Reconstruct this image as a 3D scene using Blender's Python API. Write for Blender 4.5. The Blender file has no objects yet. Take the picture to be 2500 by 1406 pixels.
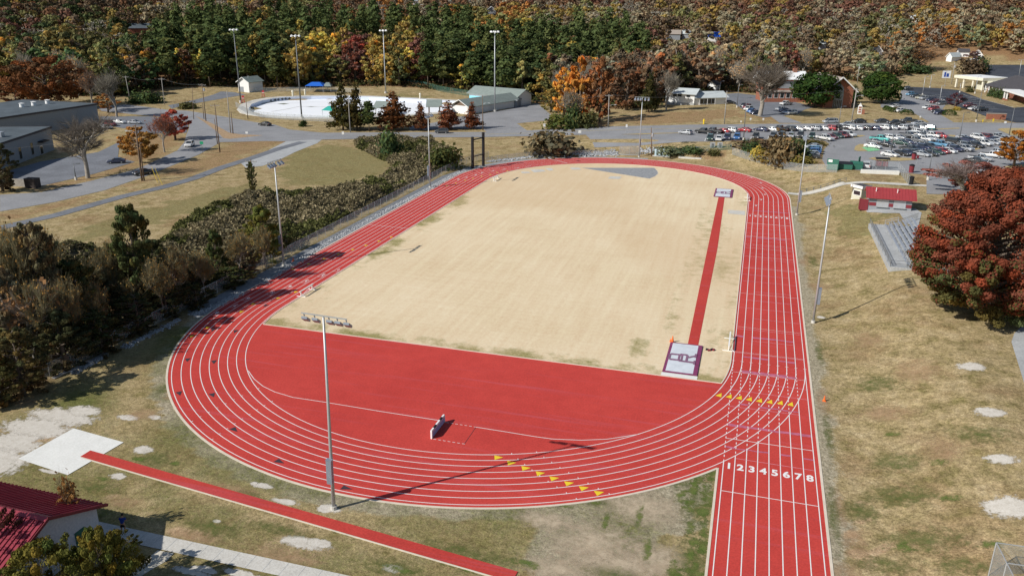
import bpy, bmesh, math, random
import numpy as np
from mathutils import Vector, Matrix
from mathutils.geometry import tessellate_polygon
random.seed(7); RNG = np.random.default_rng(11)
sc = bpy.context.scene
COL = sc.collection
PI = math.pi
# ---------------------------------------------------------------- camera (position and aim measured from the track)
CF = 1981.632; CP = Vector((31.7225, -97.6578, 42.4106)); YAW = -0.287028; PIT = 0.338247; ROL = 0.0073595
FW = Vector((math.sin(YAW)*math.cos(PIT), math.cos(YAW)*math.cos(PIT), -math.sin(PIT)))
_r = Vector((math.cos(YAW), -math.sin(YAW), 0)); _u = _r.cross(FW)
RT = _r*math.cos(ROL) + _u*math.sin(ROL); UP = -_r*math.sin(ROL) + _u*math.cos(ROL)
cam = bpy.data.cameras.new('camera'); cam.lens = CF/2500*36; cam.sensor_width = 36; cam.sensor_fit = 'HORIZONTAL'
cam.clip_start = 1; cam.clip_end = 5000
co = bpy.data.objects.new('camera', cam); COL.objects.link(co)
m = Matrix((RT, UP, -FW)).transposed().to_4x4(); m.translation = CP; co.matrix_world = m; sc.camera = co
# ---------------------------------------------------------------- light
AZ = math.radians(-136.0); EL = math.radians(36.5)
w = bpy.data.worlds.new('World'); sc.world = w; w.use_nodes = True
nt = w.node_tree; bg = nt.nodes['Background']
sky = nt.nodes.new('ShaderNodeTexSky'); sky.sky_type = 'NISHITA'; sky.sun_disc = False
sky.sun_elevation = EL; sky.sun_rotation = math.radians(90) - AZ; sky.air_density = 1.0; sky.dust_density = 0.6
nt.links.new(sky.outputs[0], bg.inputs[0]); bg.inputs[1].default_value = 0.072
sl = bpy.data.lights.new('sun', 'SUN'); sl.energy = 4.5; sl.angle = math.radians(0.53); sl.color = (1, .955, .89)
so = bpy.data.objects.new('sun', sl); COL.objects.link(so)
sv = Vector((math.cos(AZ)*math.cos(EL), math.sin(AZ)*math.cos(EL), math.sin(EL)))
so.rotation_euler = sv.to_track_quat('Z', 'Y').to_euler(); so.location = (0, 0, 120)
sc.view_settings.view_transform = 'Standard'; sc.view_settings.look = 'None'; sc.view_settings.gamma = 1
sc.view_settings.exposure = 0.14
sc.cycles.max_bounces = 6; sc.cycles.transparent_max_bounces = 24
# ---------------------------------------------------------------- terrain height
TA = 32.0725; TL = 95.104; LW = 1.067; TO = TA + 8*LW
def S(t):
    t = 0.0 if t < 0 else (1.0 if t > 1 else t)
    return t*t*(3-2*t)
POOLC = []
def inpoly(x, y, P):
    c = False; j = len(P)-1
    for i in range(len(P)):
        xi, yi = P[i]; xj, yj = P[j]
        if (yi > y) != (yj > y) and x < (xj-xi)*(y-yi)/(yj-yi)+xi: c = not c
        j = i
    return c
def H(x, y):
    if y < TL: sd = x - 40.6
    else: sd = math.hypot(max(x, 0), y-TL) - 40.6
    z = 3.2*S((sd-2.2)/17)*S((x+60)/75)
    r = math.hypot(x-31.7, y+97.7)
    r0 = 425 + 95*S((x+120)/240)
    if r > r0-40:
        t = r-r0
        z += 0.135*(t if t > 40 else (t+40)**2/160.0)
    if POOLC and inpoly(x, y, POOLC): z -= 1.7
    return z
def ray(px, py):
    d = FW*CF + RT*(px-1250) - UP*(py-703); d.normalize(); return d
def at(px, py, dz=0.0):
    "the point of the ground that photo pixel (px, py) shows"
    d = ray(px, py); t = 30.0; last = t
    while t < 2500:
        q = CP + d*t
        if q.z - dz < H(q.x, q.y): break
        last = t; t += 0.8+0.006*t
    a, b = last, t
    for _ in range(22):
        mmm = (a+b)/2; q = CP+d*mmm
        if q.z - dz < H(q.x, q.y): b = mmm
        else: a = mmm
    q = CP+d*b; return Vector((q.x, q.y, H(q.x, q.y)))
def proj(P):
    d = Vector(P)-CP; z = d.dot(FW); return 1250+CF*d.dot(RT)/z, 703-CF*d.dot(UP)/z
def height(B, topy):
    a, b = 0.0, 60.0
    for _ in range(30):
        h = (a+b)/2
        if proj(B+Vector((0, 0, h)))[1] > topy: a = h
        else: b = h
    return (a+b)/2
def pxm(B): return (B-CP).dot(FW)/CF      # metres per photo pixel at B
# ---------------------------------------------------------------- object helpers
def tag(o, label=None, cat=None, group=None, kind=None):
    if label: o['label'] = label
    if cat: o['category'] = cat
    if group: o['group'] = group
    if kind: o['kind'] = kind
    return o
def thing(name, label, cat, loc=(0, 0, 0), rz=0, group=None):
    o = bpy.data.objects.new(name, None); COL.objects.link(o); o.empty_display_size = .3
    o.location = loc; o.rotation_euler = (0, 0, rz)
    return tag(o, label, cat, group)
def link(name, me, parent=None, label=None):
    o = bpy.data.objects.new(name, me); COL.objects.link(o)
    if parent is not None: o.parent = parent
    if label: o['label'] = label
    return o
def copytree(src, loc, rz=0, scale=None, label=None, group=None, color=None):
    def rec(s, par):
        c = s.copy(); COL.objects.link(c)
        if par is not None: c.parent = par
        if color is not None and s.type == 'MESH' and s.get('paint'): c.color = color
        for k in s.children: rec(k, c)
        return c
    r = rec(src, None); r.location = loc; r.rotation_euler = (0, 0, rz)
    if scale: r.scale = scale
    if label: r['label'] = label
    if group: r['group'] = group
    return r
class MB:
    def __init__(s): s.v = []; s.f = []; s.mi = []; s.cur = 0
    def add(s, vs, fs):
        n = len(s.v); s.v += [tuple(p) for p in vs]
        for f in fs: s.f.append(tuple(n+i for i in f)); s.mi.append(s.cur)
        return s
    def box(s, c, d, rz=0, rx=0, ry=0):
        R = Matrix.Rotation(rz, 3, 'Z') @ Matrix.Rotation(ry, 3, 'Y') @ Matrix.Rotation(rx, 3, 'X'); c = Vector(c)
        vs = [c + R @ Vector((sx*d[0]/2, sy*d[1]/2, sz*d[2]/2)) for sz in (-1, 1) for sx, sy in ((-1, -1), (1, -1), (1, 1), (-1, 1))]
        return s.add(vs, [(3, 2, 1, 0), (4, 5, 6, 7), (0, 1, 5, 4), (1, 2, 6, 5), (2, 3, 7, 6), (3, 0, 4, 7)])
    def b(s, x0, x1, y0, y1, z0, z1): return s.box(((x0+x1)/2, (y0+y1)/2, (z0+z1)/2), (abs(x1-x0), abs(y1-y0), abs(z1-z0)))
    def bar(s, p, q, w=.05, h=None):
        p = Vector(p); q = Vector(q); d = q-p; L = d.length
        if L < 1e-6: return s
        d.normalize(); a = Vector((0, 0, 1)) if abs(d.z) < .95 else Vector((1, 0, 0))
        x = d.cross(a).normalized(); y = x.cross(d); h = h or w
        vs = [b_ + x*(sx*w/2) + y*(sy*h/2) for b_ in (p, q) for sx, sy in ((-1, -1), (1, -1), (1, 1), (-1, 1))]
        return s.add(vs, [(3, 2, 1, 0), (4, 5, 6, 7), (0, 1, 5, 4), (1, 2, 6, 5), (2, 3, 7, 6), (3, 0, 4, 7)])
    def tube(s, pts, rad, n=8, cap=True):
        k = len(pts); base = len(s.v); pts = [Vector(p) for p in pts]
        if not isinstance(rad, (list, tuple)): rad = [rad]*k
        for i, p in enumerate(pts):
            d = (pts[min(i+1, k-1)]-pts[max(i-1, 0)]).normalized(); a = Vector((0, 0, 1)) if abs(d.z) < .9 else Vector((1, 0, 0))
            x = d.cross(a).normalized(); y = x.cross(d)
            for j in range(n):
                t = 2*PI*j/n; s.v.append(tuple(p + (x*math.cos(t)+y*math.sin(t))*rad[i]))
        for i in range(k-1):
            for j in range(n):
                a_ = base+i*n+j; b_ = base+i*n+(j+1) % n
                s.f.append((a_, a_+n, b_+n, b_)); s.mi.append(s.cur)
        if cap:
            s.f.append(tuple(base+j for j in range(n))); s.mi.append(s.cur)
            s.f.append(tuple(base+(k-1)*n+j for j in range(n-1, -1, -1))); s.mi.append(s.cur)
        return s
    def prism(s, poly, z0, z1):
        n = len(poly); P = [(p[0], p[1], z0) for p in poly] + [(p[0], p[1], z1) for p in poly]
        return s.add(P, [tuple(range(n-1, -1, -1)), tuple(range(n, 2*n))] + [(i, (i+1) % n, n+(i+1) % n, n+i) for i in range(n)])
    def lathe(s, c, prof, n=12):
        base = len(s.v); c = Vector(c)
        for r, z in prof:
            for j in range(n): s.v.append((c.x+r*math.cos(2*PI*j/n), c.y+r*math.sin(2*PI*j/n), c.z+z))
        for i in range(len(prof)-1):
            for j in range(n):
                a = base+i*n+j; b_ = base+i*n+(j+1) % n; s.f.append((a, b_, b_+n, a+n)); s.mi.append(s.cur)
        return s
    def mesh(s, name, mats, smooth=False):
        me = bpy.data.meshes.new(name); me.from_pydata(s.v, [], s.f)
        if not isinstance(mats, (list, tuple)): mats = [mats]
        for mm in mats: me.materials.append(mm)
        me.polygons.foreach_set('material_index', s.mi)
        if smooth: me.polygons.foreach_set('use_smooth', [True]*len(s.f))
        bm = bmesh.new(); bm.from_mesh(me); bmesh.ops.recalc_face_normals(bm, faces=bm.faces); bm.to_mesh(me); bm.free()
        me.update(); return me
    def build(s, name, mats, parent=None, label=None, smooth=False):
        return link(name, s.mesh(name, mats, smooth), parent, label)
# ---------------------------------------------------------------- materials
MATS = {}
def nodes(name):
    mm = bpy.data.materials.new(name); mm.use_nodes = True; t = mm.node_tree
    return mm, t, t.nodes['Principled BSDF']
def N(t, typ, **kw):
    n = t.nodes.new(typ)
    for k, v in kw.items():
        if k.startswith('i_'):
            key = k[2:]; key = int(key) if key.isdigit() else key
            n.inputs[key].default_value = v
        else: setattr(n, k, v)
    return n
def ramp(t, fac, stops):
    r = t.nodes.new('ShaderNodeValToRGB'); e = r.color_ramp.elements
    while len(e) < len(stops): e.new(0.5)
    for i, (p, c) in enumerate(stops): e[i].position = p; e[i].color = (*c, 1)
    t.links.new(fac, r.inputs[0]); return r.outputs[0]
def mixc(t, fac, a, b, mode='MIX'):
    n = t.nodes.new('ShaderNodeMix'); n.data_type = 'RGBA'; n.blend_type = mode
    for sock, v in ((n.inputs[0], fac), (n.inputs[6], a), (n.inputs[7], b)):
        if isinstance(v, bpy.types.NodeSocket): t.links.new(v, sock)
        elif isinstance(v, (tuple, list)): sock.default_value = (*v, 1) if len(v) == 3 else v
        else: sock.default_value = v
    return n.outputs[2]
def noise(t, scale, detail=4, rough=.6, vec=None, w=None):
    n = N(t, 'ShaderNodeTexNoise', i_Scale=scale, i_Detail=detail, i_Roughness=rough)
    if vec is None:
        g = t.nodes.new('ShaderNodeNewGeometry'); vec = g.outputs['Position']
    t.links.new(vec, n.inputs['Vector']); return n.outputs['Fac']
def lin(c):
    return tuple(((x/255)/12.92 if x/255 <= .04045 else ((x/255+.055)/1.055)**2.4) for x in c)
def mat(name, col, rough=.7, metal=0.0, var=.12, scale=3.0, bump=0.0, bscale=20, spec=.3, fine=None):
    if name in MATS: return MATS[name]
    mm, t, p = nodes(name)
    f = noise(t, scale, 5, .65)
    a = tuple(max(0, c*(1-var)) for c in col); b = tuple(min(1, c*(1+var)) for c in col)
    c = ramp(t, f, [(.3, a), (.7, b)])
    if fine:
        f2 = noise(t, fine, 2, .5); c = mixc(t, .5, c, ramp(t, f2, [(.3, (.35, .35, .35)), (.7, (.65, .65, .65))]), 'OVERLAY')
    t.links.new(c, p.inputs['Base Color']); p.inputs['Roughness'].default_value = rough; p.inputs['Metallic'].default_value = metal
    p.inputs['Specular IOR Level'].default_value = spec
    if bump:
        bn = N(t, 'ShaderNodeBump', i_Strength=bump, i_Distance=.05); t.links.new(noise(t, bscale, 3), bn.inputs['Height']); t.links.new(bn.outputs[0], p.inputs['Normal'])
    MATS[name] = mm; return mm
def paintmat():
    mm, t, p = nodes('car_paint'); oi = t.nodes.new('ShaderNodeObjectInfo')
    f = noise(t, 6, 3); c = mixc(t, .12, oi.outputs['Color'], ramp(t, f, [(.35, (.12, .11, .09)), (.65, (.5, .48, .44))]))
    t.links.new(c, p.inputs['Base Color']); p.inputs['Roughness'].default_value = .28; p.inputs['Metallic'].default_value = .25
    p.inputs['Coat Weight'].default_value = .6; p.inputs['Coat Roughness'].default_value = .08
    return mm
def leafmat(name='leaves', trans=.25, objcol=True, col=(1, 1, 1)):
    if name in MATS: return MATS[name]
    mm, t, p = nodes(name); out = t.nodes['Material Output']; t.nodes.remove(p)
    at_ = N(t, 'ShaderNodeAttribute', attribute_name='cv')
    if objcol: oi = t.nodes.new('ShaderNodeObjectInfo'); c0 = oi.outputs['Color']
    else: c0 = (*col, 1)
    c = mixc(t, 1.0, c0, at_.outputs['Color'], 'MULTIPLY')
    d = t.nodes.new('ShaderNodeBsdfDiffuse'); tr = t.nodes.new('ShaderNodeBsdfTranslucent'); mx = N(t, 'ShaderNodeMixShader', i_0=trans)
    t.links.new(c, d.inputs[0]); t.links.new(c, tr.inputs[0]); t.links.new(d.outputs[0], mx.inputs[1]); t.links.new(tr.outputs[0], mx.inputs[2])
    t.links.new(mx.outputs[0], out.inputs[0]); MATS[name] = mm; return mm
def meshwire(name, col, scale, alpha):
    "woven wire: a fine diamond lattice, open between the strands"
    mm, t, p = nodes(name); out = t.nodes['Material Output']
    p.inputs['Base Color'].default_value = (*col, 1); p.inputs['Metallic'].default_value = .5; p.inputs['Roughness'].default_value = .5
    tr = t.nodes.new('ShaderNodeBsdfTransparent'); mx = t.nodes.new('ShaderNodeMixShader')
    f = noise(t, scale, 1, .5); rr = N(t, 'ShaderNodeMapRange'); rr.inputs[1].default_value = .3; rr.inputs[2].default_value = .7
    rr.inputs[3].default_value = alpha*.75; rr.inputs[4].default_value = alpha*1.25
    t.links.new(f, rr.inputs[0]); t.links.new(rr.outputs[0], mx.inputs[0]); t.links.new(tr.outputs[0], mx.inputs[1]); t.links.new(p.outputs[0], mx.inputs[2])
    t.links.new(mx.outputs[0], out.inputs[0]); MATS[name] = mm; return mm
M_ = {}
M_['asphalt'] = mat('asphalt', (.26, .262, .27), .9, var=.14, scale=.12, fine=3.0)
M_['asphalt_dark'] = mat('asphalt_dark', (.05, .056, .07), .85, var=.35, scale=.08, fine=2.0)
M_['asphalt_mid'] = mat('asphalt_mid', (.17, .18, .20), .9, var=.2, scale=.15, fine=2.0)
M_['concrete'] = mat('concrete', (.55, .53, .48), .85, var=.12, scale=.6, fine=9)
M_['concrete_pale'] = mat('concrete_pale', (.72, .72, .68), .85, var=.06, scale=.5, fine=6)
M_['concrete_grey'] = mat('concrete_grey', (.38, .39, .39), .85, var=.15, scale=.5, fine=6)
M_['curb_cream'] = mat('curb_cream', (.66, .58, .47), .85, var=.1, scale=1)
def patchmat(name, a, b, thr=.5, amp=1.1, soft=.12, top=1.0):
    mm, t, p = nodes(name); out = t.nodes['Material Output']
    c = ramp(t, noise(t, 1.6, 4, .7), [(.3, a), (.7, b)]); c = mixc(t, .5, c, ramp(t, noise(t, 8, 3, .7), [(.3, (.33, .33, .33)), (.7, (.67, .67, .67))]), 'OVERLAY')
    t.links.new(c, p.inputs['Base Color']); p.inputs['Roughness'].default_value = 1; p.inputs['Specular IOR Level'].default_value = .05
    at_ = N(t, 'ShaderNodeAttribute', attribute_name='edge'); f = noise(t, 1.1, 7, .8)
    m1 = t.nodes.new('ShaderNodeMath'); m1.operation = 'MULTIPLY_ADD'; m1.inputs[1].default_value = amp*2; m1.inputs[2].default_value = -amp; t.links.new(f, m1.inputs[0])
    m2 = t.nodes.new('ShaderNodeMath'); m2.operation = 'ADD'; t.links.new(m1.outputs[0], m2.inputs[0]); t.links.new(at_.outputs['Fac'], m2.inputs[1])
    mr = N(t, 'ShaderNodeMapRange'); mr.inputs[1].default_value = thr-soft; mr.inputs[2].default_value = thr+soft; mr.inputs[4].default_value = top; t.links.new(m2.outputs[0], mr.inputs[0])
    tr = t.nodes.new('ShaderNodeBsdfTransparent'); mx = t.nodes.new('ShaderNodeMixShader'); t.links.new(mr.outputs[0], mx.inputs[0]); t.links.new(tr.outputs[0], mx.inputs[1]); t.links.new(p.outputs[0], mx.inputs[2]); t.links.new(mx.outputs[0], out.inputs[0]); return mm
M_['patch'] = patchmat('bare_sand_patch', (.52, .48, .41), (.68, .64, .57), .36, 1.25, .16, .95)
M_['greens'] = patchmat('lush_grass_patch', (.09, .15, .03), (.20, .21, .07), .62, 2.4, .40, .80)
M_['clay'] = patchmat('bare_clay_patch', (.40, .25, .14), (.52, .36, .22), .75, 1.6, .5, .6)
M_['greenp'] = patchmat('green_grass_patch', (.08, .13, .03), (.20, .19, .07), .85, 1.9, .55, .75)
M_['matp'] = patchmat('straw_mat_patch', (.47, .37, .26), (.60, .50, .36), .6, 1.4, .45, .85)
M_['sand'] = mat('sand', (.60, .56, .47), .95, var=.2, scale=.8, fine=7)
M_['gravel'] = mat('gravel', (.27, .28, .29), .95, var=.25, scale=1.5, fine=9)
M_['white'] = mat('white_paint', (.80, .80, .78), .6, var=.05, scale=2)
M_['yellow'] = mat('yellow_paint', (.80, .58, .03), .6, var=.08, scale=3)
M_['black_mark'] = mat('black_paint', (.05, .04, .05), .7, var=.2, scale=3)
M_['galv'] = mat('galvanised_steel', (.46, .48, .49), .45, .35, var=.08, scale=1)
M_['galv_dark'] = mat('weathered_steel', (.16, .17, .18), .5, .3, var=.15, scale=2)
M_['lampface'] = mat('lamp_housing', (.27, .31, .37), .35, .3, var=.1, scale=3)
M_['lensglass'] = mat('lamp_lens', (.75, .78, .8), .15, .1, var=.05, scale=3)
M_['wood'] = mat('pole_wood', (.17, .12, .085), .85, var=.25, scale=2)
M_['wood_grey'] = mat('grey_wood', (.34, .32, .29), .85, var=.2, scale=2)
M_['black'] = mat('black_metal', (.02, .02, .022), .5, var=.2)
M_['rubber'] = mat('rubber', (.015, .015, .016), .8)
M_['rim'] = mat('wheel_rim', (.45, .46, .47), .35, .6, var=.1)
M_['glass'] = mat('dark_glass', (.02, .025, .03), .06, 0, var=.1, spec=.8)
M_['tail'] = mat('tail_lamp', (.35, .01, .012), .2)
M_['head'] = mat('head_lamp', (.8, .82, .84), .12, spec=.8)
M_['paint'] = paintmat()
M_['brick'] = mat('brick', (.30, .12, .075), .85, var=.2, scale=2, fine=8)
M_['brick_white'] = mat('painted_block', (.56, .60, .66), .8, var=.05, scale=1.5, fine=5)
M_['wall_white'] = mat('white_siding', (.78, .78, .76), .7, var=.04)
M_['wall_grey'] = mat('grey_siding', (.27, .29, .31), .75, var=.08)
M_['wall_tan'] = mat('tan_siding', (.55, .54, .44), .75, var=.05)
M_['wall_cream'] = mat('cream_stucco', (.72, .68, .55), .8, var=.05)
M_['roof_red'] = mat('red_metal_roof', (.36, .055, .06), .38, .15, var=.08, scale=.7)
M_['roof_maroon'] = mat('maroon_metal_roof', (.30, .045, .065), .4, .2, var=.1, scale=.7)
M_['trim_maroon'] = mat('maroon_trim', (.20, .03, .04), .6, var=.1)
M_['roof_green'] = mat('grey_green_roof', (.22, .26, .24), .8, var=.12, scale=.6)
M_['roof_grey'] = mat('grey_membrane_roof', (.085, .105, .12), .85, var=.2, scale=.25)
M_['roof_light'] = mat('pale_roof', (.48, .52, .52), .75, var=.08, scale=.5)
M_['roof_tan'] = mat('tan_shingles', (.33, .285, .245), .85, var=.1, scale=1.2)
M_['roof_dark'] = mat('dark_shingles', (.075, .07, .075), .85, var=.2, scale=1)
M_['roof_white'] = mat('white_roof', (.78, .79, .78), .7, var=.04)
M_['blue_fabric'] = mat('blue_canopy', (.02, .13, .55), .6, var=.08)
M_['teal_fabric'] = mat('teal_canopy', (.03, .33, .27), .6, var=.08)
M_['green_metal'] = mat('green_steel', (.035, .14, .10), .6, var=.12)
M_['red_plastic'] = mat('red_plastic', (.55, .06, .07), .5)
M_['orange'] = mat('cone_orange', (.85, .16, .03), .6)
M_['purple'] = mat('purple_vinyl', (.22, .045, .12), .55, var=.25, scale=1.5)
M_['vinyl'] = mat('pale_vinyl', (.62, .66, .70), .55, var=.08, scale=.6, bump=.3, bscale=1.2)
M_['logo'] = mat('purple_print', (.23, .12, .19), .6, var=.35, scale=3)
M_['blue_panel'] = mat('blue_grey_panel', (.34, .38, .60), .6, var=.06)
M_['alum'] = mat('aluminium', (.55, .57, .60), .38, .5, var=.1, scale=2)
M_['bark'] = mat('bark', (.14, .11, .085), .95, var=.3, scale=2)
M_['bark_pale'] = mat('pale_bark', (.30, .27, .23), .95, var=.25, scale=2)
M_['twig'] = mat('twigs', (.24, .205, .17), .95, var=.2, scale=1)
M_['rock'] = mat('rock', (.40, .41, .42), .9, var=.22, scale=2)
M_['leaf'] = leafmat()
M_['chain'] = meshwire('chain_link', (.50, .54, .56), 6, .36)
M_['chain_green'] = meshwire('green_chain_link', (.10, .22, .18), 6, .40)
M_['poolfloor'] = mat('pool_paint', (.86, .88, .90), .6, var=.02, scale=.2)
M_['poolwall'] = mat('pool_wall_paint', (.62, .68, .80), .6, var=.03)
from mathutils import noise as mn
def nz(x, y, s, o=0): return mn.noise(Vector((x*s+o, y*s-o, o*1.7)))
# ---------------------------------------------------------------- regions (photo outlines dropped on the ground)
def P(*pts, dz=0): return [tuple(at(a, b))[:2] for a, b in pts]
pool_floor_px = [(606, 268), (614, 255), (640, 246), (668, 240.5), (700, 237), (760, 235), (830, 235), (900, 237), (980, 241), (1060, 245), (1130, 249), (1165, 255), (1160, 265), (1110, 272), (1010, 279), (900, 284), (800, 287), (745, 287), (690, 285), (645, 281), (618, 276)]
pool_rim = P(*pool_floor_px)
_c = Vector((sum(p[0] for p in pool_rim)/len(pool_rim), sum(p[1] for p in pool_rim)/len(pool_rim)))
def grow(poly, d):
    out = []; n = len(poly)
    A = sum(poly[i][0]*poly[(i+1) % n][1]-poly[(i+1) % n][0]*poly[i][1] for i in range(n))
    sg = 1 if A > 0 else -1
    for i in range(n):
        a = Vector(poly[i-1]); b = Vector(poly[i]); c = Vector(poly[(i+1) % n])
        e1 = (b-a).normalized(); e2 = (c-b).normalized(); nn = Vector((e1.y+e2.y, -(e1.x+e2.x)))*sg
        nn = nn.normalized() if nn.length > 1e-6 else Vector((e1.y, -e1.x))*sg
        out.append(tuple(b+nn*d))
    return out
POOLC += grow(pool_rim, 2.2)
EDGE = [(-700, 210), (-200, 215), (0, 228), (200, 236), (300, 234), (400, 214), (560, 211), (640, 214), (800, 212), (980, 210), (1100, 224), (1200, 234), (1330, 255), (1500, 268), (1600, 262), (1640, 232), (1760, 224), (1850, 228), (1900, 196), (2070, 196), (2120, 205), (2200, 186), (2215, 168), (2300, 150), (2400, 140), (2500, 148), (3200, 150)]
def edge(x):
    for i in range(len(EDGE)-1):
        if EDGE[i][0] <= x <= EDGE[i+1][0]: f_ = (x-EDGE[i][0])/(EDGE[i+1][0]-EDGE[i][0]); return EDGE[i][1]+f_*(EDGE[i+1][1]-EDGE[i][1])
    return 150
REG = {}
def soft(x, y, poly, _b={}):
    k = id(poly)
    if k not in _b: _b[k] = (min(p[0] for p in poly), max(p[0] for p in poly), min(p[1] for p in poly), max(p[1] for p in poly))
    b = _b[k]
    if x < b[0] or x > b[1] or y < b[2] or y > b[3]: return 0.0
    return 1.0 if inpoly(x, y, poly) else 0.0
litter = [P((0, 520), (130, 500), (260, 470), (440, 402), (560, 345), (690, 345), (640, 375), (470, 425), (300, 470), (150, 512), (0, 545)),
          P((90, 455), (220, 425), (290, 402), (300, 330), (460, 325), (450, 350), (380, 392), (230, 440), (110, 468)),
          P((230, 300), (240, 262), (330, 262), (320, 285)), P((1490, 300), (1600, 305), (1700, 300), (1800, 285), (1910, 300), (1885, 272), (1850, 290), (1800, 266), (1700, 272), (1500, 285)),
          P((1355, 318), (1480, 315), (1490, 300), (1400, 296), (1340, 306)), P((860, 322), (1000, 322), (990, 314), (870, 312)), P((1690, 385), (1760, 400), (1780, 370), (1700, 362))]
green = [P((150, 575), (290, 520), (470, 475), (620, 440), (640, 465), (560, 490), (420, 540), (300, 570), (180, 600)), P((700, 370), (800, 350), (900, 370), (960, 400), (930, 425), (820, 450), (690, 460), (660, 430)),
         P((870, 240), (990, 228), (1060, 236), (1060, 246), (900, 240)), P((2120, 520), (2180, 520), (2100, 600), (2060, 560)), P((2010, 520), (2100, 500), (2140, 530), (2060, 560)),
         
         P((330, 1130), (420, 1110), (640, 1260), (900, 1350), (1100, 1400), (900, 1406), (640, 1340), (420, 1250)), P((440, 930), (390, 960), (400, 1080), (470, 1160), (420, 1100), (380, 1000)),
         P((1000, 1290), (1290, 1290), (1290, 1380), (1230, 1385), (1000, 1320)), P((850, 1250), (1300, 1265), (1310, 1330), (1240, 1370), (1000, 1290))]
clay = [P((0, 1045), (110, 985), (230, 995), (170, 1050), (60, 1110), (0, 1160)), P((2035, 1250), (2080, 1400), (2150, 1406), (2090, 1330), (2045, 1200)), P((230, 1200), (330, 1215), (320, 1240), (250, 1225)), P((640, 1300), (820, 1330), (800, 1370), (640, 1350)),
        P((400, 1290), (560, 1310), (560, 1330), (420, 1312)), P((1130, 1240*1.0), (1135, 1245), (1140, 1240))]
matted = [P((1320, 1240), (1480, 1205), (1640, 1165), (1750, 1140), (1690, 1230), (1640, 1290), (1600, 1406), (1290, 1406), (1310, 1290))]
def ringd(x, y):
    yy = min(max(y, 0), TL); return math.hypot(x, y-yy) - TO
gx = list(np.arange(-62, 78, 1.25)); v = -62; st = 1.25
while v > -950: st = min(st*1.07, 26); v -= st; gx.insert(0, v)
v = gx[-1]; st = 1.25
while v < 620: st = min(st*1.07, 20); v += st; gx.append(v)
gy = list(np.arange(-75, 170, 1.25)); v = -75; st = 1.25
while v > -330: st = min(st*1.15, 26); v -= st; gy.insert(0, v)
v = gy[-1]; st = 1.25
while v < 1150: st = min(st*1.05, 22); v += st; gy.append(v)
nx, ny = len(gx), len(gy)
vs = []; reg = []
for y in gy:
    for x in gx:
        vs.append((x, y, H(x, y)))
        g = l = mt = cl = 0.0
        if -320 < x < 160 and -80 < y < 420:
            jx = x+3.5*nz(x, y, .10, 3)+1.8*nz(x, y, .4, 13); jy = y+3.5*nz(x, y, .10, 9)+1.8*nz(x, y, .4, 19)
            for q in green: g = max(g, .55*soft(jx, jy, q))
            for q in litter: l = max(l, .6*soft(jx, jy, q))
            for q in clay: cl = max(cl, soft(jx, jy, q))
            for q in matted: mt = max(mt, soft(jx, jy, q))
        rr0 = math.hypot(x-CP.x, y-CP.y)
        if rr0 > 330:
            q_ = proj((x, y, vs[-1][2]))
            if q_[1] < edge(q_[0]): l = 1.0
        rd = ringd(x, y)
        if y < -2 or x > 0:
            if not (x > 30 and y < 0) and y < 30: mt = max(mt, S((2.6+.5*nz(x, y, .3, 5)-rd)/.8)*.9 if x < 31 else 0)
        if x > 40 and -80 < y < 90: mt = max(mt, S((43.3+.5*nz(x, y, .3, 5)-x)/.8)*.8)
        
        if y < -10 and -55 < x < 33 and g < .5: g = max(g, .5+.5*nz(x, y, .12, 7))
        reg.append((min(1, g), l, mt, cl))
me = bpy.data.meshes.new('ground')
fs = [(j*nx+i, j*nx+i+1, (j+1)*nx+i+1, (j+1)*nx+i) for j in range(ny-1) for i in range(nx-1)]
me.from_pydata(vs, [], fs); me.polygons.foreach_set('use_smooth', [True]*len(fs))
ca = me.color_attributes.new('reg', 'FLOAT_COLOR', 'POINT'); ca.data.foreach_set('color', np.array(reg, dtype=np.float32).ravel())
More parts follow.
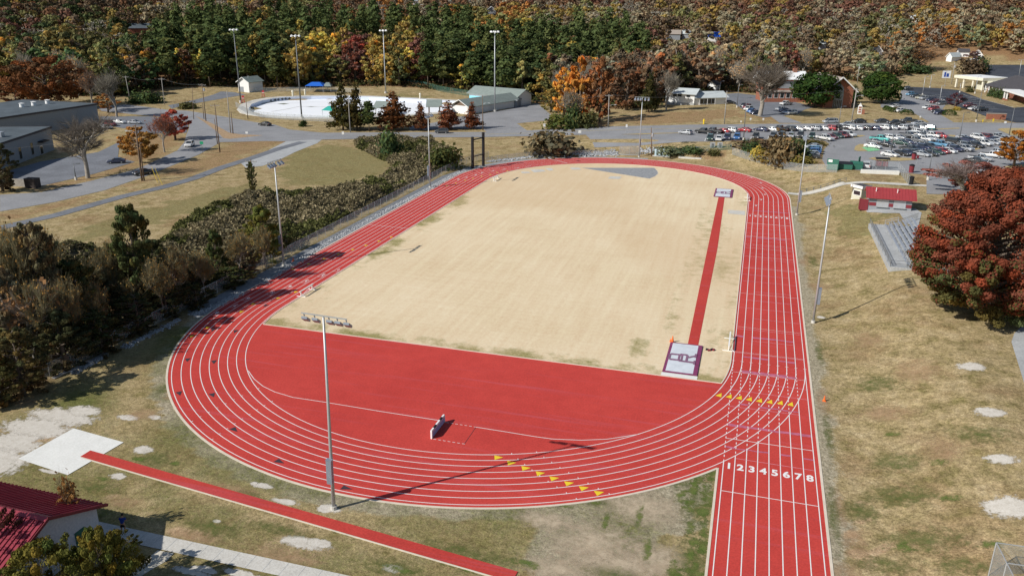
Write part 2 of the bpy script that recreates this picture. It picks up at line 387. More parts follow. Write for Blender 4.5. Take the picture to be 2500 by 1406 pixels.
def groundmat():
    mm, t, p = nodes('dormant_lawn')
    geo = t.nodes.new('ShaderNodeNewGeometry'); pos = geo.outputs['Position']
    f1 = noise(t, .045, 5, .6); f2 = noise(t, .35, 5, .7); f3 = noise(t, 2.6, 4, .7); f4 = noise(t, .11, 5, .65)
    straw = (.43, .335, .19); tan = (.50, .40, .25); olive = (.235, .195, .085); brown = (.29, .19, .105)
    c = ramp(t, f2, [(.34, olive), (.44, (.35, .275, .145)), (.54, straw), (.70, tan)])
    c = mixc(t, ramp(t, f4, [(.50, (0, 0, 0)), (.68, (.75, .75, .75))]), c, brown)
    at_ = N(t, 'ShaderNodeAttribute', attribute_name='reg'); sp = t.nodes.new('ShaderNodeSeparateColor'); t.links.new(at_.outputs['Color'], sp.inputs[0])
    def wmix(c, w, col, lo=.3, hi=.62):
        mr = N(t, 'ShaderNodeMapRange'); mr.inputs[1].default_value = lo; mr.inputs[2].default_value = hi
        a = t.nodes.new('ShaderNodeMath'); a.operation = 'ADD'; t.links.new(w, a.inputs[0])
        b = t.nodes.new('ShaderNodeMath'); b.operation = 'MULTIPLY_ADD'; b.inputs[1].default_value = .9; b.inputs[2].default_value = -.45; t.links.new(f3, b.inputs[0])
        e = t.nodes.new('ShaderNodeMath'); e.operation = 'MULTIPLY_ADD'; e.inputs[1].default_value = .7; e.inputs[2].default_value = -.35; t.links.new(f2, e.inputs[0])
        t.links.new(b.outputs[0], a.inputs[1]); a2 = t.nodes.new('ShaderNodeMath'); a2.operation = 'ADD'; t.links.new(a.outputs[0], a2.inputs[0]); t.links.new(e.outputs[0], a2.inputs[1])
        t.links.new(a2.outputs[0], mr.inputs[0]); return mixc(t, mr.outputs[0], c, col)
    gcol = ramp(t, f3, [(.3, (.085, .115, .03)), (.7, (.20, .19, .07))])
    c = wmix(c, sp.outputs[2], ramp(t, f3, [(.3, (.33, .28, .20)), (.7, (.47, .42, .32))]))
    c = wmix(c, at_.outputs['Alpha'], (.50, .36, .23), .35, .7)
    c = wmix(c, sp.outputs[0], gcol, .35, .8)
    c = wmix(c, sp.outputs[1], ramp(t, f3, [(.35, (.25, .135, .075)), (.7, (.40, .27, .15))]), .3, .8)
    fine = noise(t, 7, 3, .7)
    c = mixc(t, .7, c, ramp(t, fine, [(.25, (.2, .2, .2)), (.75, (.80, .80, .80))]), 'OVERLAY')
    c = mixc(t, .5, c, ramp(t, noise(t, .8, 7, .85), [(.34, (.22, .24, .20)), (.66, (.76, .74, .74))]), 'OVERLAY')
    c = mixc(t, .75, c, ramp(t, noise(t, 2.1, 6, .9), [(.36, (.22, .21, .19)), (.64, (.78, .78, .78))]), 'OVERLAY')
    c = mixc(t, .45, c, ramp(t, f3, [(.3, (.30, .30, .30)), (.7, (.70, .70, .70))]), 'OVERLAY')
    c = mixc(t, 1.0, c, (.86, .86, .84), 'MULTIPLY')
    t.links.new(c, p.inputs['Base Color']); p.inputs['Roughness'].default_value = 1; p.inputs['Specular IOR Level'].default_value = .05
    bn = N(t, 'ShaderNodeBump', i_Strength=.6, i_Distance=.12); t.links.new(noise(t, 4, 4, .7), bn.inputs['Height']); t.links.new(bn.outputs[0], p.inputs['Normal'])
    return mm
me.materials.append(groundmat())
tag(link('ground', me), kind='structure')
# ---------------------------------------------------------------- draped sheets
def sheet(name, poly, m_, dz=.03, step=0, attr=None, parent=None, kind='structure', zfun=None, pts=None):
    bm = bmesh.new()
    if isinstance(poly[0][0], (list, tuple)): polys = poly
    else: polys = [poly]
    for pl in polys:
        V3 = [Vector((p[0], p[1], 0)) for p in pl]
        tris = tessellate_polygon([V3]); bv = [bm.verts.new(v_) for v_ in V3]
        for t_ in tris:
            try: bm.faces.new([bv[i] for i in t_])
            except ValueError: pass
    if step:
        xs = [v_.co.x for v_ in bm.verts]; ys = [v_.co.y for v_ in bm.verts]
        for ax, lo, hi in ((0, min(xs), max(xs)), (1, min(ys), max(ys))):
            k = math.ceil(lo/step)*step+.0013
            while k < hi:
                co_ = [0, 0, 0]; no = [0, 0, 0]; co_[ax] = k; no[ax] = 1
                bmesh.ops.bisect_plane(bm, geom=bm.verts[:]+bm.edges[:]+bm.faces[:], plane_co=co_, plane_no=no, dist=1e-5); k += step
        bmesh.ops.triangulate(bm, faces=bm.faces[:])
    zf = zfun or H
    for v_ in bm.verts: v_.co.z = zf(v_.co.x, v_.co.y)+dz
    bmesh.ops.recalc_face_normals(bm, faces=bm.faces[:])
    for f_ in bm.faces:
        if f_.normal.z < 0: f_.normal_flip()
    me = bpy.data.meshes.new(name); bm.to_mesh(me); bm.free()
    if attr:
        ca = me.color_attributes.new('reg', 'FLOAT_COLOR', 'POINT')
        ca.data.foreach_set('color', np.array([attr(v_.co.x, v_.co.y) for v_ in me.vertices], dtype=np.float32).ravel())
    me.materials.append(m_); o = link(name, me, parent)
    if kind and parent is None: o['kind'] = kind
    return o
def strip(pts, wd):
    "outline of a band of width wd along a world polyline"
    L = []; R_ = []; n = len(pts)
    for i in range(n):
        a = Vector(pts[max(i-1, 0)]); b = Vector(pts[min(i+1, n-1)]); d = (b-a).normalized(); nn = Vector((-d.y, d.x))*wd/2
        p = Vector(pts[i]); L.append(tuple(p+nn)); R_.append(tuple(p-nn))
    return L+R_[::-1]
def arcpts(r, a0, a1, n, cy=0): return [(r*math.cos(a0+(a1-a0)*i/n), cy+r*math.sin(a0+(a1-a0)*i/n)) for i in range(n+1)]
def capsule(r, n=72): return arcpts(r, PI, 2*PI, n) + arcpts(r, 0, PI, n, TL)
def fine_poly(pts, st=6):
    out = []
    for i in range(len(pts)):
        a = Vector(pts[i]); b = Vector(pts[(i+1) % len(pts)]); k = max(1, int((b-a).length/st))
        out += [tuple(a+(b-a)*j/k) for j in range(k)]
    return out
# track surface
def trackmat(name='red_track', a=(.47, .045, .036), b=(.54, .059, .046)):
    mm, t, p = nodes(name)
    c = ramp(t, noise(t, .07, 4), [(.3, a), (.7, b)])
    c = mixc(t, .7, c, ramp(t, noise(t, 5, 3), [(.3, (.40, .40, .40)), (.7, (.60, .60, .60))]), 'OVERLAY')
    c = mixc(t, .6, c, ramp(t, noise(t, .55, 6, .75), [(.3, (.44, .44, .44)), (.7, (.56, .56, .56))]), 'OVERLAY')
    st = N(t, 'ShaderNodeMapping'); g = t.nodes.new('ShaderNodeNewGeometry'); t.links.new(g.outputs['Position'], st.inputs[0]); st.inputs['Scale'].default_value = (.03, .9, 1)
    c = mixc(t, ramp(t, noise(t, 1, 3, .6, st.outputs[0]), [(.56, (0, 0, 0)), (.76, (.20, .20, .20))]), c, (.46, .18, .28))
    t.links.new(c, p.inputs['Base Color']); p.inputs['Roughness'].default_value = .8; p.inputs['Specular IOR Level'].default_value = .25
    return mm
M_['track'] = trackmat(); M_['runway'] = trackmat('red_runway', (.44, .043, .034), (.51, .056, .042))
CX0, CX1 = TA-.40, TO+.42
ye = -math.sqrt((TO+.42)**2-CX0**2)
outer = [(CX0, ye), (CX0, -78), (CX1, -78), (CX1, 0)] + arcpts(TO+.42, 0, PI, 90, TL) + arcpts(TO+.42, PI, 2*PI-math.acos(CX0/(TO+.42)), 80)[:-1]
trk = sheet('running_track', outer, M_['track'], dz=.02, zfun=lambda x, y: 0.0)
DY = -7.15
ri = TA-.30; ai = math.asin(-DY/ri)
inf = arcpts(ri, 0, PI, 80, TL) + arcpts(ri, PI, PI+ai, 8) + arcpts(ri, 2*PI-ai, 2*PI, 8)
def infreg(x, y):
    yy = min(max(y, 0), TL); e = ri-math.hypot(x, y-yy); e2 = y-DY if y < 20 else 99
    k = S((6.5-e)/6)*(1.0 if (x < -5) else .35) if y < 80 else S((2.5-e)/3)*.4
    g = k*(.42+.9*nz(x, y, .16, 2)+.5*nz(x, y, .5, 3)) + S((4.5-e2)/4.5)*(.62+.9*nz(x, y, .2, 6))
    if x > 22 and y < 96: g = max(g, .22+.5*nz(x, y*.5, .16, 8))
    b = .42*S((nz(x, y*.6, .035, 12)+.1)*2.5)
    g = max(g, .75*S(1.3-math.hypot((x-20)/1.6, (y-0.5)/4.5)))
    return (max(0, min(1, g)), b, 0, 1)
def infmat():
    mm, t, p = nodes('dormant_bermuda_turf')
    f1 = noise(t, .06, 5); f2 = noise(t, .5, 5, .7); f3 = noise(t, 3.5, 4, .75)
    mp = N(t, 'ShaderNodeMapping'); g = t.nodes.new('ShaderNodeNewGeometry'); t.links.new(g.outputs['Position'], mp.inputs[0]); mp.inputs['Scale'].default_value = (.9, .05, 1)
    f5 = noise(t, 1, 4, .6, mp.outputs[0])
    c = ramp(t, f1, [(.3, (.66, .53, .345)), (.7, (.73, .605, .42))])
    c = mixc(t, .6, c, ramp(t, f5, [(.3, (.42, .42, .42)), (.7, (.58, .58, .58))]), 'OVERLAY')
    mp2 = N(t, 'ShaderNodeMapping'); t.links.new(g.outputs['Position'], mp2.inputs[0]); mp2.inputs['Scale'].default_value = (.05, 1.0, 1)
    c = mixc(t, .3, c, ramp(t, noise(t, 1, 4, .6, mp2.outputs[0]), [(.3, (.43, .43, .43)), (.7, (.57, .57, .57))]), 'OVERLAY')
    sy = t.nodes.new('ShaderNodeSeparateXYZ'); t.links.new(g.outputs['Position'], sy.inputs[0])
    md = t.nodes.new('ShaderNodeMath'); md.operation = 'PINGPONG'; md.inputs[1].default_value = 2.286; t.links.new(sy.outputs[1], md.inputs[0])
    c = mixc(t, ramp(t, md.outputs[0], [(.0, (.4, .4, .4)), (.08, (.0, .0, .0))]), c, ramp(t, f2, [(.42, (.66, .54, .375)), (.62, (.80, .73, .60))]))
    c = mixc(t, .5, c, ramp(t, noise(t, 1.6, 6, .8), [(.3, (.39, .37, .35)), (.7, (.61, .61, .61))]), 'OVERLAY')
    at_ = N(t, 'ShaderNodeAttribute', attribute_name='reg'); sp = t.nodes.new('ShaderNodeSeparateColor'); t.links.new(at_.outputs['Color'], sp.inputs[0])
    a = t.nodes.new('ShaderNodeMath'); a.operation = 'MULTIPLY_ADD'; a.inputs[1].default_value = 1.5; a.inputs[2].default_value = -.75; t.links.new(f2, a.inputs[0])
    b = t.nodes.new('ShaderNodeMath'); b.operation = 'ADD'; t.links.new(a.outputs[0], b.inputs[0]); t.links.new(sp.outputs[0], b.inputs[1])
    mr = N(t, 'ShaderNodeMapRange'); mr.inputs[1].default_value = .3; mr.inputs[2].default_value = .8; t.links.new(b.outputs[0], mr.inputs[0])
    c = mixc(t, mr.outputs[0], c, ramp(t, f3, [(.3, (.19, .19, .06)), (.7, (.40, .33, .16))]))
    c = mixc(t, sp.outputs[1], c, (.60, .44, .27))
    c = mixc(t, .4, c, ramp(t, f3, [(.25, (.36, .36, .36)), (.75, (.64, .64, .64))]), 'OVERLAY')
    t.links.new(c, p.inputs['Base Color']); p.inputs['Roughness'].default_value = 1; p.inputs['Specular IOR Level'].default_value = .05
    bn = N(t, 'ShaderNodeBump', i_Strength=.35, i_Distance=.06); t.links.new(noise(t, 6, 4, .7), bn.inputs['Height']); t.links.new(bn.outputs[0], p.inputs['Normal'])
    return mm
sheet('infield', inf, infmat(), dz=.035, step=1.5, attr=infreg, zfun=lambda x, y: 0.0)
# painted lines: one part of the track
def flat(mb, pts, wd, z, closed=False):
    n = len(pts); L = []; R_ = []
    for i in range(n):
        a = Vector(pts[(i-1) % n] if closed else pts[max(i-1, 0)]); b = Vector(pts[(i+1) % n] if closed else pts[min(i+1, n-1)])
        d = (b-a).normalized(); nn = Vector((-d.y, d.x))*wd/2; p = Vector(pts[i])
        L.append((*(p+nn), z)); R_.append((*(p-nn), z))
    k = n if closed else n-1
    mb.add(L+R_, [(i, n+i, n+(i+1) % n, (i+1) % n) for i in range(k)])
lm = MB(); LWD = .085; ZL = .030
for i in range(9): flat(lm, capsule(TA+LW*i, 90), LWD, ZL+.0008*(i % 2), True)
for i in range(9):
    x = TA+LW*i; yc = -math.sqrt(max(0, TO**2-x*x)) if i < 8 else 0
    y = -.8
    while y > yc and i < 8: flat(lm, [(x, y), (x, max(y-.42, yc))], LWD*.9, ZL+.002); y -= .95
    flat(lm, [(x, yc), (x, -78)], LWD, ZL+.003)
def cross(y, x0=TA, x1=TO, wd=.08, z=ZL+.005): flat(lm, [(x0, y), (x1, y)], wd, z)
cross(-20.19); cross(-30.19); cross(78.9); cross(71.12, wd=.12); cross(60.9)
flat(lm, [(-TA, 45.6), (-TO, 45.6+.2)], .09, ZL+.005)
p0 = at(1328, 388); 
flat(lm, [tuple(at(1338, 387))[:2], tuple(at(1385, 399))[:2]], .16, ZL+.005)
for i in range(9):   # small tick marks along the lanes
    for a_ in (PI*1.28+.012*i, PI*1.32+.012*i, PI*1.62+.016*i, PI*1.645+.016*i):
        r = TA+LW*i; c_ = math.cos(a_); s_ = math.sin(a_); flat(lm, [(r*c_, r*s_), ((r-.22)*c_, (r-.22)*s_)], .07, ZL+.005)
    flat(lm, [(TA+LW*i-.2, 0), (TA+LW*i+.2, 0)], .07, ZL+.006)
for yy, k in ((26.5, 0), (40, 1), (47, 2), (55, 3), (-3.4, 4), (3.0, 5), (12, 6), (52.5, 7)):
    cross(yy, TA+.1, TO-.1, .045)
stp = [tuple(at(a, b))[:2] for a, b in ((606, 905), (620, 925), (642, 943), (671, 957), (714.7, 970), (794, 982), (930, 1004.5), (1073, 1026.6))]
stp2 = [tuple(at(a, b))[:2] for a, b in ((1162.7, 1042.8), (1240, 1055), (1300, 1065), (1347.5, 1071.6), (1419, 1074.7), (1483, 1072), (1560, 1060))]
flat(lm, stp, .08, ZL+.004); flat(lm, stp2, .08, ZL+.004)
lm.build('lane_lines', M_['white'], trk)
fl_ = MB(); r5 = random.Random(3)
for y_ in [3+4.2*k+r5.uniform(-.6, .6) for k in range(14)]+[-6, -8.5, -12.8, -24, 63.5, 67, 69.5, 74, 82, 85, 88.5, 92]:
    x0_ = TA+LW*r5.choice((0, 0, 0, 1, 2)); x1_ = TO-LW*r5.choice((0, 0, 0, 1)); flat(fl_, [(x0_+.05, y_), (x1_-.05, y_+r5.uniform(-.2, .2))], .055, ZL+.0045)
fl_.build('faded_marks', mat('faded_paint', (.70, .34, .40), .8, var=.3, scale=3), trk)
fl_ = MB()
for y_, w_ in ((-3.0, .7), (1.6, .5), (8.5, .5), (-17.2, .5), (-12.0, .35), (60.0, .5), (82.5, .6), (-22, .3)):
    for k in range(8):
        if r5.random() < .75: flat(fl_, [(TA+LW*k+.06, y_+r5.uniform(-.1, .1)), (TA+LW*(k+1)-.06, y_+r5.uniform(-.1, .1))], w_*r5.uniform(.6, 1.2), ZL+.0036)
fl_.build('scuff_bands', mat('scuffed_track', (.47, .13, .20), .7, var=.3, scale=2), trk)
# curbs
cm = MB(); curbpts = arcpts(ri, 2*PI-ai, 2*PI, 8) + arcpts(ri, 0, PI, 80, TL) + arcpts(ri, PI, PI+ai, 8)
def curb(mb, pts, wd, z0, z1, closed=False):
    n = len(pts); V_ = []
    for i in range(n):
        a = Vector(pts[(i-1) % n] if closed else pts[max(i-1, 0)]); b = Vector(pts[(i+1) % n] if closed else pts[min(i+1, n-1)])
        d = (b-a).normalized(); nn = Vector((-d.y, d.x))*wd/2; p = Vector(pts[i])
        for q, z in ((p+nn, z0), (p+nn, z1), (p-nn, z1), (p-nn, z0)): V_.append((*q, z))
    k = n if closed else n-1
    mb.add(V_, [(i*4+j, i*4+(j+1) % 4, ((i+1) % n)*4+(j+1) % 4, ((i+1) % n)*4+j) for i in range(k) for j in range(4)] + ([] if closed else [(0, 3, 2, 1), tuple(4*(n-1)+j for j in range(4))]))
curb(cm, curbpts, .13, 0, .085)
o = cm.build('inner_curb', M_['curb_cream'], trk)
cm = MB(); curb(cm, [(-ri*math.cos(ai)+.05, DY), (ri*math.cos(ai)-.05, DY)], .16, 0, .075); cm.build('field_edging', M_['curb_cream'], trk)
cm = MB(); curb(cm, arcpts(TO+.52, 2*PI-math.acos(CX0/(TO+.5))-.006, PI, 80) + arcpts(TO+.52, PI, 0, 90, TL) + [(TO+.52, -78)], .24, -.05, .045); cm.build('outer_edging', M_['curb_cream'], trk)
cm = MB(); curb(cm, [(CX0-.1, ye-.25), (CX0-.1, -78)], .22, -.05, .05); cm.build('chute_edging', M_['curb_cream'], trk)
# numerals
def glyph(ch, size=1.0, offset=.035, zt=0.0):
    cu = bpy.data.curves.new('g', 'FONT'); cu.body = ch; cu.size = size; cu.offset = offset; cu.align_x = 'CENTER'; cu.fill_mode = 'FRONT'
    o_ = bpy.data.objects.new('g', cu); COL.objects.link(o_); dg = bpy.context.evaluated_depsgraph_get(); dg.update()
    me_ = bpy.data.meshes.new_from_object(o_.evaluated_get(dg)); bpy.data.objects.remove(o_); bpy.data.curves.remove(cu)
    ys = [v_.co.y for v_ in me_.vertices]; cy = (min(ys)+max(ys))/2
    for v_ in me_.vertices: v_.co.y -= cy
    me_.name = 'glyph_'+ch; return me_
GL = {}
for ch in '12345678':
    GL[ch] = glyph('9' if ch == '6' else ch, 1.0, .034); GL[ch].materials.append(M_['white'])
    if ch == '6':
        for v_ in GL[ch].vertices: v_.co.x *= -1; v_.co.y *= -1
def numeral(ch, x, y, a, sx=1.0, sy=1.0):
    o_ = link('lane_number', GL[ch], trk); o_.location = (x, y, ZL+.008); o_.rotation_euler = (0, 0, a); o_.scale = (sx, sy, 1)
for i in range(8):
    x = TA+LW*(i+.5); numeral(str(i+1), x, -25.6, 0, 1.3, 1.5); numeral(str(i+1), x, 77.6, 0, 1.0, 1.5)
def heading(x, y):      # running direction at a point of the track
    if y < 0 and x < TA+8: return math.atan2(x, -y) if True else 0
    if y > TL: return math.atan2(x, -(y-TL))
    return 0 if x > 0 else PI
def runang(x, y):
    "angle that turns +y to the running direction (counter-clockwise)"
    cy = 0 if y < 0 else (TL if y > TL else y)
    a = math.atan2(y-cy, x) if (y < 0 or y > TL) else (0 if x > 0 else PI)
    return a
for px, py, ch in ((822, 659, '1'), (785, 671.5, '2'), (744, 685.6, '3'), (702, 699, '4'), (658, 714, '5'), (612, 729.7, '6'), (569.6, 745, '7'), (523.5, 763.7, '8'),
                   (1118, 438, '8'), (1137, 432.7, '7'), (1159, 427.5, '6'), (1181.5, 422.4, '5'), (1205, 417.6, '4'), (1232, 414, '3'), (1262, 410, '2'), (1294, 406.5, '1'),
                   (1807, 424, '8'), (1831.5, 434.8, '7'), (1853, 447, '6'), (1865, 460, '5'), (1868, 475.5, '4'), (1857.6, 488, '3'), (1845.5, 502.6, '2')):
    q = at(px, py); a = runang(q.x, q.y)
    cy = 0 if q.y < 0 else (TL if q.y > TL else q.y); rr = math.hypot(q.x, q.y-cy); li = round((rr-TA)/LW-.5); rr = TA+LW*(li+.5)
    u = Vector((q.x, q.y-cy)).normalized(); q2 = Vector((0, cy))+u*rr; numeral(ch, q2.x, q2.y, a, .85, 1.25)
    fwd = Vector((-u.y, u.x)); c_ = q2+fwd*(.95); mb = MB(); flat(mb, [tuple(c_-u*.5), tuple(c_+u*.5)], .07, ZL+.006); mb.build('start_line', M_['white'], trk)
def marker(px, py, mname, L=1.0, flip=False, li=None, wd_=.47):
    q = at(px, py); cy = 0 if q.y < 0 else (TL if q.y > TL else q.y); v_ = Vector((q.x, q.y-cy)); rr = v_.length; u = v_.normalized()
    k = round((rr-TA)/LW-.5); rr = TA+LW*(k+.5); c_ = Vector((0, cy))+u*rr; fwd = Vector((-u.y, u.x))*(-1 if flip else 1)
    a_ = c_-fwd*L*.5; mb = MB(); z = ZL+.007
    pts = [(*(a_-u*wd_), z), (*(a_+u*wd_), z), (*(c_+fwd*L*.5), z)]; mb.add(pts, [(0, 1, 2)]); mb.build('exchange_marker', M_[mname], trk)
for px, py in ((1217.8, 1116.4), (1250, 1131), (1285, 1143), (1320.6, 1156), (1354.7, 1168.4), (1391, 1180), (1427.4, 1192), (1464.8, 1203.4)): marker(px, py, 'yellow', .85, wd_=.42)
for px, py in ((1755.9, 963.4), (1780, 966.5), (1805.8, 970), (1830, 973.4), (1854.4, 976.7), (1880.5, 980), (1906, 982.6), (1930.4, 985.7)): marker(px, py, 'yellow', 1.05, wd_=.36)
for px, py in ((709, 657), (749, 645), (786, 632.6), (823.5, 621.6), (858, 610), (891, 600), (923, 589.6), (954, 580), (624.7, 744), (580, 761.7), (500.5, 800.6), (464.7, 822), (713.5, 713), (670, 728.4), (1087, 454), (1110, 448), (1133, 441), (1150, 436), (1172, 431), (1194, 427), (1214, 422), (1235, 418)): marker(px, py, 'yellow', .75, wd_=.32)
for px, py in ((458, 879.5), (522, 884.6), (439, 961), (521, 965), (569.6, 810), (514.6, 806.5), (576, 1048.6), (686.6, 1126), (847.9, 1192), (654.6, 748)): marker(px, py, 'black_mark', 1.1, wd_=.36)
# steeplechase pit outline
pm = MB(); wj = [(3.0, -29.35), (6.62, -29.35), (6.62, -25.7), (3.0, -25.7)]
for y_ in (-29.35, -25.7):
    x_ = 3.25
    while x_ < 6.4: flat(pm, [(x_, y_), (x_+.30, y_)], .06, ZL+.006); x_ += .52
pm.build('pit_dashes', M_['white'], trk)
pm = MB(); flat(pm, [(6.62, -29.3), (6.62, -25.75)], .045, ZL+.006); pm.build('pit_seam', M_['black_mark'], trk)
# infield pads, runways
def spx(name, px, m_, dz, step=0, **k): return sheet(name, P(*px), m_, dz, step, **k)
sheet('long_jump_runway', [(26.1, 3.0), (27.45, 3.0), (27.35, 50), (26.6, 93.4), (25.2, 93.4), (25.6, 50)], M_['runway'], .05, zfun=lambda x, y: 0.0)
sheet('concrete_apron', [(23.8, -7.05), (28.1, -7.05), (28.1, -6.1), (23.8, -6.1)], M_['concrete_pale'], .055, zfun=lambda x, y: 0.0)
sheet('takeoff_pad', P((1777, 513), (1819, 516), (1819, 526), (1777, 522)), M_['concrete'], .05)
shot = [at(1418, 410.5), at(1597, 410.5), at(1605, 418), at(1607, 424), at(1600, 431), at(1585, 437)]
sheet('throwing_sector', [tuple(q)[:2] for q in shot], M_['gravel'], .05, zfun=lambda x, y: 0.0)
mb = MB(); flat(mb, [tuple(q)[:2] for q in shot]+[tuple(shot[0])[:2]], .16, .06); mb.build('sector_border', M_['curb_cream'], bpy.data.objects['throwing_sector'])
for px in ([(1391, 410), (1414, 410), (1419, 415), (1396, 415)], [(1294, 415), (1325, 414), (1333, 419), (1304, 422)], [(1330, 412), (1346, 411), (1352, 416), (1342, 418)], [(1271, 420), (1290, 420), (1296, 423), (1275, 424)], [(1490, 431), (1518, 432), (1512, 438), (1484, 437)]):
    spx('concrete_pad', px, M_['concrete'], .06)
spx('concrete_pad', [(45, 1120), (180, 1046), (302, 1080), (165, 1160)], M_['concrete_pale'], .045)
sheet('pole_vault_runway', [(-28.55, -42.85), (-28.5, -41.6), (17.3, -46.6), (17.2, -47.85)], M_['runway'], .06, zfun=lambda x, y: 0.0)
mb = MB(); curb(mb, [(-28.4, -42.93), (17.2, -47.93)], .13, 0, .05); mb.build('runway_edging', M_['curb_cream'], bpy.data.objects['pole_vault_runway'])
sheet('sidewalk', [(-24, -50.95), (14, -50.95), (14, -52.55), (-24, -52.55)], M_['concrete'], .05, zfun=lambda x, y: 0.0)
mb = MB()
for k in range(25): mb.b(-23+k*1.5, -22.96+k*1.5, -52.53, -50.97, .04, .056)
mb.build('joint', M_['concrete_grey'], bpy.data.objects['sidewalk'])
spx('gravel_path', [(385, 1343), (425, 1350), (408, 1368), (370, 1390), (345, 1406), (305, 1406), (340, 1380)], M_['sand'], .03)
sheet('gravel_strip', [(-41.0, -8), (-41.0, 95), (-40.2, 102), (-37.5, 110), (-32, 119), (-25, 127), (-12, 134), (0, 137.3), (0, 135.9), (-14, 132.6), (-26, 125), (-33, 117), (-38, 107), (-40.4, 97)][:2]+[(-40.0, 104), (-37, 112), (-31, 120.5), (-22, 128.5), (-10, 133.8), (3, 136.2), (3, 138.5), (-12, 136.5), (-26, 130), (-36, 120), (-42, 108), (-44.4, 96), (-44.2, 60), (-44.0, 20), (-44.2, -6)], M_['gravel'], .012, 0, zfun=lambda x, y: H(x, y))
# pale bare patches
def patch(name, px, py, rx, ry, m_, dz):
    q = at(px, py); dz = dz if q.x > 43 or q.z > .02 else dz*.14+.004; R_ = 7; n = 28; V = [(q.x, q.y, H(q.x, q.y)+dz)]; E_ = [1.0]
    for k in range(1, R_+1):
        for i in range(n):
            a = 2*PI*i/n; x = q.x+rx*k/R_*math.cos(a); y = q.y+ry*k/R_*math.sin(a); V.append((x, y, H(x, y)+dz)); E_.append(1-(k/R_)**1.5*1.25)
    F = [(0, 1+i, 1+(i+1) % n) for i in range(n)]
    for k in range(R_-1):
        for i in range(n): a = 1+k*n; F.append((a+i, a+n+i, a+n+(i+1) % n, a+(i+1) % n))
    me = bpy.data.meshes.new(name); me.from_pydata(V, [], F); at_ = me.attributes.new('edge', 'FLOAT', 'POINT'); at_.data.foreach_set('value', E_); me.materials.append(M_[m_]); return tag(link(name, me), kind='structure')
def blob(px, py, rx, ry, n=26, seed=0):
    rr = random.Random(seed); q = at(px, py); a0 = rr.random()*6; k = pxm(q)
    return [(q.x+rx*math.cos(2*PI*i/n)*(1+.22*math.sin(3*2*PI*i/n+a0)+.25*(rr.random()-.5)), q.y+ry*math.sin(2*PI*i/n)*(1+.2*math.sin(2*2*PI*i/n+a0)+.25*(rr.random()-.5))) for i in range(n)]
for i, (a, b, rx, ry) in enumerate(((2370, 894, 1.5, 1.1), (2418, 1006, 1.4, .95), (2446, 1120, 1.3, .8), (2468, 1237, 1.9, 1.5), (312, 1019, 1.5, .7), (378, 1018, 1.0, .6), (350, 1098, 1.4, .9), (288, 1162, 1.1, .6), (740, 1325, 2.6, .9), (780, 1326, 1.6, .7), (801, 1241, 1.5, .8), (640, 1186, 1.6, .5), (696, 1224, 1.8, .5), (1610, 820, .9, .9), (960, 1388, 1.2, .6), (470, 1395, 2.2, .5), (590, 1400, 2.2, .5), (120, 1150, 1.4, .35), (530, 1272, .5, .3), (500, 1390, 1.6, .5), (2005, 775*1.0, .6, .5), (620, 1180, .5, .35))):
    patch('sand_patch', a, b, rx*(1.5 if a > 2000 else 1.15), ry*(1.6 if a > 2000 else 1.2), 'patch', .018+.0006*i)
for i, (a, b, rx, ry) in enumerate(((560, 1200, 4, 2), (480, 1310, 4, 1.6), (300, 1225, 3, 1.4), (700, 1360, 5, 1.8), (2090, 1330, 1.5, 5), (2050, 1240, 1.0, 5), (2070, 1400, 2.5, 2.5), (430, 960, 2, 3), (350, 1010, 3, 2), (2300, 1100, 3, 4), (2240, 905, 4, 5), (2160, 1010, 4, 3), (2120, 830, 3, 4), (60, 980, 3, 1.5), (2010, 980, 1.2, 6), (1960, 640, 2, 4), (2000, 700, 3, 3))):
    patch('clay_patch', a, b, rx, ry, 'clay', .040+.0006*i)
for i, (a, b, rx, ry) in enumerate(((2000, 860, .9, 7), (2022, 1060, .8, 8), (2035, 1250, .9, 8), (1700, 1230, 2.2, 8), (1695, 1370, 2.5, 6), (1660, 1180, 3, 2), (1445, 1225, 3, 1.2), (1500, 1400, 4, 1.5), (1140, 1350, 7, 1.6), (960, 1385, 4, 1.6), (380, 1120, 3, 2.2), (600, 1215, 5, 1.2), (420, 940, 1.5, 5), (2190, 1130, 4, 3), (2100, 1250, 3, 3), (2260, 1320, 5, 3), (2350, 1380, 4, 2), (1985, 640, 1.5, 6), (2140, 940, 4, 4), (2400, 1060, 5, 3), (2200, 1210, 5, 3), (520, 1290, 5, 2), (880, 1300, 6, 1.5), (240, 1190, 4, 1.5), (2150, 1380, 4, 2.2), (680, 1290, 5, 1.2))):
    patch('green_patch', a, b, rx, ry, 'greenp', .052+.0006*i)
for i, (a, b, rx, ry) in enumerate(((1450, 1330, 6, 5), (1560, 1240, 6, 4), (1600, 1370, 5, 4), (1330, 1270, 4, 2), (1360, 1390, 5, 2.4), (1690, 1160, 3, 2), (1500, 1380, 6, 3))):
    patch('straw_mat', a, b, rx, ry, 'matp', .028+.0006*i)
rr_ = random.Random(5)
for i in range(34):
    f_ = rr_.random(); y_ = -27.5-19*f_; x_ = 31.2-abs(rr_.gauss(0, 1.3))*(1+.5*f_); q_ = proj((x_, y_, 0)); patch('lush_grass', q_[0], q_[1], rr_.uniform(.5, 1.1), rr_.uniform(1.0, 2.6), 'greens', .06+.0004*i)
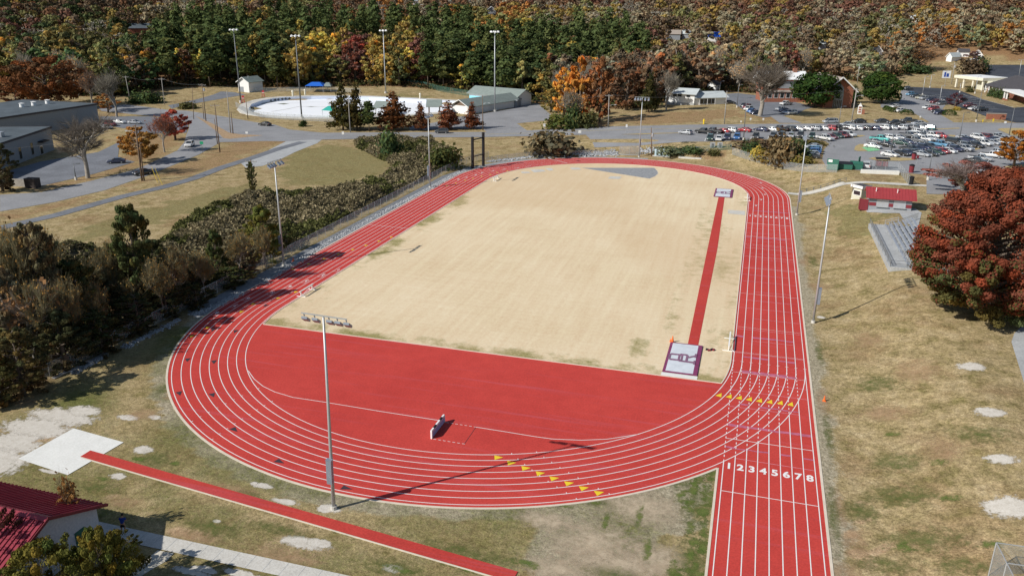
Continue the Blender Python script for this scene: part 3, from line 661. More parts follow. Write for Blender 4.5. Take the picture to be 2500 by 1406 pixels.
for i, (a, b, rx, ry) in enumerate(((1430, 1222, 2.6, .5), (1500, 1205, 2.0, .5), (1380, 1235, 1.5, .4), (1600, 1180, 1.6, .7), (1560, 1260, .5, 2.2), (1480, 1270, .4, 2), (1280, 1375, 2.0, .8), (1150, 1390, 3, .7), (1030, 1345, 3.5, .5), (340, 1120, 1.2, .7), (430, 1130, 1.0, .6), (250, 1170, 1.2, .5), (980, 1392, 1.8, .6), (2290, 1130, 1.2, .8), (2180, 1060, 1.0, .7), (2200, 1340, 1.6, 1.0), (2420, 1330, 1.2, .7), (2320, 1215, 1.4, .8))): patch('lush_grass', a, b, rx, ry, 'greens', .075+.0004*i)
for i, (a, b, rx, ry) in enumerate(((150, 1018, 6, 2.6), (90, 1045, 6, 3), (25, 1085, 5, 3.4), (205, 1003, 3, 1.6), (-20, 1130, 5, 4))): patch('dirt_track', a, b, rx, ry, 'patch', .03+.001*i)
if 0: spx('dirt_track', [(0, 1052), (60, 1020), (120, 1003), (225, 995), (235, 1003), (190, 1030), (165, 1044), (60, 1100), (30, 1125), (0, 1165)], M_['sand'], .018, 2)
# roads, lots and paths
spx('left_road', [(0, 476), (102, 470), (223, 442), (322, 417), (363, 401), (433, 368), (450, 348), (455, 330), (461, 315), (463, 302), (430, 291), (369, 284), (248, 272), (238, 262), (307, 256), (360, 262), (410, 269), (456, 271), (538, 284), (640, 302), (671, 305), (707, 317), (790, 325), (790, 340), (748, 343), (700, 346), (650, 345), (538, 348), (486, 378), (435, 399), (358, 430), (256, 465), (133, 494), (0, 517)], M_['asphalt'], .045, 6)
spx('road', [(770, 325), (953, 324), (1190, 323), (1291, 319), (1457, 311), (1624, 307), (1777, 304.7), (1880, 303.4), (2090, 302), (2270, 299.5), (2500, 301), (2560, 301), (2560, 322), (2400, 321), (2200, 325), (2000, 326), (1662, 324), (1522, 327.7), (1419, 330), (1240, 334), (1055, 336), (953, 338.5), (770, 342)], M_['asphalt'], .07, 6)
spx('grass_median', [(476, 283), (520, 303), (560, 325), (590, 329), (640, 331), (640, 331.5), (560, 340), (545, 338), (530, 322), (500, 300)], mat('median_litter', (.36, .25, .15), .95, var=.3, scale=1.2, fine=6), .06, 5)
spx('side_street', [(445, 258), (560, 238), (600, 232), (570, 226), (540, 224), (520, 232), (470, 246), (410, 258), (420, 266)], M_['asphalt_mid'], .05, 6)
spx('parking_lot', [(1429, 329), (1522, 327), (1662, 323.5), (2000, 322), (2500, 318), (2500, 480), (2262, 474), (2262, 427), (2195, 422), (2099, 417), (2016, 406), (2007, 391), (2013, 364.5), (2025, 352), (2013, 345), (1940, 337.5), (1819, 343.5), (1727, 346.5), (1560, 356), (1452, 361)], M_['asphalt'], .055, 6)
lawn = mat('island_grass', (.40, .31, .15), .95, var=.3, scale=1.2, fine=6)
for px in ([(1515, 329.5), (1560, 327.3), (1662, 325.2), (1662, 326.3), (1560, 329.6)], [(2085, 338), (2085, 331), (2105, 331), (2113, 333), (2092, 336.5)], [(2085, 368), (2088, 358), (2098, 353), (2125, 353), (2143, 360), (2140, 367), (2120, 370), (2095, 370)],
           [(2120, 388), (2135, 385), (2200, 386), (2240, 388), (2238, 391), (2200, 394), (2140, 393)], [(2300, 338), (2312, 330), (2330, 331), (2337, 333.5), (2312, 339)], [(2275, 316), (2340, 313), (2345, 315), (2280, 318)], [(2435, 317), (2445, 314), (2500, 313.5), (2500, 335), (2470, 332)],
           [(2452, 408), (2480, 402), (2500, 402), (2500, 440), (2462, 432), (2456, 420)], [(2375, 364), (2390, 362), (2394, 365), (2378, 368)]):
    spx('grass_island', px, lawn, .11, 8)
spx('church_drive', [(1903, 301), (1958, 301), (1918, 286), (1903, 280), (1880, 284)], M_['asphalt'], .06, 6)
spx('church_lot', [(1745, 232), (1800, 228), (1900, 240), (1990, 262), (1965, 268), (1945, 280), (1905, 284), (1880, 286), (1865, 288), (1830, 279), (1805, 262), (1790, 252), (1760, 250)], M_['asphalt_mid'], .05, 6)
spx('side_drive', [(2200, 222), (2208, 219), (2240, 232), (2310, 255), (2300, 268), (2295, 280), (2328, 299), (2270, 299.5), (2244, 284), (2231, 277), (2205, 262), (2150, 263), (2150, 254), (2195, 250)], M_['asphalt'], .05, 6)
spx('dark_lot', [(2205, 219), (2225, 213), (2290, 216), (2340, 221), (2399, 243), (2474, 264), (2500, 262), (2620, 262), (2620, 302), (2480, 300), (2405, 284), (2359, 267), (2311, 254), (2240, 232)], M_['asphalt_dark'], .07, 6)
spx('dark_lot', [(2408, 159), (2620, 159), (2620, 192), (2446, 192), (2372, 192)], M_['asphalt_dark'], .08, 6)
spx('pool_lot', [(1000, 309), (1060, 300), (1120, 286), (1150, 283), (1240, 268), (1286, 256), (1312, 253), (1347, 282), (1342, 294), (1262, 302), (1288, 320), (1190, 325), (1180, 316), (1100, 315), (1000, 320)], M_['asphalt'], .05, 6)
spx('school_lot', [(20, 418), (100, 395), (240, 372), (285, 350), (330, 318), (245, 305), (245, 285), (369, 285), (461, 303), (455, 325), (400, 326), (330, 330), (292, 345), (288, 385), (330, 396), (230, 425), (100, 455), (40, 450)], M_['asphalt_mid'], .05, 6)
bp = [tuple(at(a, b))[:2] for a, b in ((-60, 566), (0, 557), (60, 543), (140, 525), (210, 505), (300, 480), (400, 457), (470, 437), (540, 410), (610, 388), (680, 364), (740, 347))]
bp = [tuple(Vector(bp[i]).lerp(Vector(bp[i+1]), j/4)) for i in range(len(bp)-1) for j in range(4)]+[bp[-1]]
sheet('bike_path', strip(bp, 3.2), M_['asphalt_mid'], .06, 6)
spx('gravel_apron', [(585, 396), (640, 375), (700, 345), (790, 338), (775, 350), (720, 372), (680, 392), (640, 406), (600, 410)], M_['concrete_grey'], .035, 5)
spx('path', [(1925, 470), (1955, 473), (2010, 462), (2060, 447), (2080, 445), (2200, 448), (2262, 452), (2262, 456), (2200, 453), (2080, 450), (2062, 452), (2012, 467), (1956, 478), (1922, 474)], M_['concrete'], .06, 2)
spx('concrete_apron', [(2104, 506), (2118, 519), (2160, 521), (2196, 521), (2212, 545), (2240, 560), (2250, 520), (2235, 510)], M_['concrete_grey'], .05, 2)
spx('sidewalk', [(2469, 835), (2476, 815), (2500, 790), (2560, 780), (2560, 1000), (2520, 960), (2500, 935)], M_['concrete_grey'], .05, 2)
spx('parking_paint', [(2103, 361), (2130, 360), (2150, 368), (2120, 371)], mat('green_paint', (.2, .5, .25), .8), .12, 3)
# stall lines on the dark lot
mb = MB()
for a, b, c_, d_ in [(2240+i*11, 238+i*4.0, 2300+i*10, 232+i*4.3) for i in range(6)] + [(2330+i*9.5, 244+i*3.6, 2372+i*11.5, 240+i*4.4) for i in range(7)] + [(2388+i*8, 274+i*4, 2424+i*9, 274+i*4) for i in range(3)]:
    p_, q_ = at(a, b), at(c_, d_); flat(mb, [tuple(p_)[:2], tuple(q_)[:2]], .14, 0)
    for k in range(1, 5): v_ = mb.v[-k]; mb.v[-k] = (v_[0], v_[1], H(v_[0], v_[1])+.085)
mb.build('stall_lines', M_['white'], bpy.data.objects['dark_lot'])
mb = MB(); p_, q_ = at(2350, 232), at(2474, 263); flat(mb, [tuple(p_)[:2], tuple(q_)[:2]], .2, p_.z+.09); mb.build('curb_line', M_['white'], bpy.data.objects['dark_lot'])
mb = MB()
rl = [at(900, 330), at(1100, 329), at(1260, 327), at(1420, 321), at(1560, 317), at(1700, 314.5), at(1850, 312), at(2000, 311)]
for k in range(len(rl)-1):
    for j in range(10):
        a_ = rl[k].lerp(rl[k+1], j/10); b_ = rl[k].lerp(rl[k+1], (j+1)/10); za = H(a_.x, a_.y)+.10; zb = H(b_.x, b_.y)+.10
        d_ = (b_-a_).normalized(); nn = Vector((-d_.y, d_.x, 0))*.09
        mb.add([(a_.x+nn.x, a_.y+nn.y, za), (a_.x-nn.x, a_.y-nn.y, za), (b_.x-nn.x, b_.y-nn.y, zb), (b_.x+nn.x, b_.y+nn.y, zb)], [(0, 1, 2, 3)])
mb.build('centre_line', M_['yellow'], bpy.data.objects['road'])
# ---------------------------------------------------------------- the drained pool
pt = thing('swimming_pool', 'large drained oval swimming pool, white inside, with a concrete deck round it', 'swimming pool', (0, 0, 0))
sheet('pool_floor', pool_rim, M_['poolfloor'], 0, parent=pt, zfun=lambda x, y: -1.35)
mb = MB(); n = len(pool_rim)
mb.add([(x, y, -1.35) for x, y in pool_rim]+[(x, y, .12) for x, y in pool_rim], [(i, (i+1) % n, n+(i+1) % n, n+i) for i in range(n)]); mb.build('pool_wall', M_['poolwall'], pt)
deck = grow(pool_rim, 4.5)
mb.v = []; mb.f = []; mb.mi = []
mb.add([(x, y, .12) for x, y in pool_rim]+[(x, y, .12) for x, y in deck]+[(x, y, -.3) for x, y in deck], [(i, (i+1) % n, n+(i+1) % n, n+i) for i in range(n)]+[(n+i, n+(i+1) % n, 2*n+(i+1) % n, 2*n+i) for i in range(n)])
mb.build('pool_deck', M_['concrete'], pt)
# dark crosses on the shaded back wall
for px, py in ((662, 239.6), (671, 238.8), (679.5, 238), (688.5, 237.2), (697, 236.3), (705, 235.5)):
    bst = None
    for i in range(n):
        a = Vector(pool_rim[i]); b = Vector(pool_rim[(i+1) % n])
        for k in range(20):
            q = a.lerp(b, k/20); e = abs(proj((q.x, q.y, -.5))[0]-px) + (0 if q.y > _c.y else 1e3)
            if bst is None or e < bst[0]: bst = (e, q, (b-a).normalized())
    _, q, d_ = bst; nn = Vector((-d_.y, d_.x))
    if (Vector(_c)-q).dot(nn) < 0: nn = -nn
    q = q+nn*.03; mb = MB(); a_ = math.atan2(d_.y, d_.x); mb.box((q.x, q.y, -.62), (1.5, .03, .4), a_); mb.box((q.x, q.y, -.62), (.4, .045, 1.0), a_); mb.build('wall_cross', M_['black'], pt)
for px in ([(677, 254), (692, 252.6), (707, 254), (692, 255.6)], [(745, 261), (760, 260), (775, 261), (760, 262)]):
    qs = [CP+ray(*p_)*((-1.34-CP.z)/ray(*p_).z) for p_ in px]; MB().add([(q.x, q.y, -1.34) for q in qs], [(0, 1, 2, 3)]).build('puddle', mat('algae_puddle', (.22, .24, .16), .3), pt)
sp_ = [CP+ray(*p_)*((-1.34-CP.z)/ray(*p_).z) for p_ in ((663, 273), (700, 267), (731, 260.5), (770, 261.3), (805, 262))]
mb = MB(); flat(mb, [(q.x, q.y) for q in sp_], .8, -1.335); mb.build('floor_seam', mat('pool_seam', (.5, .5, .47), .7), pt)
# ================================================================ poles
def vec(p): return Vector(p)
def light_pole(base, h, rz, lean, label, group, box=True):
    t = thing('light_pole', label, 'light pole', base, rz, group); t.rotation_euler = (0, lean, rz)
    MB().tube([(0, 0, 0), (0, 0, h*.5), (0, 0, h-.1)], [.17, .13, .09], 12).build('pole', M_['galv'], t, smooth=True)
    MB().tube([(0, 0, -.3), (0, 0, .35)], [.30, .27], 12).build('footing', M_['concrete'], t)
    MB().box((0.05, 0, h), (4.1, .08, .09)).build('crossarm', M_['galv'], t)
    for x in (-1.8, -.85, .45, 1.2, 2.0):
        m_ = MB(); m_.bar((x, 0, h), (x, .12, h-.28), .07)
        m_.add([(x-.25, .05, h-.30), (x+.25, .05, h-.30), (x+.25, .62, h-.72), (x-.25, .62, h-.72), (x-.26, .0, h-.50), (x+.26, .0, h-.50), (x+.28, .52, h-.92), (x-.28, .52, h-.92)], [(0, 1, 2, 3), (4, 7, 6, 5), (0, 4, 5, 1), (2, 6, 7, 3), (0, 3, 7, 4), (1, 5, 6, 2)])
        f_ = m_.build('floodlight', M_['lampface'], t)
        MB().add([(x-.22, .67, h-.76), (x+.22, .67, h-.76), (x+.25, .56, h-.92), (x-.25, .56, h-.92)], [(0, 1, 2, 3)]).build('lens', M_['lensglass'], f_)
    if box:
        m_ = MB(); m_.box((0, -.34, 4.0), (.50, .36, 2.3)); m_.box((0, -.34, 5.2), (.56, .42, .06)); m_.build('control_box', M_['lampface'], t)
    return t
lp = [((815, 1242), 770, 0, 'tall galvanised floodlight pole standing beside the near bend, closest to the camera'),
      ((693, 650), 393, PI/2*-1, 'galvanised floodlight pole beside the back straight in front of the vine-covered trees'),
      ((1050, 458), 278, -PI/2, 'slim floodlight pole at the far end of the back straight, by the brush edge'),
      ((1985, 788), 480, PI/2, 'leaning floodlight pole on the lawn just right of the home straight, nearest the red tree'),
      ((1945, 525), 330, PI/2, 'floodlight pole beside the home straight at the start of the steps'),
      ((1560, 384), 238, PI, 'floodlight pole standing behind the far bend of the track')]
for b, ty, rz, lb in lp:
    B = at(*b); light_pole(B, height(B, ty), rz, .022 if b[0] == 815 else 0, lb, 'floodlight poles round the track')
POOLP = []
for b, ty, lb in (((588, 250), 73, 'very tall steel light mast beside the white pump shed, leftmost of the pool masts'), ((737, 290), 88, 'very tall steel light mast in front of the drained pool'),
                  ((942, 228), 75, 'very tall light mast on the green slope behind the pool'), ((1208, 273), 78, 'very tall light mast on a concrete foot beside the grey roofed bathhouse')):
    B = at(*b); h = height(B, ty); t = thing('light_mast', lb, 'light mast', B, 0, 'tall masts round the pool')
    MB().tube([(0, 0, 0), (0, 0, h*.5), (0, 0, h)], [.30, .24, .15], 10).build('pole', M_['galv_dark'] if ty in (73, 88) else M_['galv'], t, smooth=True)
    MB().tube([(0, 0, -.3), (0, 0, .7)], [.75, .75], 10).build('footing', M_['concrete'], t)
    m_ = MB(); m_.tube([(1.5*math.cos(a*PI/5), 1.5*math.sin(a*PI/5), h) for a in range(11)], .07, 6); m_.build('lamp_ring', M_['galv'], t)
    for k in range(6):
        a = k*PI/3; m_ = MB(); m_.lathe((1.6*math.cos(a), 1.6*math.sin(a), h-.2), [(.05, .55), (.28, .45), (.5, -.1), (.0, -.12)], 10); m_.build('floodlight', M_['white'], t)
def wire(p, q, label, sag=1.2, r=.022, parent=None):
    pts = [vec(p).lerp(vec(q), i/14)-Vector((0, 0, sag*4*(i/14)*(1-i/14))) for i in range(15)]
    c_ = pts[0].copy(); o = MB().tube([p_-c_ for p_ in pts], r, 4).build('power_line', M_['galv_dark']); o.location = c_
    return tag(o, label, 'power line', 'overhead lines')
def upole(b, tp, label, m_='wood', arm=1, tr=False, lamp=0, rad=.15, name='utility_pole'):
    B = at(*b); h = height(B, tp[1]); T = B+Vector((0, 0, h)); dx = (tp[0]-proj(T)[0])*pxm(T); d = Vector((RT.x, RT.y, 0)).normalized()*dx
    t = thing(name, label, name.replace('_', ' '), B, 0, None); top = Vector((d.x, d.y, h))
    MB().tube([(0, 0, -.2), top*.5, top], [rad*1.25, rad, rad*.75], 8).build('pole', M_[m_], t, smooth=True)
    ux = Vector((RT.x, RT.y, 0)).normalized()
    if arm:
        m2 = MB()
        for k in range(arm):
            c_ = top-Vector((0, 0, .5+.9*k)); m2.bar(c_-ux*1.3, c_+ux*1.3, .13)
            for s in (-1.2, -.5, .5, 1.2): m2.bar(c_+ux*s, c_+ux*s+Vector((0, 0, .28)), .09)
        m2.build('crossarm', M_['wood_grey'], t)
    if tr: MB().lathe(top-Vector((0, 0, 2.6))+ux*.5, [(0, -.05), (.34, 0), (.34, .95), (0, 1.05)], 10).build('transformer', M_['alum'], t)
    if lamp:
        c_ = top-Vector((0, 0, abs(lamp)-1)); s = 1 if lamp > 0 else -1; m2 = MB(); m2.tube([c_, c_+ux*s*1.0+Vector((0, 0, .5)), c_+ux*s*2.0+Vector((0, 0, .55))], .045, 6); m2.box(c_+ux*s*2.3+Vector((0, 0, .52)), (.75, .35, .16)); m2.build('street_lamp', M_['alum'], t)
    return B+top
U = {}
for k, b, tp, lb, kw in (
    ('a', (1485, 311), (1487, 231), 'wooden utility pole with a lamp bracket in front of the orange trees', dict(m_='wood_grey', arm=1, lamp=5)),
    ('b', (1591, 381), (1590, 312), 'dark wooden pole with a meter box by the gate behind the far bend', dict(arm=0, tr=True)),
    ('c', (1768, 303), (1775, 223), 'pale wooden pole on the lawn at the right end of the white house', dict(m_='wood_grey', arm=0)),
    ('d', (2079, 296), (2092, 216), 'thick grey utility pole with crossarms at the corner of the church lawn', dict(m_='wood_grey', arm=1, lamp=4, rad=.2)),
    ('e', (2093, 204), (2098, 156), 'utility pole with a white transformer between the two big magnolias', dict(m_='wood_grey', arm=1, tr=True, lamp=3.5)),
    ('f', (319, 251), (306, 186), 'grey utility pole behind the bare tree by the school, leftmost of three', dict(m_='wood_grey', arm=1)),
    ('g', (402, 256), (394, 191), 'grey utility pole at the bend where the side street leaves the road', dict(m_='wood_grey', arm=1)),
    ('h', (503, 296), (493, 205), 'brown utility pole with a transformer on the strip left of the intersection', dict(arm=1, tr=True)),
    ('i', (498, 291), (494, 252), 'short dark stub pole touching the taller brown pole left of the intersection', dict(arm=0, rad=.12)),
    ('j', (537, 372), (524, 254), 'brown utility pole with a crossarm on the litter strip right of the curved road', dict(arm=1)),
    ('k', (531, 352), (523.5, 291), 'short brown stub pole beside the brown utility pole by the curved road', dict(arm=0, rad=.12)),
    ('l', (563, 325), (554, 222), 'pale concrete pole standing in the median of the intersection', dict(m_='wood_grey', arm=0)),
    ('m', (569, 327), (564, 274), 'short black pole right beside the pale concrete pole in the median', dict(arm=0, rad=.14)),
    ('n', (605.5, 290.6), (600, 242), 'thin brown pole at the left end of the pool fence', dict(arm=0, rad=.12)),
    ('o', (347, 442), (330, 305), 'tall brown utility pole beside the black car on the curved road', dict(arm=1, rad=.18, lamp=-3)),
    ('p', (352, 441), (341, 352), 'brown bracing pole leaning against the tall pole by the curved road', dict(arm=0, rad=.14)),
    ('q', (855.5, 324), (849.6, 231.7), 'pale utility pole with a transformer in front of the twin conifers', dict(m_='wood_grey', arm=0, tr=True)),
    ('r', (1179, 318.7), (1178, 234), 'brown utility pole at the pool driveway beside the last rusty conifer', dict(arm=0, lamp=4)),
    ('s', (473, 292), (469, 213), 'slender brown pole on the grass between the side street and the road', dict(arm=0, rad=.1)),
    ('t', (2323, 205.8), (2331, 153), 'utility pole with three crossarms and transformers at the edge of the open grass', dict(m_='wood_grey', arm=3, tr=True)),
    ('u', (2352, 172), (2361, 136), 'thin wooden pole among the brush in front of the white houses', dict(arm=0, rad=.12)),
    ('v', (1664, 226), (1650, 120), 'slim pale trunk-like pole rising from the wood behind the white house', dict(m_='wood_grey', arm=0, rad=.12)),
    ('w', (616, 474), (612, 390), 'short pole smothered in green vine on the lawn left of the brush', dict(arm=1, rad=.16))):
    U[k] = upole(b, tp, lb, **kw)
wire(U['f'], U['g'], 'overhead lines between the two leftmost grey utility poles'); wire(U['g'], U['h'], 'overhead lines from the grey pole at the side street to the brown transformer pole')
wire(U['h'], U['l'], 'overhead line crossing the intersection to the pale concrete pole'); wire(U['j'], U['o'], 'overhead line hanging above the litter strip beside the curved road', 2)
wire(U['l'], U['q'], 'overhead line running in front of the drained pool', 2); wire(U['a'], U['r'], 'overhead line from the orange trees to the pool driveway', 2)
wire(U['c'], U['d'], 'overhead line above the church lawn', 1.5); wire(U['a'], U['c'], 'overhead line in front of the white house', 1.5); wire(U['d'], U['t'], 'overhead line right of the big magnolia', 2)
q = at(-60, 460); wire(U['o'], q+Vector((0, 0, 9)), 'overhead line crossing the school lot to the left edge', 1.5)
# guy wires
for b, lb in (((385, 446), 'yellow guard on the guy wire right of the tall pole, nearer the road'), ((397, 452), 'yellow guard on the guy wire right of the tall pole, nearer the bike path')):
    B = at(*b); o = MB().bar((0, 0, 0), (U['o']-B)*.28, .06).build('guy_guard', M_['yellow']); o.location = B; tag(o, lb, 'guy wire guard', 'guy guards by the tall pole')
# parking lot lamp posts
def lamp_post(b, tp, label, m_='galv_dark', heads=(1,), group='lamp posts of the lots', rad=.11, curved=False):
    B = at(*b); h = height(B, tp[1]); T = B+Vector((0, 0, h)); dx = (tp[0]-proj(T)[0])*pxm(T); ux = Vector((RT.x, RT.y, 0)).normalized()
    t = thing('lamp_post', label, 'lamp post', B, 0, group); top = ux*dx+Vector((0, 0, h))
    MB().tube([(0, 0, .5), top*.5, top], [rad*1.3, rad, rad*.7], 8).build('pole', M_[m_], t, smooth=True)
    MB().tube([(0, 0, -.1), (0, 0, .8)], [.33, .3], 10).build('footing', M_['concrete'], t)
    for s in heads:
        m2 = MB(); e = top+ux*s*.9+Vector((0, 0, .15)); m2.bar(top, e, .07); m2.box(e+ux*s*.3, (.8, .42, .18), math.atan2(ux.y, ux.x)); m2.build('lamp_head', M_[m_ if m_ != 'galv' else 'alum'], t)
for b, tp, lb, kw in (
    ((1815, 343), (1823, 240), 'dark lamp post at the near edge of the lot beside the blue car', {}),
    ((2046, 320), (2054, 261), 'dark lamp post rising through the front row beside the black pickup', {}),
    ((2174.5, 380), (2185, 301), 'dark lamp post by the black sedan in the middle rows, left of the white sedan', {}),
    ((2340, 352), (2354, 276), 'lamp post with a dark head in the aisle beside the large black SUV', {}),
    ((2265, 440), (2277, 366), 'lamp post on the walkway left of the red tree', {}),
    ((2462, 338), (2477, 264), 'lamp post at the far right corner of the lot behind the orange tree', {}),
    ((2383, 298), (2398, 221), 'thin dark lamp post in the verge left of the brick sign', {}),
    ((2252, 233), (2259, 188), 'pale lamp post among the pickups on the left side of the dark lot', dict(m_='galv')),
    ((2293, 254), (2300, 210), 'pale lamp post beside the grey car on the dark lot', dict(m_='galv')),
    ((2343, 227), (2346, 204), 'short pale lamp post behind the purple tree', dict(m_='galv')),
    ((2380, 229), (2388, 187), 'pale lamp post in front of the cream bank canopy', dict(m_='galv')),
    ((2270, 215), (2275, 184), 'pale curved lamp post at the back of the dark lot', dict(m_='galv')),
    ((2487, 190), (2494, 147), 'pale six-arm lamp post at the right edge of the upper lot', dict(m_='galv', heads=(1, -1))),
    ((1799, 263), (1804, 208), 'slim dark lamp post at the corner of the church lot beside the white house', {}),
    ((1756, 226), (1760, 199), 'street lamp beside the small white shed under the trees', dict(m_='galv')),
    ((186, 440), (179, 401), 'short dark lamp post in the school lot left of the bare tree', {}),
    ((122, 312), (115, 268), 'dark lamp post in front of the flat grey roof', {})):
    lamp_post(b, tp, lb, **kw)
# ================================================================ vehicles
def wheels(t, L_, W_, r, wb):
    for sx in (1, -1):
        for sy in (1, -1):
            x = sx*wb/2; y = sy*(W_/2-.10)
            w_ = MB().tube([(x, y-.12, r), (x, y+.12, r)], r, 14).build('wheel', M_['rubber'], t)
            MB().tube([(x, y+sy*.122, r), (x, y+sy*.13, r)], r*.62, 10).build('rim', M_['rim'], w_)
def prof(mb, pts, y0, y1, inset=.0):
    n = len(pts); A = [(x, y0, z) for x, z in pts]; B_ = [(x, y1, z) for x, z in pts]
    mb.add(A+B_, [tuple(range(n)), tuple(range(2*n-1, n-1, -1))]+[(i, n+i, n+(i+1) % n, (i+1) % n) for i in range(n)])
def bevelled(mb, name, m_, t, w_=.07):
    me = mb.mesh(name, m_); bm = bmesh.new(); bm.from_mesh(me)
    es = [e for e in bm.edges if len(e.link_faces) == 2 and e.calc_face_angle(0) > .9]
    bmesh.ops.bevel(bm, geom=es, offset=w_, segments=2, profile=.6, affect='EDGES'); bm.to_mesh(me); bm.free()
    me.polygons.foreach_set('use_smooth', [True]*len(me.polygons)); o = link(name, me, t); return o
def cabin(mb, x0, x1, x2, x3, z0, z1, w0, w1):
    v_ = [(x0, -w0, z0), (x3, -w0, z0), (x3, w0, z0), (x0, w0, z0), (x1, -w1, z1), (x2, -w1, z1), (x2, w1, z1), (x1, w1, z1)]
    mb.add(v_, [(3, 2, 1, 0), (4, 5, 6, 7), (0, 1, 5, 4), (1, 2, 6, 5), (2, 3, 7, 6), (3, 0, 4, 7)])
def car(kind, name, cat):
    t = thing(name, 'proto', cat)
    if kind == 'sedan':
        L_, W_, r, wb = 4.75, 1.84, .33, 2.75; body = [(-2.37, .32), (-2.37, .78), (-2.30, .98), (-1.55, 1.02), (.85, .98), (1.9, .84), (2.30, .70), (2.37, .50), (2.34, .26), (-2.3, .24)]
        cb = (-1.95, -1.05, .25, 1.15, .96, 1.44, .86, .62)
    elif kind == 'hatch':
        L_, W_, r, wb = 4.3, 1.8, .33, 2.6; body = [(-2.15, .32), (-2.15, .95), (-2.05, 1.02), (.85, .98), (1.75, .86), (2.08, .70), (2.15, .5), (2.12, .26), (-2.1, .24)]
        cb = (-2.08, -1.55, .2, 1.1, .98, 1.50, .85, .64)
    elif kind == 'suv':
        L_, W_, r, wb = 4.75, 1.92, .38, 2.8; body = [(-2.37, .38), (-2.37, 1.05), (-2.3, 1.14), (.95, 1.12), (2.0, 1.03), (2.33, .86), (2.37, .5), (2.33, .34), (-2.3, .32)]
        cb = (-2.28, -1.95, .35, 1.15, 1.08, 1.72, .90, .70)
    elif kind == 'van':
        L_, W_, r, wb = 5.1, 2.0, .36, 3.05; body = [(-2.55, .34), (-2.55, 1.05), (-2.5, 1.12), (1.3, 1.08), (2.2, .92), (2.5, .72), (2.55, .45), (2.5, .28), (-2.5, .28)]
        cb = (-2.5, -2.25, .75, 1.75, 1.06, 1.76, .95, .76)
    else:
        L_, W_, r, wb = 5.8, 2.02, .41, 3.6; body = [(-2.9, .52), (-2.9, 1.08), (-.75, 1.10), (-.7, 1.14), (1.35, 1.14), (2.6, 1.08), (2.86, .92), (2.9, .55), (2.85, .42), (-2.85, .44)]
        cb = (-.72, -.55, .75, 1.45, 1.10, 1.82, .94, .74)
    mb = MB(); prof(mb, body, -W_/2, W_/2); o = bevelled(mb, 'body', M_['paint'], t, .09); o['paint'] = 1
    x0, x1, x2, x3, z0, z1, w0, w1 = cb
    mb = MB(); cabin(mb, x0, x1, x2, x3, z0, z1-.03, w0, w1); mb.build('windows', M_['glass'], t)
    mb = MB(); cabin(mb, x1-.10, x1+.02, x2-.02, x2+.10, z1-.07, z1+.02, w1+.045, w1-.03)
    for sy in (-1, 1):    # pillars
        mb.bar((x0+.03, sy*(w0-.02), z0), (x1, sy*w1, z1-.03), .09); mb.bar((x3-.03, sy*(w0-.02), z0), (x2, sy*w1, z1-.03), .09); xm = (x1+x2)/2-.05; mb.bar((xm, sy*(w0+.005), z0), (xm, sy*(w1+.01), z1-.03), .09)
        if kind in ('suv', 'van'): mb.bar((x1+.55, sy*(w0+.005), z0), (x1+.5, sy*(w1+.01), z1-.03), .09)
    o = mb.build('roof', M_['paint'], t); o['paint'] = 1
    if kind == 'pickup':
        MB().b(-2.78, -.88, -W_/2+.14, W_/2-.14, 1.075, 1.104).build('truck_bed', M_['rubber'], t)
    wheels(t, L_, W_, r, wb)
    for sy in (-1, 1):
        MB().box((L_/2-.05, sy*(W_/2-.28), .72 if kind != 'pickup' else .88), (.13, .36, .17)).build('headlight', M_['head'], t)
        MB().box((-L_/2+.02, sy*(W_/2-.16), .86), (.09, .24, .24)).build('taillight', M_['tail'], t)
        MB().box((x3-.25, sy*(W_/2+.06), z0+.08), (.12, .18, .13)).build('mirror', M_['black'], t)
    return t
CARN = {'sedan': ('parked_sedan', 'car'), 'hatch': ('parked_hatchback', 'car'), 'suv': ('parked_suv', 'SUV'), 'van': ('parked_minivan', 'minivan'), 'pickup': ('pickup_truck', 'pickup truck')}
PROTO = {}; USED = {}
PC = {'white': (.82, .82, .80), 'silver': (.44, .46, .48), 'grey': (.16, .17, .18), 'dark grey': (.06, .065, .07), 'black': (.012, .012, .014), 'navy': (.015, .025, .08), 'red': (.42, .02, .03), 'dark red': (.19, .015, .025),
      'blue': (.03, .16, .45), 'light blue': (.12, .33, .52), 'turquoise': (.10, .52, .48), 'dark green': (.02, .07, .055), 'teal': (.03, .20, .19), 'tan': (.42, .40, .30)}
WORD = {'sedan': 'sedan', 'hatch': 'hatchback', 'suv': 'SUV', 'van': 'minivan', 'pickup': 'pickup truck'}
def put_car(px, py, kind, col, d, label, group=None, moving=False, flip=0):
    a = at(px-d[0]*.5, py-d[1]*.5); b = at(px+d[0]*.5, py+d[1]*.5); rz = math.atan2(b.y-a.y, b.x-a.x)
    B = at(px, py); B += Vector((FW.x, FW.y, 0)).normalized()*.9; B.z = H(B.x, B.y)+.065
    nm, cat = CARN[kind]
    if moving: nm = {'sedan': 'moving_sedan', 'suv': 'moving_suv', 'van': 'moving_minivan', 'pickup': 'moving_pickup', 'hatch': 'moving_hatchback'}[kind]
    if kind not in PROTO:
        PROTO[kind] = car(kind, CARN[kind][0], CARN[kind][1]); r = PROTO[kind]
        for ch in r.children:
            if ch.get('paint'): ch.color = (*PC[col], 1)
        r.location = B; r.rotation_euler = (0, 0, rz); r['label'] = label
        if group: r['group'] = group
    else: r = copytree(PROTO[kind], B, rz, None, label, group, (*PC[col], 1))
    r.name = nm
    n_ = (H(B.x+1.5*math.cos(rz), B.y+1.5*math.sin(rz))-H(B.x-1.5*math.cos(rz), B.y-1.5*math.sin(rz)))/3
    r.rotation_euler = (0, -math.atan(n_), rz)
    if not group and 'group' in r.keys(): del r['group']
    return r
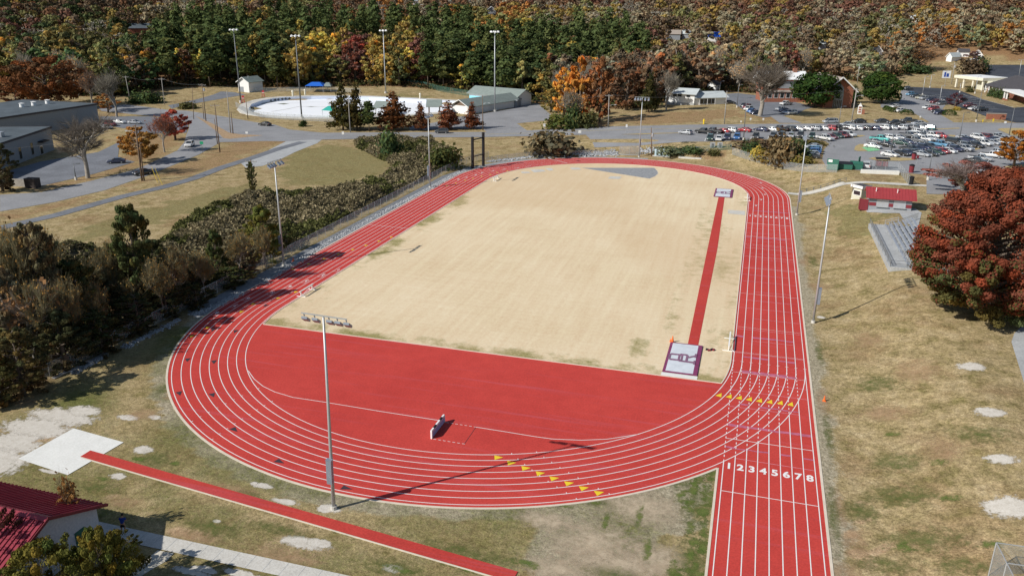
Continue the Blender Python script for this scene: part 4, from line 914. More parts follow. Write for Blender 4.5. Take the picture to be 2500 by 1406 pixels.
ORD = ['first', 'second', 'third', 'fourth', 'fifth', 'sixth', 'seventh', 'eighth', 'ninth', 'tenth', 'eleventh', 'twelfth', 'thirteenth', 'fourteenth', 'fifteenth', 'sixteenth', 'seventeenth', 'eighteenth', 'nineteenth', 'twentieth',
       'twenty-first', 'twenty-second', 'twenty-third', 'twenty-fourth', 'twenty-fifth', 'twenty-sixth', 'twenty-seventh', 'twenty-eighth', 'twenty-ninth', 'thirtieth']
def row(items, where, d, group):
    items = sorted(items, key=lambda i: i[0])
    for k, it in enumerate(items):
        px, py, kind, col = it[:4]; dd = it[4] if len(it) > 4 else d
        put_car(px, py, kind, col, dd, f"{col} {WORD[kind]}, {ORD[k]} from the left {where}", group)
row([(1674.6, 329.5, 'hatch', 'silver'), (1720, 328, 'pickup', 'black'), (1743, 326.5, 'pickup', 'dark grey'), (1765, 326, 'sedan', 'red'), (1783, 324.5, 'suv', 'white'), (1818, 323.5, 'sedan', 'red'), (1859, 322, 'sedan', 'navy'), (1884.5, 322, 'sedan', 'white'),
     (1906, 321, 'pickup', 'black'), (1927, 321.5, 'suv', 'black'), (1947, 320.5, 'sedan', 'white'), (1967, 320, 'sedan', 'white'), (1988, 320, 'suv', 'silver'), (2009.5, 319.5, 'sedan', 'white'), (2026.5, 319.5, 'suv', 'red'), (2050, 319.5, 'pickup', 'black'),
     (2074, 319, 'suv', 'white'), (2092.5, 319, 'sedan', 'white'), (2115, 318.5, 'sedan', 'black'), (2136, 319, 'sedan', 'navy'), (2157, 318, 'suv', 'white'), (2178, 318, 'sedan', 'silver'), (2202, 318, 'suv', 'silver'), (2226.6, 318, 'suv', 'grey'), (2248, 318, 'sedan', 'white'), (2270, 318, 'hatch', 'teal')],
    'in the long row below the road', (-140, -14), 'cars in the row below the road')
row([(1735, 344, 'suv', 'dark green'), (1756.5, 344.5, 'sedan', 'white'), (1777, 342, 'suv', 'navy'), (1800.6, 341.5, 'suv', 'blue'), (1846.7, 340, 'suv', 'dark grey'), (1889.6, 338, 'suv', 'grey'), (1911, 337, 'suv', 'black'), (1933, 337, 'hatch', 'silver'), (1956, 336.5, 'suv', 'dark grey'), (1984.4, 338, 'hatch', 'dark green')],
    'in the near row facing the track', (-4, 10), 'cars facing the track')
row([(2016, 344, 'pickup', 'white'), (2031, 340.5, 'sedan', 'dark red'), (2046, 338, 'sedan', 'dark green'), (2056, 336.5, 'pickup', 'dark red'), (2065, 335.5, 'sedan', 'silver'), (2075, 335, 'suv', 'white')],
    'in the short row by the grass island', (185, 34), 'cars by the first grass island')
row([(1981, 388.5, 'sedan', 'dark grey'), (1982, 383.5, 'hatch', 'silver'), (1983.5, 378.5, 'suv', 'blue'), (1985, 373.5, 'suv', 'light blue'), (1986.5, 369, 'sedan', 'white'), (1988, 364.5, 'sedan', 'silver')],
    'of the stack of cars beside the bushes', (-200, 4), 'cars stacked beside the bushes')
row([(2133.5, 363.5, 'sedan', 'white'), (2166.5, 360.5, 'sedan', 'black'), (2202, 355, 'sedan', 'dark green'), (2218, 353.5, 'sedan', 'navy'), (2236, 349.5, 'pickup', 'grey'), (2254, 346.5, 'pickup', 'white'), (2272.5, 344.5, 'sedan', 'silver')],
    'in the front line of the middle block', (185, 22), 'cars of the middle block')
row([(2139, 352.5, 'sedan', 'grey'), (2150.6, 346, 'pickup', 'turquoise'), (2179, 344, 'suv', 'white'), (2197, 342, 'sedan', 'silver'), (2219, 337, 'pickup', 'grey'), (2237, 336, 'suv', 'white'), (2257, 336, 'sedan', 'dark grey'), (2275, 337.5, 'pickup', 'white'), (2298, 338.5, 'suv', 'red')],
    'in the back line of the middle block', (185, 22), 'cars of the middle block')
row([(2248, 329, 'suv', 'white'), (2262, 331, 'sedan', 'silver')], 'of two behind the middle block', (185, 22), 'cars of the middle block')
row([(2176, 384, 'sedan', 'white'), (2202, 381.5, 'sedan', 'black'), (2218, 380, 'sedan', 'navy'), (2235, 379, 'sedan', 'dark grey'), (2254, 383.3, 'sedan', 'silver'), (2273, 382, 'sedan', 'black'), (2288, 378, 'sedan', 'dark green'), (2303, 376, 'hatch', 'red'), (2318.5, 375, 'sedan', 'white'), (2335, 371.5, 'suv', 'navy'), (2355, 370, 'pickup', 'silver')],
    'in the near line of the lowest block', (185, 30), 'cars of the lowest block')
row([(2224, 372, 'pickup', 'dark grey'), (2240, 370, 'sedan', 'navy'), (2256, 367.5, 'suv', 'navy'), (2273, 365.5, 'suv', 'dark grey'), (2296, 359.5, 'pickup', 'light blue'), (2322, 362, 'sedan', 'silver'), (2334, 352.5, 'van', 'black'), (2362, 362, 'suv', 'grey')],
    'in the back line of the lowest block', (185, 30), 'cars of the lowest block')
row([(2386, 362, 'suv', 'black'), (2402, 357, 'pickup', 'white'), (2427, 354.6, 'sedan', 'silver'), (2444, 353.4, 'sedan', 'white'), (2366, 347.5, 'sedan', 'navy')],
    'in the front line of the right-hand block', (185, 30), 'cars of the right-hand block')
row([(2356, 343, 'sedan', 'silver'), (2392, 342.5, 'suv', 'white'), (2415, 341.3, 'suv', 'dark red'), (2432, 347.5, 'sedan', 'navy'), (2437, 340.5, 'pickup', 'silver'), (2456, 345, 'hatch', 'silver')],
    'in the back line of the right-hand block', (185, 30), 'cars of the right-hand block')
row([(2385, 402, 'pickup', 'black'), (2396, 394.5, 'pickup', 'silver'), (2426, 387, 'pickup', 'white'), (2448, 380, 'suv', 'silver')], 'in the trucks near the orange tree', (185, 20), 'trucks by the orange tree')
row([(2407, 427, 'suv', 'dark grey'), (2417, 437, 'suv', 'silver')], 'of two behind the pinkish tree', (185, 20), 'cars behind the pinkish tree')
row([(1818, 262, 'sedan', 'dark grey'), (1824, 266.5, 'suv', 'dark red'), (1828, 271, 'suv', 'white'), (1835, 275.5, 'sedan', 'blue'), (1843, 279.5, 'sedan', 'navy')], "in the church lot's left row", (-150, 30), 'cars in the church lot')
row([(1898, 247.5, 'suv', 'dark red'), (1920.5, 258, 'pickup', 'white'), (1908, 270.5, 'sedan', 'silver'), (1915, 274.5, 'sedan', 'navy'), (1924, 279, 'sedan', 'silver'), (1933, 281, 'suv', 'white')], "in the church lot's right row", (-150, 12), 'cars in the church lot')
row([(2218, 220.5, 'pickup', 'grey'), (2227, 235, 'pickup', 'light blue'), (2236, 239, 'sedan', 'dark grey'), (2249, 243, 'suv', 'tan'), (2260.6, 244.8, 'pickup', 'silver'), (2275, 249, 'suv', 'navy'), (2285, 253.8, 'suv', 'dark red'), (2301.6, 257, 'van', 'grey'), (2313, 248, 'sedan', 'black'), (2351, 247.5, 'sedan', 'black')],
    "in the dark lot's back row", (-185, 10), 'cars on the dark lot')
row([(2369.4, 263.4, 'pickup', 'dark red'), (2379, 269.8, 'sedan', 'white'), (2398, 273, 'pickup', 'black')], 'of the three right of the purple tree', (-185, 12), 'cars on the dark lot')
row([(2267, 266.5, 'sedan', 'white'), (2281, 271, 'suv', 'red'), (2290, 276.5, 'sedan', 'black'), (2296, 281, 'suv', 'navy')], 'of the four between the two clipped hedges', (-185, 14), 'cars between the hedges')
row([(2187.7, 264.6, 'sedan', 'white'), (2199, 275.5, 'suv', 'white')], 'of the two in the shade behind the left hedges', (-185, 14), 'cars in the magnolia shade')
for px, py, k, c_, d, lb in ((2029, 302.5, 'van', 'silver', (-180, 2), 'silver minivan driving on the road in front of the church lawn'), (2099, 301.5, 'sedan', 'black', (-180, 2), 'black sedan on the road just right of the thick grey utility pole'),
        (2154, 301.2, 'sedan', 'dark grey', (-180, 2), 'dark grey sedan on the road below the church sign'), (2220.5, 300.8, 'pickup', 'dark grey', (-180, 2), 'dark grey pickup truck on the road beside the side drive'),
        (2190, 306.5, 'pickup', 'black', (-180, 2), 'black pickup truck on the near lane just behind the front row'), (2071, 309, 'sedan', 'silver', (-180, 2), 'silver sedan on the near lane behind the front row, left of the black pickup'), (2245, 306.5, 'sedan', 'silver', (-180, 3), 'silver sedan on the near lane at the right end of the front row'),
        (1078, 327, 'suv', 'dark grey', (-180, 0), 'blue-grey SUV driving along the road below the rusty conifers'), (645, 308.5, 'sedan', 'black', (-180, -14), 'black sedan on the road in front of the drained pool'),
        (461, 359.5, 'suv', 'white', (-120, 75), 'white SUV coming round the curve beside the red tree'), (346, 429, 'sedan', 'black', (-170, 25), 'black sedan on the curved road behind the tall brown pole')):
    put_car(px, py, k, c_, d, lb, 'cars on the road', True)
for px, py, k, c_, d, lb in ((281, 400.5, 'sedan', 'navy', (-180, 8), 'dark blue sedan parked in the school lot by the orange tree'), (268, 309, 'suv', 'dark red', (160, 20), 'dark red SUV in the shade at the corner of the school'), (290, 303, 'sedan', 'white', (160, 10), 'white sedan parked behind the dark red SUV at the school'),
        (327, 304, 'sedan', 'silver', (180, 4), 'silver sedan in the school lot below the bare tree'), (258, 316, 'sedan', 'silver', (160, 20), 'silver sedan half hidden in the shade of the school wing'), (1783, 254.7, 'sedan', 'black', (180, 0), 'black sedan parked at the right end of the white house'), (2119, 412, 'suv', 'white', (4, -8), 'white SUV seen from behind at the pale retaining wall')):
    put_car(px, py, k, c_, d, lb)
mb = MB()
for o_ in list(bpy.data.objects):
    if o_.type == 'EMPTY' and o_.get('group', '').startswith(('cars in the row', 'cars facing', 'cars by the first', 'cars of the', 'trucks by')):
        a_ = o_.rotation_euler[2]; u_ = Vector((math.cos(a_), math.sin(a_), 0)); n_ = Vector((-u_.y, u_.x, 0))
        for s_ in (-1.42,):
            p_ = Vector(o_.location)+n_*s_; e1 = p_-u_*2.9; e2 = p_+u_*2.9; w_ = n_*.07
            mb.add([(q.x, q.y, H(q.x, q.y)+.075) for q in (e1-w_, e1+w_, e2+w_, e2-w_)], [(0, 1, 2, 3)])
mb.build('stall_lines', M_['white'], bpy.data.objects['parking_lot'])
# ================================================================ buildings
def gable(name, label, cat, A, Bp, depth, h, rise, wall, roof, trim=None, over=.5, ridge_along=True, flatroof=False, group=None, extra=None):
    """A, Bp: ground ends of the front wall (left, right as seen); depth goes away from the camera"""
    A = Vector(A); Bp = Vector(Bp); u = (Bp-A); u.z = 0; L_ = u.length; rz = math.atan2(u.y, u.x)
    t = thing(name, label, cat, (A.x, A.y, min(A.z, Bp.z)), rz, group)
    z0 = -1.0; D = depth
    if flatroof:
        MB().b(0, L_, 0, D, z0, h).build('wall', M_[wall], t)
        m_ = MB(); m_.b(-.3, L_+.3, -.3, D+.3, h+.003, h+.22); r = m_.build('roof', M_[roof], t)
        m_ = MB(); m_.b(-.32, L_+.32, -.34, -.303, h-.25, h+.35); m_.b(L_+.303, L_+.34, -.3, D+.3, h-.25, h+.35); m_.build('fascia', M_[trim or wall], t)
        return t, L_
    mb = MB()
    if ridge_along:
        mb.add([(0, 0, z0), (L_, 0, z0), (L_, D, z0), (0, D, z0), (0, 0, h), (L_, 0, h), (L_, D, h), (0, D, h), (0, D/2, h+rise), (L_, D/2, h+rise)], [(0, 1, 5, 4), (1, 2, 6, 9, 5), (2, 3, 7, 6), (3, 0, 4, 8, 7)])
        mb.build('wall', M_[wall], t); o_ = over; k = rise/(D/2); mb = MB()
        top = [(-o_, -o_, h-k*o_), (L_+o_, -o_, h-k*o_), (L_+o_, D/2, h+rise), (-o_, D/2, h+rise), (L_+o_, D+o_, h-k*o_), (-o_, D+o_, h-k*o_)]
        T_ = [(x, y, z+.16) for x, y, z in top]; B2 = [(x, y, z+.01) for x, y, z in top]
        mb.add(T_+B2, [(0, 1, 2, 3), (3, 2, 4, 5), (7, 6, 9, 8), (8, 9, 11, 10), (0, 6, 7, 1), (5, 4, 10, 11), (1, 7, 8, 2), (2, 8, 10, 4), (0, 3, 9, 6), (3, 5, 11, 9)])
    else:
        mb.add([(0, 0, z0), (L_, 0, z0), (L_, D, z0), (0, D, z0), (0, 0, h), (L_, 0, h), (L_, D, h), (0, D, h), (L_/2, 0, h+rise), (L_/2, D, h+rise)], [(0, 1, 5, 8, 4), (1, 2, 6, 5), (2, 3, 7, 9, 6), (3, 0, 4, 7)])
        mb.build('wall', M_[wall], t); o_ = over; k = rise/(L_/2); mb = MB()
        top = [(-o_, -o_, h-k*o_), (-o_, D+o_, h-k*o_), (L_/2, D+o_, h+rise), (L_/2, -o_, h+rise), (L_+o_, D+o_, h-k*o_), (L_+o_, -o_, h-k*o_)]
        T_ = [(x, y, z+.16) for x, y, z in top]; B2 = [(x, y, z+.01) for x, y, z in top]
        mb.add(T_+B2, [(0, 3, 2, 1), (3, 5, 4, 2), (6, 7, 8, 9), (9, 8, 10, 11), (0, 1, 7, 6), (5, 11, 10, 4), (0, 6, 9, 3), (3, 9, 11, 5), (1, 2, 8, 7), (2, 4, 10, 8)])
    mb.build('roof', M_[roof], t)
    if trim and ridge_along is False:
        mb = MB(); e = -o_-.03
        mb.bar((-o_, e, h-k*o_+.05), (L_/2, e, h+rise+.05), .06, .26); mb.bar((L_+o_, e, h-k*o_+.05), (L_/2, e, h+rise+.05), .06, .26); mb.build('trim', M_[trim], t)
    return t, L_
def window(t, x0, x1, z0, z1, y=0, m_='glass', fr='wall_white', name='window'):
    f = MB(); w_ = .12
    f.b(x0-w_, x0, y-.07, y+.02, z0-w_, z1+w_); f.b(x1, x1+w_, y-.07, y+.02, z0-w_, z1+w_); f.b(x0, x1, y-.07, y+.02, z1, z1+w_); f.b(x0, x1, y-.07, y+.02, z0-w_, z0)
    o = f.build(name, M_[fr], t); MB().b(x0+.002, x1-.002, y-.035, y+.015, z0+.002, z1-.002).build('pane', M_[m_], o); return o
def wside(t, X, y0, y1, z0, z1, m_='glass', fr='wall_white', name='window'):
    f = MB(); w_ = .12
    f.b(X-.02, X+.07, y0-w_, y0, z0-w_, z1+w_); f.b(X-.02, X+.07, y1, y1+w_, z0-w_, z1+w_); f.b(X-.02, X+.07, y0, y1, z1, z1+w_); f.b(X-.02, X+.07, y0, y1, z0-w_, z0)
    o = f.build(name, M_[fr], t); MB().b(X-.015, X+.035, y0+.002, y1-.002, z0+.002, z1-.002).build('pane', M_[m_], o); return o
# red roofed field house (near left)
t = thing('field_house', 'white block field house with a maroon ribbed metal roof at the lower left corner', 'building', (-46, -62.6, 0))
mb = MB(); L_ = 28.8; D = 10.0
mb.add([(0, 0, -.5), (L_, 0, -.5), (L_, D, -.5), (0, D, -.5), (0, 0, 2.95), (L_, 0, 2.95), (L_, D, 2.95), (0, D, 2.95), (0, D/2, 5.08), (L_, D/2, 5.08)], [(0, 1, 5, 4), (1, 2, 6, 9, 5), (2, 3, 7, 6), (3, 0, 4, 8, 7)]); mb.build('wall', M_['brick_white'], t)
zr = 5.34; ze = 2.94; hw = 5.6
def rz_(y): return zr-(zr-ze)*abs(y-D/2)/hw
for nm, ya in (('roof_slope', D/2+hw), ('roof_slope', D/2-hw)):
    mb = MB(); x0, x1 = -.6, L_+.62
    mb.add([(x0, D/2, zr-.12), (x1, D/2, zr-.12), (x1, ya, ze-.12), (x0, ya, ze-.12), (x0, D/2, zr), (x1, D/2, zr), (x1, ya, ze), (x0, ya, ze)], [(0, 1, 2, 3), (4, 7, 6, 5), (3, 2, 6, 7), (1, 5, 6, 2), (0, 3, 7, 4)])
    x = x0+.05
    while x < x1: mb.bar((x, D/2, zr+.04), (x, ya, ze+.04), .06, .09); x += .42
    mb.build(nm, M_['roof_maroon'], t)
mb = MB(); mb.add([(-.6, D/2-.35, rz_(D/2-.35)+.11), (L_+.63, D/2-.35, rz_(D/2-.35)+.11), (L_+.63, D/2, zr+.12), (-.6, D/2, zr+.12), (L_+.63, D/2+.35, rz_(D/2-.35)+.11), (-.6, D/2+.35, rz_(D/2-.35)+.11)], [(0, 1, 2, 3), (3, 2, 4, 5)]); mb.build('ridge_cap', M_['roof_maroon'], t)
mb = MB()
for s in (1, -1): mb.bar((L_+.66, D/2, zr-.03), (L_+.66, D/2+s*hw, ze-.03), .05, .24)
mb.build('rake_trim', M_['trim_maroon'], t)
mb = MB(); mb.b(L_+.003, L_+.06, 7.5, 8.5, 0, 2.1); mb.build('door', M_['green_metal'], t)
# concession stand
A = at(2118.7, 513.7); B = at(2223.7, 516); t, L_ = gable('concession_stand', 'concession stand with a bright red metal roof and two shuttered counters', 'building', A, B, 5.6, 3.0, 1.2, 'wall_grey', 'roof_red', over=.75)
o = [c_ for c_ in t.children if c_.name.startswith('roof')][0]; mb = MB(); x = -.6
while x < L_+.7:
    for s in (0, 1): mb.bar((x, 2.8, 4.38), (x, -.72 if s == 0 else 6.3, 2.86), .05, .07)
    x += .6
mb.build('standing_seams', M_['roof_red'], o)
for x in (1.15, 5.15): mb = MB().tube([(x, 1.4, 3.6), (x, 1.4, 4.5)], .08, 8).build('vent_pipe', M_['white'], o)
for x0, x1 in ((L_*.18, L_*.46), (L_*.58, L_*.86)):
    sh = MB().b(x0, x1, -.06, .02, 1.05, 2.45).build('shutter', M_['alum'], t); MB().b(x0-.1, x1+.1, -.35, .02, .93, 1.03).build('counter', M_['concrete_grey'], sh)
mb = MB()
for x0, x1 in ((.03, L_*.17), (L_*.47, L_*.57), (L_*.87, L_-.03)):
    if x1 > x0: mb.b(x0, x1, -.035, .01, 1.05, 1.75)
mb.build('painted_band', M_['trim_maroon'], t)
mb = MB(); mb.b(-1.7, -.1, -.1, 0, 0, 2.3); mb.b(-1.75, -1.65, -.1, 1.6, 0, 2.3); mb.build('screen_fence', M_['trim_maroon'], t)
MB().b(L_*.0-.04, L_+1.4, -1.6, -.35, -.4, .06).build('slab', M_['concrete_grey'], t)
A = at(2077.5, 486); B = at(2101, 487); t, L_ = gable('ticket_booth', 'small tan booth with a dark lean-to roof beside the concession stand', 'booth', A, B, 2.4, 3.0, .0, 'wall_tan', 'roof_dark', trim='white', flatroof=True)
window(t, .5, 2.2, 1.2, 2.1); MB().b(-.02, L_+.02, -.05, .0, -.1, .12).build('sill', M_['white'], t)
# school
A = at(0, 418); B = at(133, 366); t, L_ = gable('school_wing', 'low grey school wing with a flat roof at the left edge, nearer the road', 'building', A-(B-A)*.6, B, 30, 6.6, 0, 'wall_grey', 'roof_grey', trim='roof_dark', flatroof=True)
L2 = L_
for k in range(5): window(t, L2-14-k*7, L2-12.6-k*7, 1, 4.2, fr='wall_grey')
MB().b(L2-9.5, L2-5.5, -1.6, -.003, 3.6, 3.95).build('awning', M_['black'], t); d_ = MB().b(L2-9, L2-7, -.08, .02, .0, 2.6).build('door', M_['alum'], t); MB().b(L2-8.8, L2-7.2, -.1, -.081, .2, 2.3).build('pane', M_['glass'], d_)
for x, y, s in ((L2-30, 8, 2.2), (L2-13, 12, 2.8), (L2-19, 5, 1.6)): MB().box((x, y, 7.5), (s*1.2, s, 1.3)).build('rooftop_unit', M_['alum'], t)
B = at(243, 300); A = at(100, 325); t, L_ = gable('school_hall', 'long grey school hall with a flat roof and white vents behind the wing', 'building', A-(B-A)*.9, B, 34, 6.6, 0, 'wall_grey', 'roof_grey', trim='roof_dark', flatroof=True)
for x in (6, 12, 17): MB().lathe((L_-x, 16, 6.8), [(.8, 0), (.7, 1.2), (1.0, 1.3), (0, 1.5)], 10).build('roof_vent', M_['white'], t)

# pump shed, bathhouses
A = at(583, 224); B = at(609, 227); t, L_ = gable('pump_shed', 'white gabled pump shed at the left end of the pool', 'shed', A, B, 9.5, 5.0, 2.0, 'wall_white', 'roof_green', trim='white', ridge_along=False, over=.7)
MB().b(1, 3.2, -.06, .02, 0, 2.6).build('door', M_['wall_grey'], t); MB().tube([(L_*.6, 3, 5), (L_*.6, 3, 7.6)], .15, 8).build('vent_pipe', M_['alum'], t)
A = at(1104, 276); B = at(1138, 281); 
t, L_ = gable('bathhouse', 'long white bathhouse with a grey-green roof and a wooden gable, in front', 'building', A, B, 33, 3.3, 2.2, 'wall_white', 'roof_green', trim='white', ridge_along=False, over=.9)
u = (at(1239.6, 265)-B); t.rotation_euler.z = math.atan2(u.y, u.x)-PI/2
mb = MB(); mb.add([(.4, -.05, 3.25), (L_-.4, -.05, 3.25), (L_/2, -.05, 5.2)], [(0, 1, 2)]); mb.build('gable_panel', M_['wood'], t)
t, L_ = gable('bathhouse', 'grey roofed changing building with a pale blue wall behind the front bathhouse', 'building', at(1146, 254), at(1262, 260), 11, 4.2, 2.4, 'wall_white', 'roof_green', over=1.0)
MB().b(.02, L_*.45, -.04, .01, .4, 2.9).build('blue_panel', mat('pool_blue', (.25, .6, .72), .7), t)
t, L_ = gable('bathhouse_porch', 'dark low porch joining the two bathhouses at the pool lot', 'porch', at(1240, 262), at(1262, 263), 6, 3.0, .0, 'wall_grey', 'roof_dark', flatroof=True)
for a, b, lb in (((1047, 281), (1073, 281), 'open dark pavilion with a grey roof between the rusty conifers'), ((918, 283), (945, 284), 'low roofed snack stand half hidden behind the conifers')):
    A = at(*a); B = at(*b); u = B-A; t = thing('pavilion', lb, 'pavilion', A, math.atan2(u.y, u.x)); L_ = u.length
    for x in (0, L_):
        for y in (0, 7): MB().tube([(x, y, -.3), (x, y, 3.4)], .14, 8).build('post', M_['wood'], t)
    mb = MB(); mb.add([(-1, -1, 3.3), (L_+1, -1, 3.3), (L_+1, 3.5, 5.6), (-1, 3.5, 5.6), (L_+1, 8, 3.3), (-1, 8, 3.3), (-1, -1, 3.1), (L_+1, -1, 3.1), (L_+1, 3.5, 5.4), (-1, 3.5, 5.4), (L_+1, 8, 3.1), (-1, 8, 3.1)], [(0, 1, 2, 3), (3, 2, 4, 5), (9, 8, 7, 6), (11, 10, 8, 9), (0, 6, 7, 1), (4, 10, 11, 5), (1, 7, 8, 2), (2, 8, 10, 4), (0, 3, 9, 6), (3, 5, 11, 9)]); mb.build('roof', M_['roof_green'], t)
# white house
A = at(1624, 256); B = at(1694, 257.5)
t, L_ = gable('split_level_house', 'two-storey white house with a pale roof and stone base on the lawn', 'house', A, B, 8.5, 5.0, 1.6, 'wall_white', 'roof_light', over=.9)
for x in (L_*.25, L_*.42, L_*.72): window(t, x, x+1.6, 3.5, 4.5)
for x in (L_*.2, L_*.5, L_*.72): window(t, x, x+1.6, .5, 1.1)
MB().b(.1, L_-.1, -.12, -.003, -.5, 1.25).build('stone_base', M_['concrete_grey'], t)
A2 = at(1697, 257); B2 = at(1773, 254.5)
t, L_ = gable('house_extension', 'single-storey white extension with a pale roof joined to the right of the split-level house', 'house', A2, B2, 9.5, 3.0, 1.8, 'wall_white', 'roof_light', over=.8)
for k in range(4): window(t, 2.3+k*1.7, 3.6+k*1.7, .5, 2.3, fr='wall_grey')
for x in (1.5, 5, 8.5): MB().tube([(x, -.75, -.2), (x, -.75, 2.6)], .07, 6).build('porch_post', M_['white'], t)
t, L_ = gable('garden_shed', 'small white shed with a dark door under the trees behind the white house', 'shed', at(1726, 224), at(1746, 225), 6, 3.4, 1.5, 'wall_white', 'roof_dark', ridge_along=False)
MB().b(L_*.35, L_*.75, -.05, .02, 0, 2.3).build('door', M_['black'], t)
# church
A = at(1868, 250); B = at(1975, 250)
t, L_ = gable('church_hall', 'low brick church wing with tan and white roofs behind the bare tree', 'church', A, B, 12, 4.2, .2, 'brick', 'roof_tan', over=.5)
for k in range(6): window(t, 1+k*2.6, 2.6+k*2.6, 1.8, 3.8)
MB().b(-.02, L_*.98, 5, 13, 3.5, 8.8).build('upper_wall', M_['brick'], t); MB().b(.5, L_*.95, 4.95, 4.999, 5.2, 8.2).build('upper_window_band', M_['wall_grey'], t)
mb = MB(); mb.add([(-1, 4, 9.0), (L_+1, 4, 9.0), (L_+1, 10, 12.0), (-1, 10, 12.0), (L_+1, 15, 9.0), (-1, 15, 9.0), (-1, 4, 8.8), (L_+1, 4, 8.8), (L_+1, 15, 8.8), (-1, 15, 8.8)], [(0, 1, 2, 3), (3, 2, 4, 5), (0, 6, 7, 1), (1, 7, 8, 4, 2), (5, 4, 8, 9), (0, 3, 5, 9, 6), (6, 9, 8, 7)]); mb.build('upper_roof', M_['roof_white'], t)
def lift(px, py, z): d = ray(px, py); return CP+d*((z-CP.z)/d.z)
hz = H(*tuple(at(2057, 256))[:2]); R1 = lift(2055, 189, hz+12.0); R2 = lift(2000, 177, hz+12.0); dd = (R2-R1); dd.z = 0; Dn = dd.length; dd.normalize()
rz = math.atan2(dd.y, dd.x)-PI/2; L_ = 9.0; uu = Vector((math.cos(rz), math.sin(rz), 0)); A = Vector((R1.x, R1.y, hz))-uu*(L_/2-.5)
print('sanctuary depth', Dn)
t = thing('church_sanctuary', 'steep brick church front with a tall arched window between the dark trees', 'church', A, rz)
mb = MB(); D = min(30, Dn); h = 7.2; rs = 4.6
mb.add([(-1.5, 0, -1), (L_+.5, 0, -1), (L_+.5, 0, h), (L_/2-.5, 0, h+rs), (-1.5, 0, h), (-1.5, D, -1), (L_+.5, D, -1), (L_+.5, D, h), (L_/2-.5, D, h+rs), (-1.5, D, h)], [(0, 1, 2, 3, 4), (1, 6, 7, 2), (6, 5, 9, 8, 7), (5, 0, 4, 9)]); mb.build('wall', M_['brick'], t)
mb = MB(); xc = L_/2-.5; mb.add([(-2.8, -1.6, h-.9), (xc, -1.6, h+rs+.25), (L_+1.8, -1.6, h-.9), (-2.8, D, h-.9), (xc, D, h+rs+.25), (L_+1.8, D, h-.9)], [(0, 1, 4, 3), (1, 2, 5, 4)]); mb.build('roof', M_['roof_tan'], t)
mb = MB(); mb.bar((-2.8, -1.65, h-.9), (xc, -1.65, h+rs+.25), .3, .4); mb.bar((xc, -1.65, h+rs+.25), (L_+1.8, -1.65, h-.9), .3, .4); mb.build('trim', M_['white'], t)
mb = MB(); mb.add([(xc-2.2, -.12, 0), (xc+1.7, -.12, 0), (xc+1.7, -.12, 5.5), (xc+1.4, -.12, 8), (xc-.3, -.12, 9.8), (xc-2.0, -.12, 8), (xc-2.2, -.12, 5.5)], [(0, 1, 2, 3, 4, 5, 6)]); o = mb.build('arched_window', M_['wall_grey'], t)
mb = MB(); [mb.b(xc-2.0+k*.7, xc-1.55+k*.7, -.2, -.13, .05, 3.0) for k in range(5)]; mb.build('pane', M_['glass'], o)

A = at(1974, 252); t2 = [o_ for o_ in bpy.data.objects if o_.name.startswith('church_hall')][0]; MB().b(14.5, 16, 9, 10.5, 5, 13.2).build('chimney', M_['brick'], t2)
# bank and restaurant at the right edge
A = at(2325, 213); B = at(2395, 222)
t = thing('drive_through_canopy', 'flat cream drive-through canopy on pillars at the edge of the dark lot', 'canopy', A, math.atan2((B-A).y, (B-A).x)); L_ = (B-A).length
MB().b(0, L_, 0, 16, 4.6, 5.9).build('roof', M_['wall_cream'], t)
MB().b(.4, L_-.4, .4, 15.6, 5.903, 5.98).build('roof_surface', M_['roof_white'], t)
for x in (.8, L_*.3, L_*.62, L_-1): MB().b(x, x+.8, .6, 1.4, -.5, 4.6).build('pillar', M_['wall_cream'], t)
MB().b(L_*.62, L_+3, 3, 13, -.5, 4.6).build('wall', M_['wall_tan'], t); window(t, L_-2.5, L_+.6, 1.2, 3.2, y=3)
A = at(2409, 226); B = at(2500, 250)
t, L_ = gable('brick_restaurant', 'brick building with a dark brown roof and white posts at the right edge', 'building', A, B+(B-A)*.6, 24, 3.8, 4.2, 'brick', 'roof_dark', over=1.3)
for k in range(8): window(t, 1.2+k*3, 3.0+k*3, 1.0, 2.8, m_='glass')
for k in range(7): MB().b(.2+k*4, .6+k*4, -1.25, -.85, -.3, 3.1).build('post', M_['white'], t)
MB().b(L_*.45, L_*.8, 7, 15, 5.0, 9.2).build('upper_wall', M_['brick'], t); mb = MB(); mb.lathe((L_*.62, 11, 9.2), [(9, -.1), (9, .2), (0, 2.6)], 4); mb.build('upper_roof', M_['roof_dark'], t)
A = at(2448, 244); B = at(2500, 262); t = thing('entrance_porch', 'white entrance porch on brick pillars in front of the brick restaurant', 'porch', A, math.atan2((B-A).y, (B-A).x)); L_ = (B-A).length*1.5
MB().b(-.6, L_, -.6, 6, 3.9, 4.6).build('roof', M_['white'], t)
for x in (0, 3.4, L_-2): p_ = MB().b(x, x+.5, 0, .5, .7, 3.9).build('post', M_['white'], t); MB().b(x-.2, x+.7, -.2, .7, -.3, .7).build('brick_base', M_['brick'], p_)
